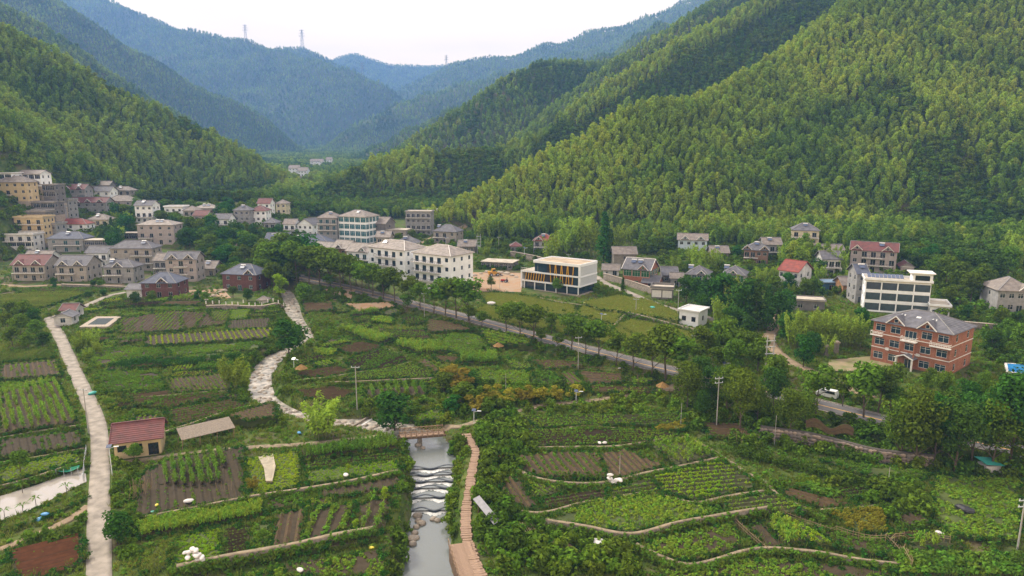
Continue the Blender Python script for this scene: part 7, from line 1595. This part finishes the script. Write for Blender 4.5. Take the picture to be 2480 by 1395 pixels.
# vehicles
def wheels(t, xs_, y, r_, wd=.25):
    tm = MB().bar((0, -wd / 2, 0), (0, wd / 2, 0), r_ * 2, n=14).me('tyre', DARKM); rm_ = MB().bar((0, -wd / 2 - .02, 0), (0, wd / 2 + .02, 0), r_ * 1.1, n=10).me('rim', STEEL)
    for x in xs_:
        for yy in (-y, y): w_ = put('wheel', tm, t, (x, yy, r_)); put('rim', rm_, w_)
def car(px, py, th, label, paint, van=True):
    p = at(px, py); t = thing('van' if van else 'car', label, 'van' if van else 'car', tuple(p), th); prof = [(-2.1, .35), (2.1, .35), (2.15, .95), (1.75, 1.1), (1.15, 1.8), (-1.9, 1.85), (-2.1, 1.1)] if van else [(-2.1, .3), (2.1, .3), (2.15, .8), (1.2, .95), (.6, 1.42), (-1.0, 1.45), (-1.7, .98), (-2.15, .9)]
    b = MB(); n = len(prof); ins = lambda z: .82 if z < 1.2 else .70
    for s in (-1, 1): b.poly([(x, s * ins(z), z) for x, z in (prof if s < 0 else prof[::-1])])
    for i in range(n): (x0, z0), (x1, z1_) = prof[i], prof[(i + 1) % n]; b.poly([(x0, -ins(z0), z0), (x0, ins(z0), z0), (x1, ins(z1_), z1_), (x1, -ins(z1_), z1_)])
    put('body', b.me('body', paint), t); g = MB(); z0, z1_ = (1.15, 1.7) if van else (.98, 1.36)
    for s in (-1, 1): g.poly([(x, s * (.80 if z < 1.3 else .73), z) for x, z in ([(-1.8, z0), (1.5, z0), (1.05, z1_), (-1.7, z1_)] if van else [(-1.5, z0), (1.0, z0), (.55, z1_), (-.95, z1_)])])
    put('side_windows', g.me('side_windows', G_DARK), t); f = MB().poly([(1.72, -.65, 1.16), (1.72, .65, 1.16), (1.2, .58, 1.76), (1.2, -.58, 1.76)]).me('windscreen', G_DARK) if van else MB().poly([(1.2, -.65, .98), (1.2, .65, .98), (.64, .58, 1.4), (.64, -.58, 1.4)]).me('windscreen', G_DARK)
    put('windscreen', f, t, (.03, 0, .02)); hl = MB().box(-.04, .04, -.15, .15, -.08, .08).me('headlight', LAMPW)
    for s in (-.6, .6): put('headlight', hl, t, (2.14, s, .8))
    wheels(t, (-1.35, 1.35), .78, .32, .2)
rd = math.atan2(ROAD[11][1] - ROAD[12][1], ROAD[11][0] - ROAD[12][0])
CARW = mat('white_car_paint', (.66, .68, .70), .25, .05, 1, spec=.6)
car(2003, 962, rd, 'small white minivan parked on the main road verge', CARW); car(612, 572, 2.6, 'white car parked on the dusty village lane', CARW, False)
p = at(1197, 668); t = thing('wheel_loader', 'yellow wheel loader on the clay building yard', 'loader', tuple(p), .3); YP = mat('yellow_machine_paint', (.55, .28, .03), .5, .25, 2)
put('chassis', MB().box(-2.4, 1.2, -.9, .9, .7, 1.5).box(-2.6, -1.0, -.8, .8, 1.5, 2.0).me('chassis', YP), t); cb = put('cab', MB().box(-1.0, .4, -.7, .7, 1.5, 3.0).me('cab', YP), t); put('cab_glass', MB().box(-.9, .45, -.72, .72, 2.0, 2.8).me('cab_glass', G_DARK), cb)
put('boom', MB().bar((.9, -.4, 1.5), (2.7, -.4, .8), .25).bar((.9, .4, 1.5), (2.7, .4, .8), .25).me('boom', YP), t); put('bucket', MB().poly([(2.6, -1.2, .2), (2.6, 1.2, .2), (2.6, 1.2, 1.1), (2.6, -1.2, 1.1)]).slab([(2.6, -1.2, .3), (3.6, -1.2, .25), (3.6, 1.2, .25), (2.6, 1.2, .3)], .1).me('bucket', DARKM), t); wheels(t, (-1.5, 1.2), .95, .65, .5)
p = at(1223, 684); t = thing('tractor', 'small red tractor on the clay building yard', 'tractor', tuple(p), 2.8); RP = mat('red_machine_paint', (.42, .04, .03), .45, .2, 2)
put('bonnet', MB().box(.1, 1.7, -.35, .35, .6, 1.25).me('bonnet', RP), t); put('seat', MB().box(-.7, -.2, -.3, .3, .8, 1.0).box(-.75, -.65, -.3, .3, 1.0, 1.4).me('seat', DARKM), t); put('roll_bar', MB().bar((-.8, -.5, .8), (-.8, -.5, 2.1), .08).bar((-.8, .5, .8), (-.8, .5, 2.1), .08).bar((-.8, -.5, 2.1), (-.8, .5, 2.1), .08).me('roll_bar', DARKM), t); put('fender', MB().box(-1.0, .0, -.8, -.5, 1.0, 1.1).box(-1.0, .0, .5, .8, 1.0, 1.1).me('fender', RP), t); wheels(t, (-.5,), .65, .6, .3); wheels(t, (1.3,), .55, .35, .2)
p = at(600, 578); t = thing('barrier', 'orange and white plastic barrier across the dusty lane', 'barrier', tuple(p), .35)
for k in range(5): put('segment', MB().box(-.75, .75, -.25, .25, 0, .9).me('barrier_segment', mat('orange_plastic', (.65, .20, .03), .5, .1) if k % 2 == 0 else SACK), t, (-3 + 1.55 * k, 0, 0))
# clay-yard stone heaps
for k, (a, b_) in enumerate([(1150, 668), (1165, 664), (1180, 660), (1215, 662), (1228, 664), (1240, 668), (1208, 660), (1140, 672), (1250, 672)]): q = at(a, b_); thing('stone_block', 'pale quarry stone heaped on the clay building yard', 'stone', tuple(q + [0, 0, .2]), rr.uniform(0, 6), 'quarry stones on the yard', rr.choice(ROCKS[4:]), rr.uniform(1.4, 2.6))
for k, (a, b_) in enumerate([(500, 728), (508, 722), (518, 718), (526, 712), (534, 708), (492, 734), (545, 705)]): q = at(a, b_); thing('stone_block', 'pale garden boulder on the clay beside the brick villa', 'stone', tuple(q + [0, 0, .2]), rr.uniform(0, 6), 'garden boulders on the clay', rr.choice(ROCKS[4:]), rr.uniform(1.2, 2.2))
# retaining walls
def wall_run(name, label, P, h, m, wd=.6, lift=0.0, coping=None):
    S_ = spline(pxline(P), 6); b = MB()
    t = thing(name, label, 'wall', (0, 0, 0)); z = T(S_[:, 0], S_[:, 1]) + lift
    me, _ = ribbon(name, S_, wd, m, h + lift, thick=h + lift + 1.5, cross=3, smoothed=False); put('masonry', me, t)
    me, _ = ribbon('coping', S_, wd + .2, coping or STONE_L, h + lift + .13, thick=.12, cross=3, smoothed=False); put('coping', me, t)
    return t, S_
for a in [('rubble retaining wall behind the building yard', [(1236, 622), (1262, 626), (1300, 634), (1320, 640)], 2.6), ('rubble wall along the upper side of the dirt lane', [(1462, 676), (1510, 690), (1560, 706), (1590, 718)], 2.4), ('rough stone wall below the arched stone house', [(1030, 610), (1070, 614), (1120, 612)], 2.8),
          ('stone wall beside the villa slope', [(2260, 790), (2320, 796), (2390, 802), (2440, 806)], 2.2), ('grey stone wall under the maroon-gabled houses', [(150, 694), (250, 698), (320, 700)], 1.0)]: wall_run('retaining_wall', a[0], a[1], a[2], STONE)
# garden wall with white balusters by the brick villa
t, S_ = wall_run('garden_wall', 'stone garden wall with pale posts below the dark brick villa', [(500, 748), (560, 750), (630, 752), (688, 752)], 1.6, STONE); L_ = np.r_[0, np.cumsum(np.linalg.norm(np.diff(S_, axis=0), axis=1))]; pm = MB().box(-.14, .14, -.14, .14, 0, 1.1).me('post', TRIM); n = 14
for k in range(n): s_ = L_[-1] * k / (n - 1); x, y = np.interp(s_, L_, S_[:, 0]), np.interp(s_, L_, S_[:, 1]); put('post', pm, t, (x, y, Tz(x, y) + 1.7))
p = at(640, 738); t = thing('garden_kiosk', 'small grey-roofed garden kiosk behind the garden wall', 'kiosk', tuple(p)); put('body', MB().box(-1.3, 1.3, -1.1, 1.1, -.5, 2.4).me('body', W_OLDWHITE), t); roof_parts(t, 'hip', 2.6, 2.2, 2.4, .6, R_BROWN, .8, y0=-1.1)
# villa gate posts
for px, py, lb in ((2000, 866, 'stone gate post with capstone on the lane side of the villa'), (2024, 856, 'stone gate post with capstone beside the hedge of the villa')):
    p = at(px, py); t = thing('gate_post', lb, 'gate post', tuple(p)); put('shaft', MB().box(-.5, .5, -.5, .5, -.5, 2.9).me('shaft', W_RUBBLE), t); put('capstone', MB().box(-.7, .7, -.7, .7, 2.9, 3.15).box(-.5, .5, -.5, .5, 3.15, 3.35).me('capstone', STONE_L), t)
# long rubble wall below the road, each face stone its own piece, and the wavy slatted screen above
WP = [(1840, 1062), (1950, 1078), (2040, 1100), (2130, 1122), (2260, 1136)]
S_ = spline(pxline(WP), 10); L_ = np.r_[0, np.cumsum(np.linalg.norm(np.diff(S_, axis=0), axis=1))]; t = thing('rubble_wall', 'long rubble stone wall of pink and grey boulders below the road', 'wall', (0, 0, 0)); HW = 2.6
me, _ = ribbon('core', S_, .8, mat('mortar', (.09, .08, .07), .95, .3), HW, thick=HW + 1.5, cross=3, smoothed=False); put('core', me, t)
SM = [rock_mesh(30 + i, mat('wall_stone_%d' % i, c_, .9, .35, 2)) for i, c_ in enumerate([(.30, .24, .20), (.22, .19, .17), (.36, .29, .24), (.26, .21, .19), (.17, .15, .14)])]
s_ = 0.3; cnt = 0
while s_ < L_[-1] - .2:
    x, y = np.interp(s_, L_, S_[:, 0]), np.interp(s_, L_, S_[:, 1]); x2, y2 = np.interp(s_ + .3, L_, S_[:, 0]), np.interp(s_ + .3, L_, S_[:, 1]); an = math.atan2(y2 - y, x2 - x); z0 = Tz(x, y)
    for k in range(4):
        put('stone', rr.choice(SM), t, (x + math.sin(an) * .42 + rr.uniform(-.1, .1), y - math.cos(an) * .42, z0 + .25 + k * .62 + rr.uniform(-.1, .1)), (rr.uniform(1.2, 1.9), 0, an), (rr.uniform(.75, 1.15), rr.uniform(.6, .8), .55))
    s_ += .72
S2 = spline(pxline([(1950, 1066), (1985, 1072), (2020, 1082), (2062, 1086)]), 12); L2 = np.r_[0, np.cumsum(np.linalg.norm(np.diff(S2, axis=0), axis=1))]; t = thing('slatted_screen', 'wavy dark timber slat screen on top of the rubble wall', 'screen', (0, 0, 0)); n = 44; sm = MB().box(-.07, .07, -.03, .03, 0, 1.5).me('slat', WOOD2)
for k in range(n): s_ = L2[-1] * k / (n - 1); x, y = np.interp(s_, L2, S2[:, 0]), np.interp(s_, L2, S2[:, 1]); put('slat', sm, t, (x, y, Tz(x, y) + 2.5 + .35 * math.sin(k * .22)), 0, (1, 1, 1 + .2 * math.sin(k * .22)))
# canopies, sheds and panels in the fields
a, e = at(442, 1092), at(572, 1062); th = math.atan2(e[1] - a[1], e[0] - a[0]); w_ = float(np.hypot(*(e - a)[:2])); t = thing('thatch_canopy', 'long grey matting canopy on leaning posts beside the footpath', 'canopy', tuple(a), th)
put('matting', MB().slab([(0, 0, 2.1), (w_, 0, 2.2), (w_, 4.2, 3.1), (0, 4.2, 3.0)], .08).me('matting', mat('grey_matting', (.25, .21, .17), .95, .35, 4, bump=.5)), t); pm = MB().bar((0, 0, -.4), (.25, 0, 2.2), .14, n=6).me('post', WOOD)
for k in range(4): put('post', pm, t, (w_ * k / 3.15, .2, 0)); put('post', pm, t, (w_ * k / 3.15, 3.6, .6))
a = at(1178, 1258, .5); t = thing('tilted_panel', 'long grey corrugated sheet propped over the plank path bank', 'panel', (a[0], a[1], a[2] + .4), -1.05); put('sheet', MB().slab([(-3.3, -.55, 1.5), (3.3, -.55, .6), (3.3, .55, .9), (-3.3, .55, 1.8)], .05).me('sheet', mat('grey_sheet', (.24, .24, .27), .5, .25, 2)), t); put('prop', MB().bar((-2.6, 0, -1), (-2.6, 0, 1.5), .1).bar((2.4, 0, -1), (2.4, 0, .7), .1).me('prop', WOOD2), t)
a = at(1282, 1288, .3); t = thing('bamboo_raft', 'rack of pale bamboo canes lying on the bank above the hedge', 'bamboo rack', (a[0], a[1], a[2] + .5), -.25); cm = MB().bar((0, -1.3, 0), (0, 1.3, .1), .07, n=5).me('cane', BAMBOOW)
for k in range(18): put('cane', cm, t, (-1.9 + .22 * k, rr.uniform(-.2, .2), rr.uniform(0, .05)), rr.uniform(-.1, .1) + .5)
for y in (-.8, .9): put('crossbar', MB().bar((-2.2, y, -.05), (2.2, y, -.05), .08, n=5).me('crossbar', BAMBOOW), t)
a = at(1452, 1336); t = thing('machine_shelter', 'tiny shelter with white roof over a red garden machine', 'shelter', tuple(a), -.1); put('roof', MB().slab([(-.9, -.6, 1.5), (.9, -.6, 1.45), (.9, .6, 1.6), (-.9, .6, 1.65)], .06).me('shelter_roof', SACK), t); put('machine', MB().box(-.3, .3, -.3, .3, .3, .9).me('machine', RP), t); pm = MB().bar((0, 0, -.2), (0, 0, 1.5), .07).me('post', WOOD2)
for x in (-.8, .8): put('post', pm, t, (x, -.5, 0)); put('post', pm, t, (x, .5, 0))
a = at(2405, 1152); t = thing('garden_shed', 'white garden shed under a torn green tarp beside the grass plot', 'shed', tuple(a), .1); put('wall', MB().box(-1.4, 1.4, 0, 2, -.3, 1.7).me('wall', SACK), t); put('tarp_roof', MB().slab([(-1.8, -.4, 2.3), (1.6, -.4, 1.9), (1.6, 2.4, 2.1), (-1.8, 2.4, 2.5)], .05).slab([(1.9, .2, 2.2), (4.5, -.6, 1.4), (4.7, .8, 1.5), (2.1, 1.6, 2.3)], .05).me('tarp_roof', TEALP), t)
a = at(1092, 990); t = thing('hut', 'low rusty-roofed hut hidden in the hedge bank', 'hut', tuple(a), -.3); put('wall', MB().box(-1.5, 1.5, 0, 2, -.5, 1.3).me('wall', WOOD2), t); put('roof', MB().slab([(-1.8, -.3, 1.3), (1.8, -.3, 1.3), (1.8, 2.3, 1.7), (-1.8, 2.3, 1.7)], .06).me('roof', mat('rusty_sheet', (.22, .12, .09), .7, .3, 2)), t)
# fences
def fence(label, P, h, step, lean=0.0, m=None):
    S_ = spline(pxline(P), 8); L_ = np.r_[0, np.cumsum(np.linalg.norm(np.diff(S_, axis=0), axis=1))]; t = thing('fence', label, 'fence', (0, 0, 0)); n = int(L_[-1] / step); pm = MB().bar((0, 0, -.2), (lean, 0, h), .06, n=4).me('stake', m or BAMBOOW); pr = None; rb = MB()
    for k in range(n + 1):
        s_ = L_[-1] * k / n; x, y = np.interp(s_, L_, S_[:, 0]), np.interp(s_, L_, S_[:, 1]); z = Tz(x, y) + .3; put('stake', pm, t, (x, y, z), rr.uniform(-.4, .4), (1, 1, rr.uniform(.8, 1.2)))
        if pr: rb.bar((*pr[:2], pr[2] + h * .8), (x, y, z + h * .8), .05); rb.bar((*pr[:2], pr[2] + h * .4), (x, y, z + h * .4), .05)
        pr = (x, y, z)
    put('rail', rb.me('rail', m or BAMBOOW), t)
fence('slanting bamboo stake fence beside the dark seed bed', [(1778, 1272), (1815, 1308), (1862, 1350)], 1.1, .35); fence('long thin bamboo fence below the yellow crop', [(1890, 1252), (1980, 1285), (2100, 1312), (2200, 1318), (2300, 1316)], .9, .7); fence('leaning bamboo poles at the end of the long fence', [(2142, 1312), (2175, 1345), (2205, 1378)], 1.0, .5, .3)
fence('dark plank fence along the footpath to the thatched sunshade', [(1300, 992), (1400, 980), (1500, 968), (1590, 956), (1680, 944)], 1.0, 1.3, m=WOOD2); fence('bare wooden rail fence at the upper vegetable plot', [(1396, 902), (1450, 903), (1508, 908)], 1.4, 3.0); fence('thin wire fence beside the pond lane', [(202, 1165), (206, 1120), (210, 1095)], 1.0, .8, m=STEEL)
# pond with net and banana saplings
P_ = POND; C_ = np.array([at(*q) for q in P_]); zp = max(Tz(*(C_[:, :2].mean(0) * (1 - q_) + C_[k_, :2] * q_)) for k_ in range(len(C_)) for q_ in (0, .3, .6, .85)) + .08; put('pond', MB().slab([(q[0], q[1], zp) for q in C_[::-1]], .3).me('pond', mat('pond_water', (.34, .31, .28), .06, .1, .2, spec=1.0)), kind='structure')
C2 = np.array([at(*q) for q in [(625, 1112), (662, 1106), (668, 1136), (660, 1172), (644, 1172), (640, 1140)]]); put('puddle', MB().slab([(q[0], q[1], Tz(q[0], q[1]) + .55) for q in C2[::-1]], .3).me('puddle', mat('pale_mud', (.36, .31, .22), .4, .3, 1.5)), kind='structure')
a = at(166, 1150); t = thing('fishing_net', 'green net slung on stakes at the edge of the pond', 'net', (a[0], a[1], zp), .3); b = MB(); n = 8
for i in range(n):
    for j in range(3): f = lambda i_, j_: (-1.6 + 3.2 * i_ / n, -.5 + j_ * .4, 1.1 - .5 * math.sin(math.pi * i_ / n) * (1 - .2 * j_) - .25 * math.sin(math.pi * j_ / 3)); b.poly([f(i, j), f(i + 1, j), f(i + 1, j + 1), f(i, j + 1)])
put('net', b.me('net', NETG), t); pm = MB().bar((0, 0, -.6), (0, 0, 1.2), .06).me('stake', STEEL)
for x in (-1.6, -.5, .6, 1.6): put('stake', pm, t, (x, -.5, 0))
def palm(px, py, s_, label, group):
    p = at(px, py); t = thing('banana_sapling', label, 'sapling', tuple(p), rr.uniform(0, 6), group, scale=s_); put('stem', MB().bar((0, 0, -.2), (.05, 0, 1.3), .08, n=6).me('stem', BARK), t); lf = MB(); lf.poly([(0, -.02, 1.3), (.5, -.12, 1.6), (1.1, 0, 1.35), (.5, .12, 1.6)]); m_ = lf.me('leaf', L_CROP)
    for k in range(6): put('leaf', m_, t, (0, 0, 0), 6.283 * k / 6 + rr.uniform(-.3, .3))
for a in [(162, 1196), (88, 1228), (56, 1246), (12, 1258), (55, 1196)]: palm(*a, 1.1, 'thin palm-like sapling on the bank of the pond', 'saplings round the pond')
for a in [(2310, 745), (2322, 752), (2360, 765), (2300, 735)]: palm(*a, 2.6, 'large banana plant on the slope behind the villa roof', 'banana plants behind the villa')
# sacks, tarps, tubs
def sack_mesh(seed, m, sx=.45, sy=.3, sz=.18):
    me = rock_mesh(seed, m); 
    for v in me.vertices: v.co.x *= sx * 2; v.co.y *= sy * 2; v.co.z *= sz * 3
    return me
SK = [sack_mesh(60 + i, SACK) for i in range(3)]
def pile(px, py, n, spread, label, up=0.0):
    p = at(px, py)
    for k in range(n): x, y = p[0] + rr.uniform(-spread, spread), p[1] + rr.uniform(-.6, .6) * spread * .6; thing('sack', label, 'sack', (x, y, Tz(x, y) + .35 + up + .28 * (k // 5)), rr.uniform(0, 3), label.replace('filled ', '') + 's', rr.choice(SK), rr.uniform(1.0, 1.3))
pile(470, 1378, 14, 1.5, 'filled white sack in the heap on the long stone wall', 1.3); pile(1488, 1182, 11, .9, 'filled white sack in the heap on the bean terrace', .8); pile(1458, 1090, 4, .5, 'filled white sack beside the striped field wall')
for k, (px, py, m_, s_, lb) in enumerate([(456, 1218, SACK, 1.6, 'crumpled white sack on the bare bean bed'), (838, 1154, SACK, 1.3, 'white sack lying on the lime lawn'), (371, 1248, TEALP, 1.8, 'teal tarp bundle at the corner of the bean bed'), (98, 1262, BLUEP, 1.5, 'blue and yellow sheet bundle beside the pond bank'), (110, 1250, BLUEP, 1.3, 'second blue bundle beside the pond bank'),
          (130, 930, BLUEP, 1.8, 'light blue tarp heap beside the concrete lane'), (225, 955, TEALP, 2.2, 'teal tarp beside the dark lane pole'), (145, 932, SACK, 1.2, 'pinkish sack beside the blue tarp heap'), (460, 980, SACK, 1.5, 'white bag on the seedling plot'), (727, 1386, SACK, 1.2, 'white tub below the long stone wall'), (778, 1360, SACK, .9, 'small white tub beside the black pit'),
          (900, 1332, mat('yellow_plastic', (.6, .5, .05), .5, .1), .9, 'yellow plastic tub on the weedy plot'), (1548, 1332, SACK, 1.4, 'white bag at the corner of the bottom path wall'), (1275, 1042, BLUEP, 1.5, 'blue and white rubbish heap at the striped field corner'), (1327, 1172, SACK, 1.0, 'white bag beside the bean poles'), (1850, 1172, SACK, 1.3, 'white bag beside the winding stone path'), (1740, 1118, BLUEP, 1.0, 'blue bucket beside the winding stone path'),
          (1706, 1100, BLUEP, .9, 'blue barrel above the winding stone path'), (2275, 1296, SACK, 1.3, 'white rag at the edge of the grass plot'), (2335, 1238, DARKM, 3.0, 'black plastic sheet on the grass plot'), (1580, 747, TEALP, 2.0, 'teal tank lying on the upper meadow'), (1190, 737, SACK, 3.2, 'pale concrete slab on the yellow meadow'), (725, 1052, BLUEP, 1.2, 'blue tub beneath the yellow bamboo'), (1500, 895, SACK, 1.0, 'white bag on the verge below the road'), (1410, 925, SACK, .9, 'white bundle in the upper vegetable plot'), (380, 1228, mat('yellow_plastic', (.6, .5, .05), .5, .1), .8, 'yellow jug on the bare bean bed')]):
    p = at(px, py); thing('bundle', lb, 'bundle', (p[0], p[1], p[2] + .35), rr.uniform(0, 6), None, sack_mesh(80 + k, m_), s_)
# cane frames over the bean bed, bean poles
def cane_frame(px, py, n, lb):
    p = at(px, py); t = thing('cane_frame', lb, 'cane frame', tuple(p), .2); cm = MB().bar((0, 0, 0), (.35, .3, 2.4), .045, n=4).me('cane', BAMBOOW)
    for k in range(n): put('cane', cm, t, (rr.uniform(-1.5, 1.5), rr.uniform(-1.8, 1.8), .2), rr.uniform(0, 6.28), (1, 1, rr.uniform(.7, 1.1)))
cane_frame(338, 1200, 26, 'tangle of bare bamboo canes beside the bean bed'); cane_frame(545, 1200, 5, 'crossed white canes at the end of the bean bed'); cane_frame(1545, 925, 7, 'small tepee of canes on the upper vegetable plot'); cane_frame(1790, 1080, 16, 'heap of dry canes on the bank above the winding path')
p = np.array([at(1325 + 8.5 * k, 1166 + (k % 2)) for k in range(16)]); 
for k in range(16): t = thing('bean_pole', 'leafy bean pole in the row above the grassy terrace wall', 'bean pole', tuple(p[k]), rr.uniform(0, 6), 'bean poles'); put('pole', MB().bar((0, 0, 0), (0, 0, 2.0), .05).me('pole', BAMBOOW), t); put('vine', crown_mesh('vine', L_CROP, 500 + k % 3, 2.0, .42, 7, 16, .14, base=.0), t)
# concrete footing beside the hut, blue pool by the villa, green safety net
a = [at(*q) for q in [(192, 797), (262, 797), (296, 770), (232, 770)]]; zz = max(q[2] for q in a) + .5; t = thing('tank_basin', 'shallow concrete basin with pale rim beside the little hut', 'basin', (0, 0, 0)); put('rim', MB().slab([(q[0], q[1], zz) for q in a], 1.2).me('rim', STONE_L), t); cc = sum(a) / 4; put('water', MB().slab([tuple(cc[:2] + (q[:2] - cc[:2]) * .62) + (zz + .02,) for q in a], .01).me('water', mat('dark_basin_water', (.10, .11, .13), .1, .1)), t)
a = [at(*q) for q in [(2436, 908), (2500, 916), (2500, 888), (2432, 884)]]; zz = max(q[2] for q in a) + .6; t = thing('swimming_pool', 'blue swimming pool beside the brick villa', 'pool', (0, 0, 0)); put('basin', MB().slab([(q[0], q[1], zz) for q in a], 1.5).me('basin', TRIM), t); cc = sum(a) / 4; put('water', MB().slab([tuple(cc[:2] + (q[:2] - cc[:2]) * .82) + (zz + .03,) for q in a], .02).me('water', mat('pool_water', (.03, .22, .55), .1, .1)), t)
me, _ = ribbon('safety_net', pxline([(1548, 590), (1575, 575), (1600, 580)]), 9.0, mat('teal_net', (.04, .19, .17), .9, .3, 2), 1.0, cross=7); thing('safety_net', 'teal safety net draped over the cut slope', 'net', (0, 0, 0), me=me)
# ------------------------------------------------------------------ forest cover, kept clear of the houses
for k, (x, y, z, hgt, coll, sc, s) in enumerate(FOREST):
    if k < 4:
        m = clear_of(x, y, PADS, 2.5); x, y, z, hgt = x[m], y[m], z[m], hgt[m]
    r = np.random.RandomState(90 + k)
    patch = fbm(x / 60.0 + 11, y / 60.0 + 5, 3); fine = fbm(x / 17.0 + 1, y / 17.0 + 2, 2)
    d12 = np.minimum(seg_dist(x, y, RIDGES[11][0][8:])[0], seg_dist(x, y, RIDGES[10][0])[0])
    d9 = seg_dist(x, y, RIDGES[12][0])[0]; d1 = seg_dist(x, y, RIDGES[0][0])[0]
    broad = patch + 0.25 * (fine - 0.5) + 0.30 * ((d12 < 150) & (d12 > 22) & (d9 > 70)) + 0.12 * (hgt < 9) - 0.1 * (seg_dist(x, y, RIDGES[12][0])[0] < 120)
    broad += 0.24 * ((x < -125) & (y > 470) & (y < 900) & (hgt < 45) & (seg_dist(x, y, RIDGES[0][0])[0] > 140))
    isb = broad > (0.66 if k < 2 else 0.68)
    tint = np.clip(0.16 + 1.9 * (fbm(x / 45.0, y / 45.0, 3) - 0.38) + 0.5 * (fine - 0.5) + r.randn(len(x)) * 0.20, 0, 1) * (0.7 if k > 1 else 0.9)
    tint = np.clip(tint * np.where((x < -100) & (y < 750), .8, 1.0) + .28 * (d9 < 55) + .22 * ((seg_dist(x, y, RIDGES[11][0][4:8])[0] < 45)) + .2 * (d1 < 35) + .25 * ((d12 < 22) & (y < 1000)), 0, 1) * np.where((d12 < 150) & (d12 > 22) & (d9 > 70), .7, 1.0)  # crest light painted into the tint of near ridges; other crests paler bamboo
    scl = sc * (0.75 + 0.5 * r.rand(len(x))) * (0.85 + 0.3 * fine)
    def sub(msk): return np.stack([x, y, z - 0.3], 1)[msk]
    scatter('bamboo_forest', sub(~isb), coll, scl[~isb], tint[~isb], seed=k)
    scatter('broadleaf_forest', sub(isb), ROUNDTREE, scl[isb] * (0.92 if k < 2 else 1.1), tint[isb] * 0.8, seed=40 + k)

# ------------------------------------------------------------------ the air
hz = MB().box(-6000, 6000, -60, 7100, -8, 1110)
hm = bpy.data.materials.new('haze_air'); hm.use_nodes = True; n, l = hm.node_tree.nodes, hm.node_tree.links
n.remove(n['Principled BSDF']); pv = n.new('ShaderNodeVolumePrincipled')
pv.inputs['Color'].default_value = (0.22, 0.44, 0.95, 1); pv.inputs['Density'].default_value = 0.00016; pv.inputs['Anisotropy'].default_value = 0.0
l.new(pv.outputs[0], n['Material Output'].inputs['Volume'])
put('haze', hz.me('haze', hm), kind='stuff')
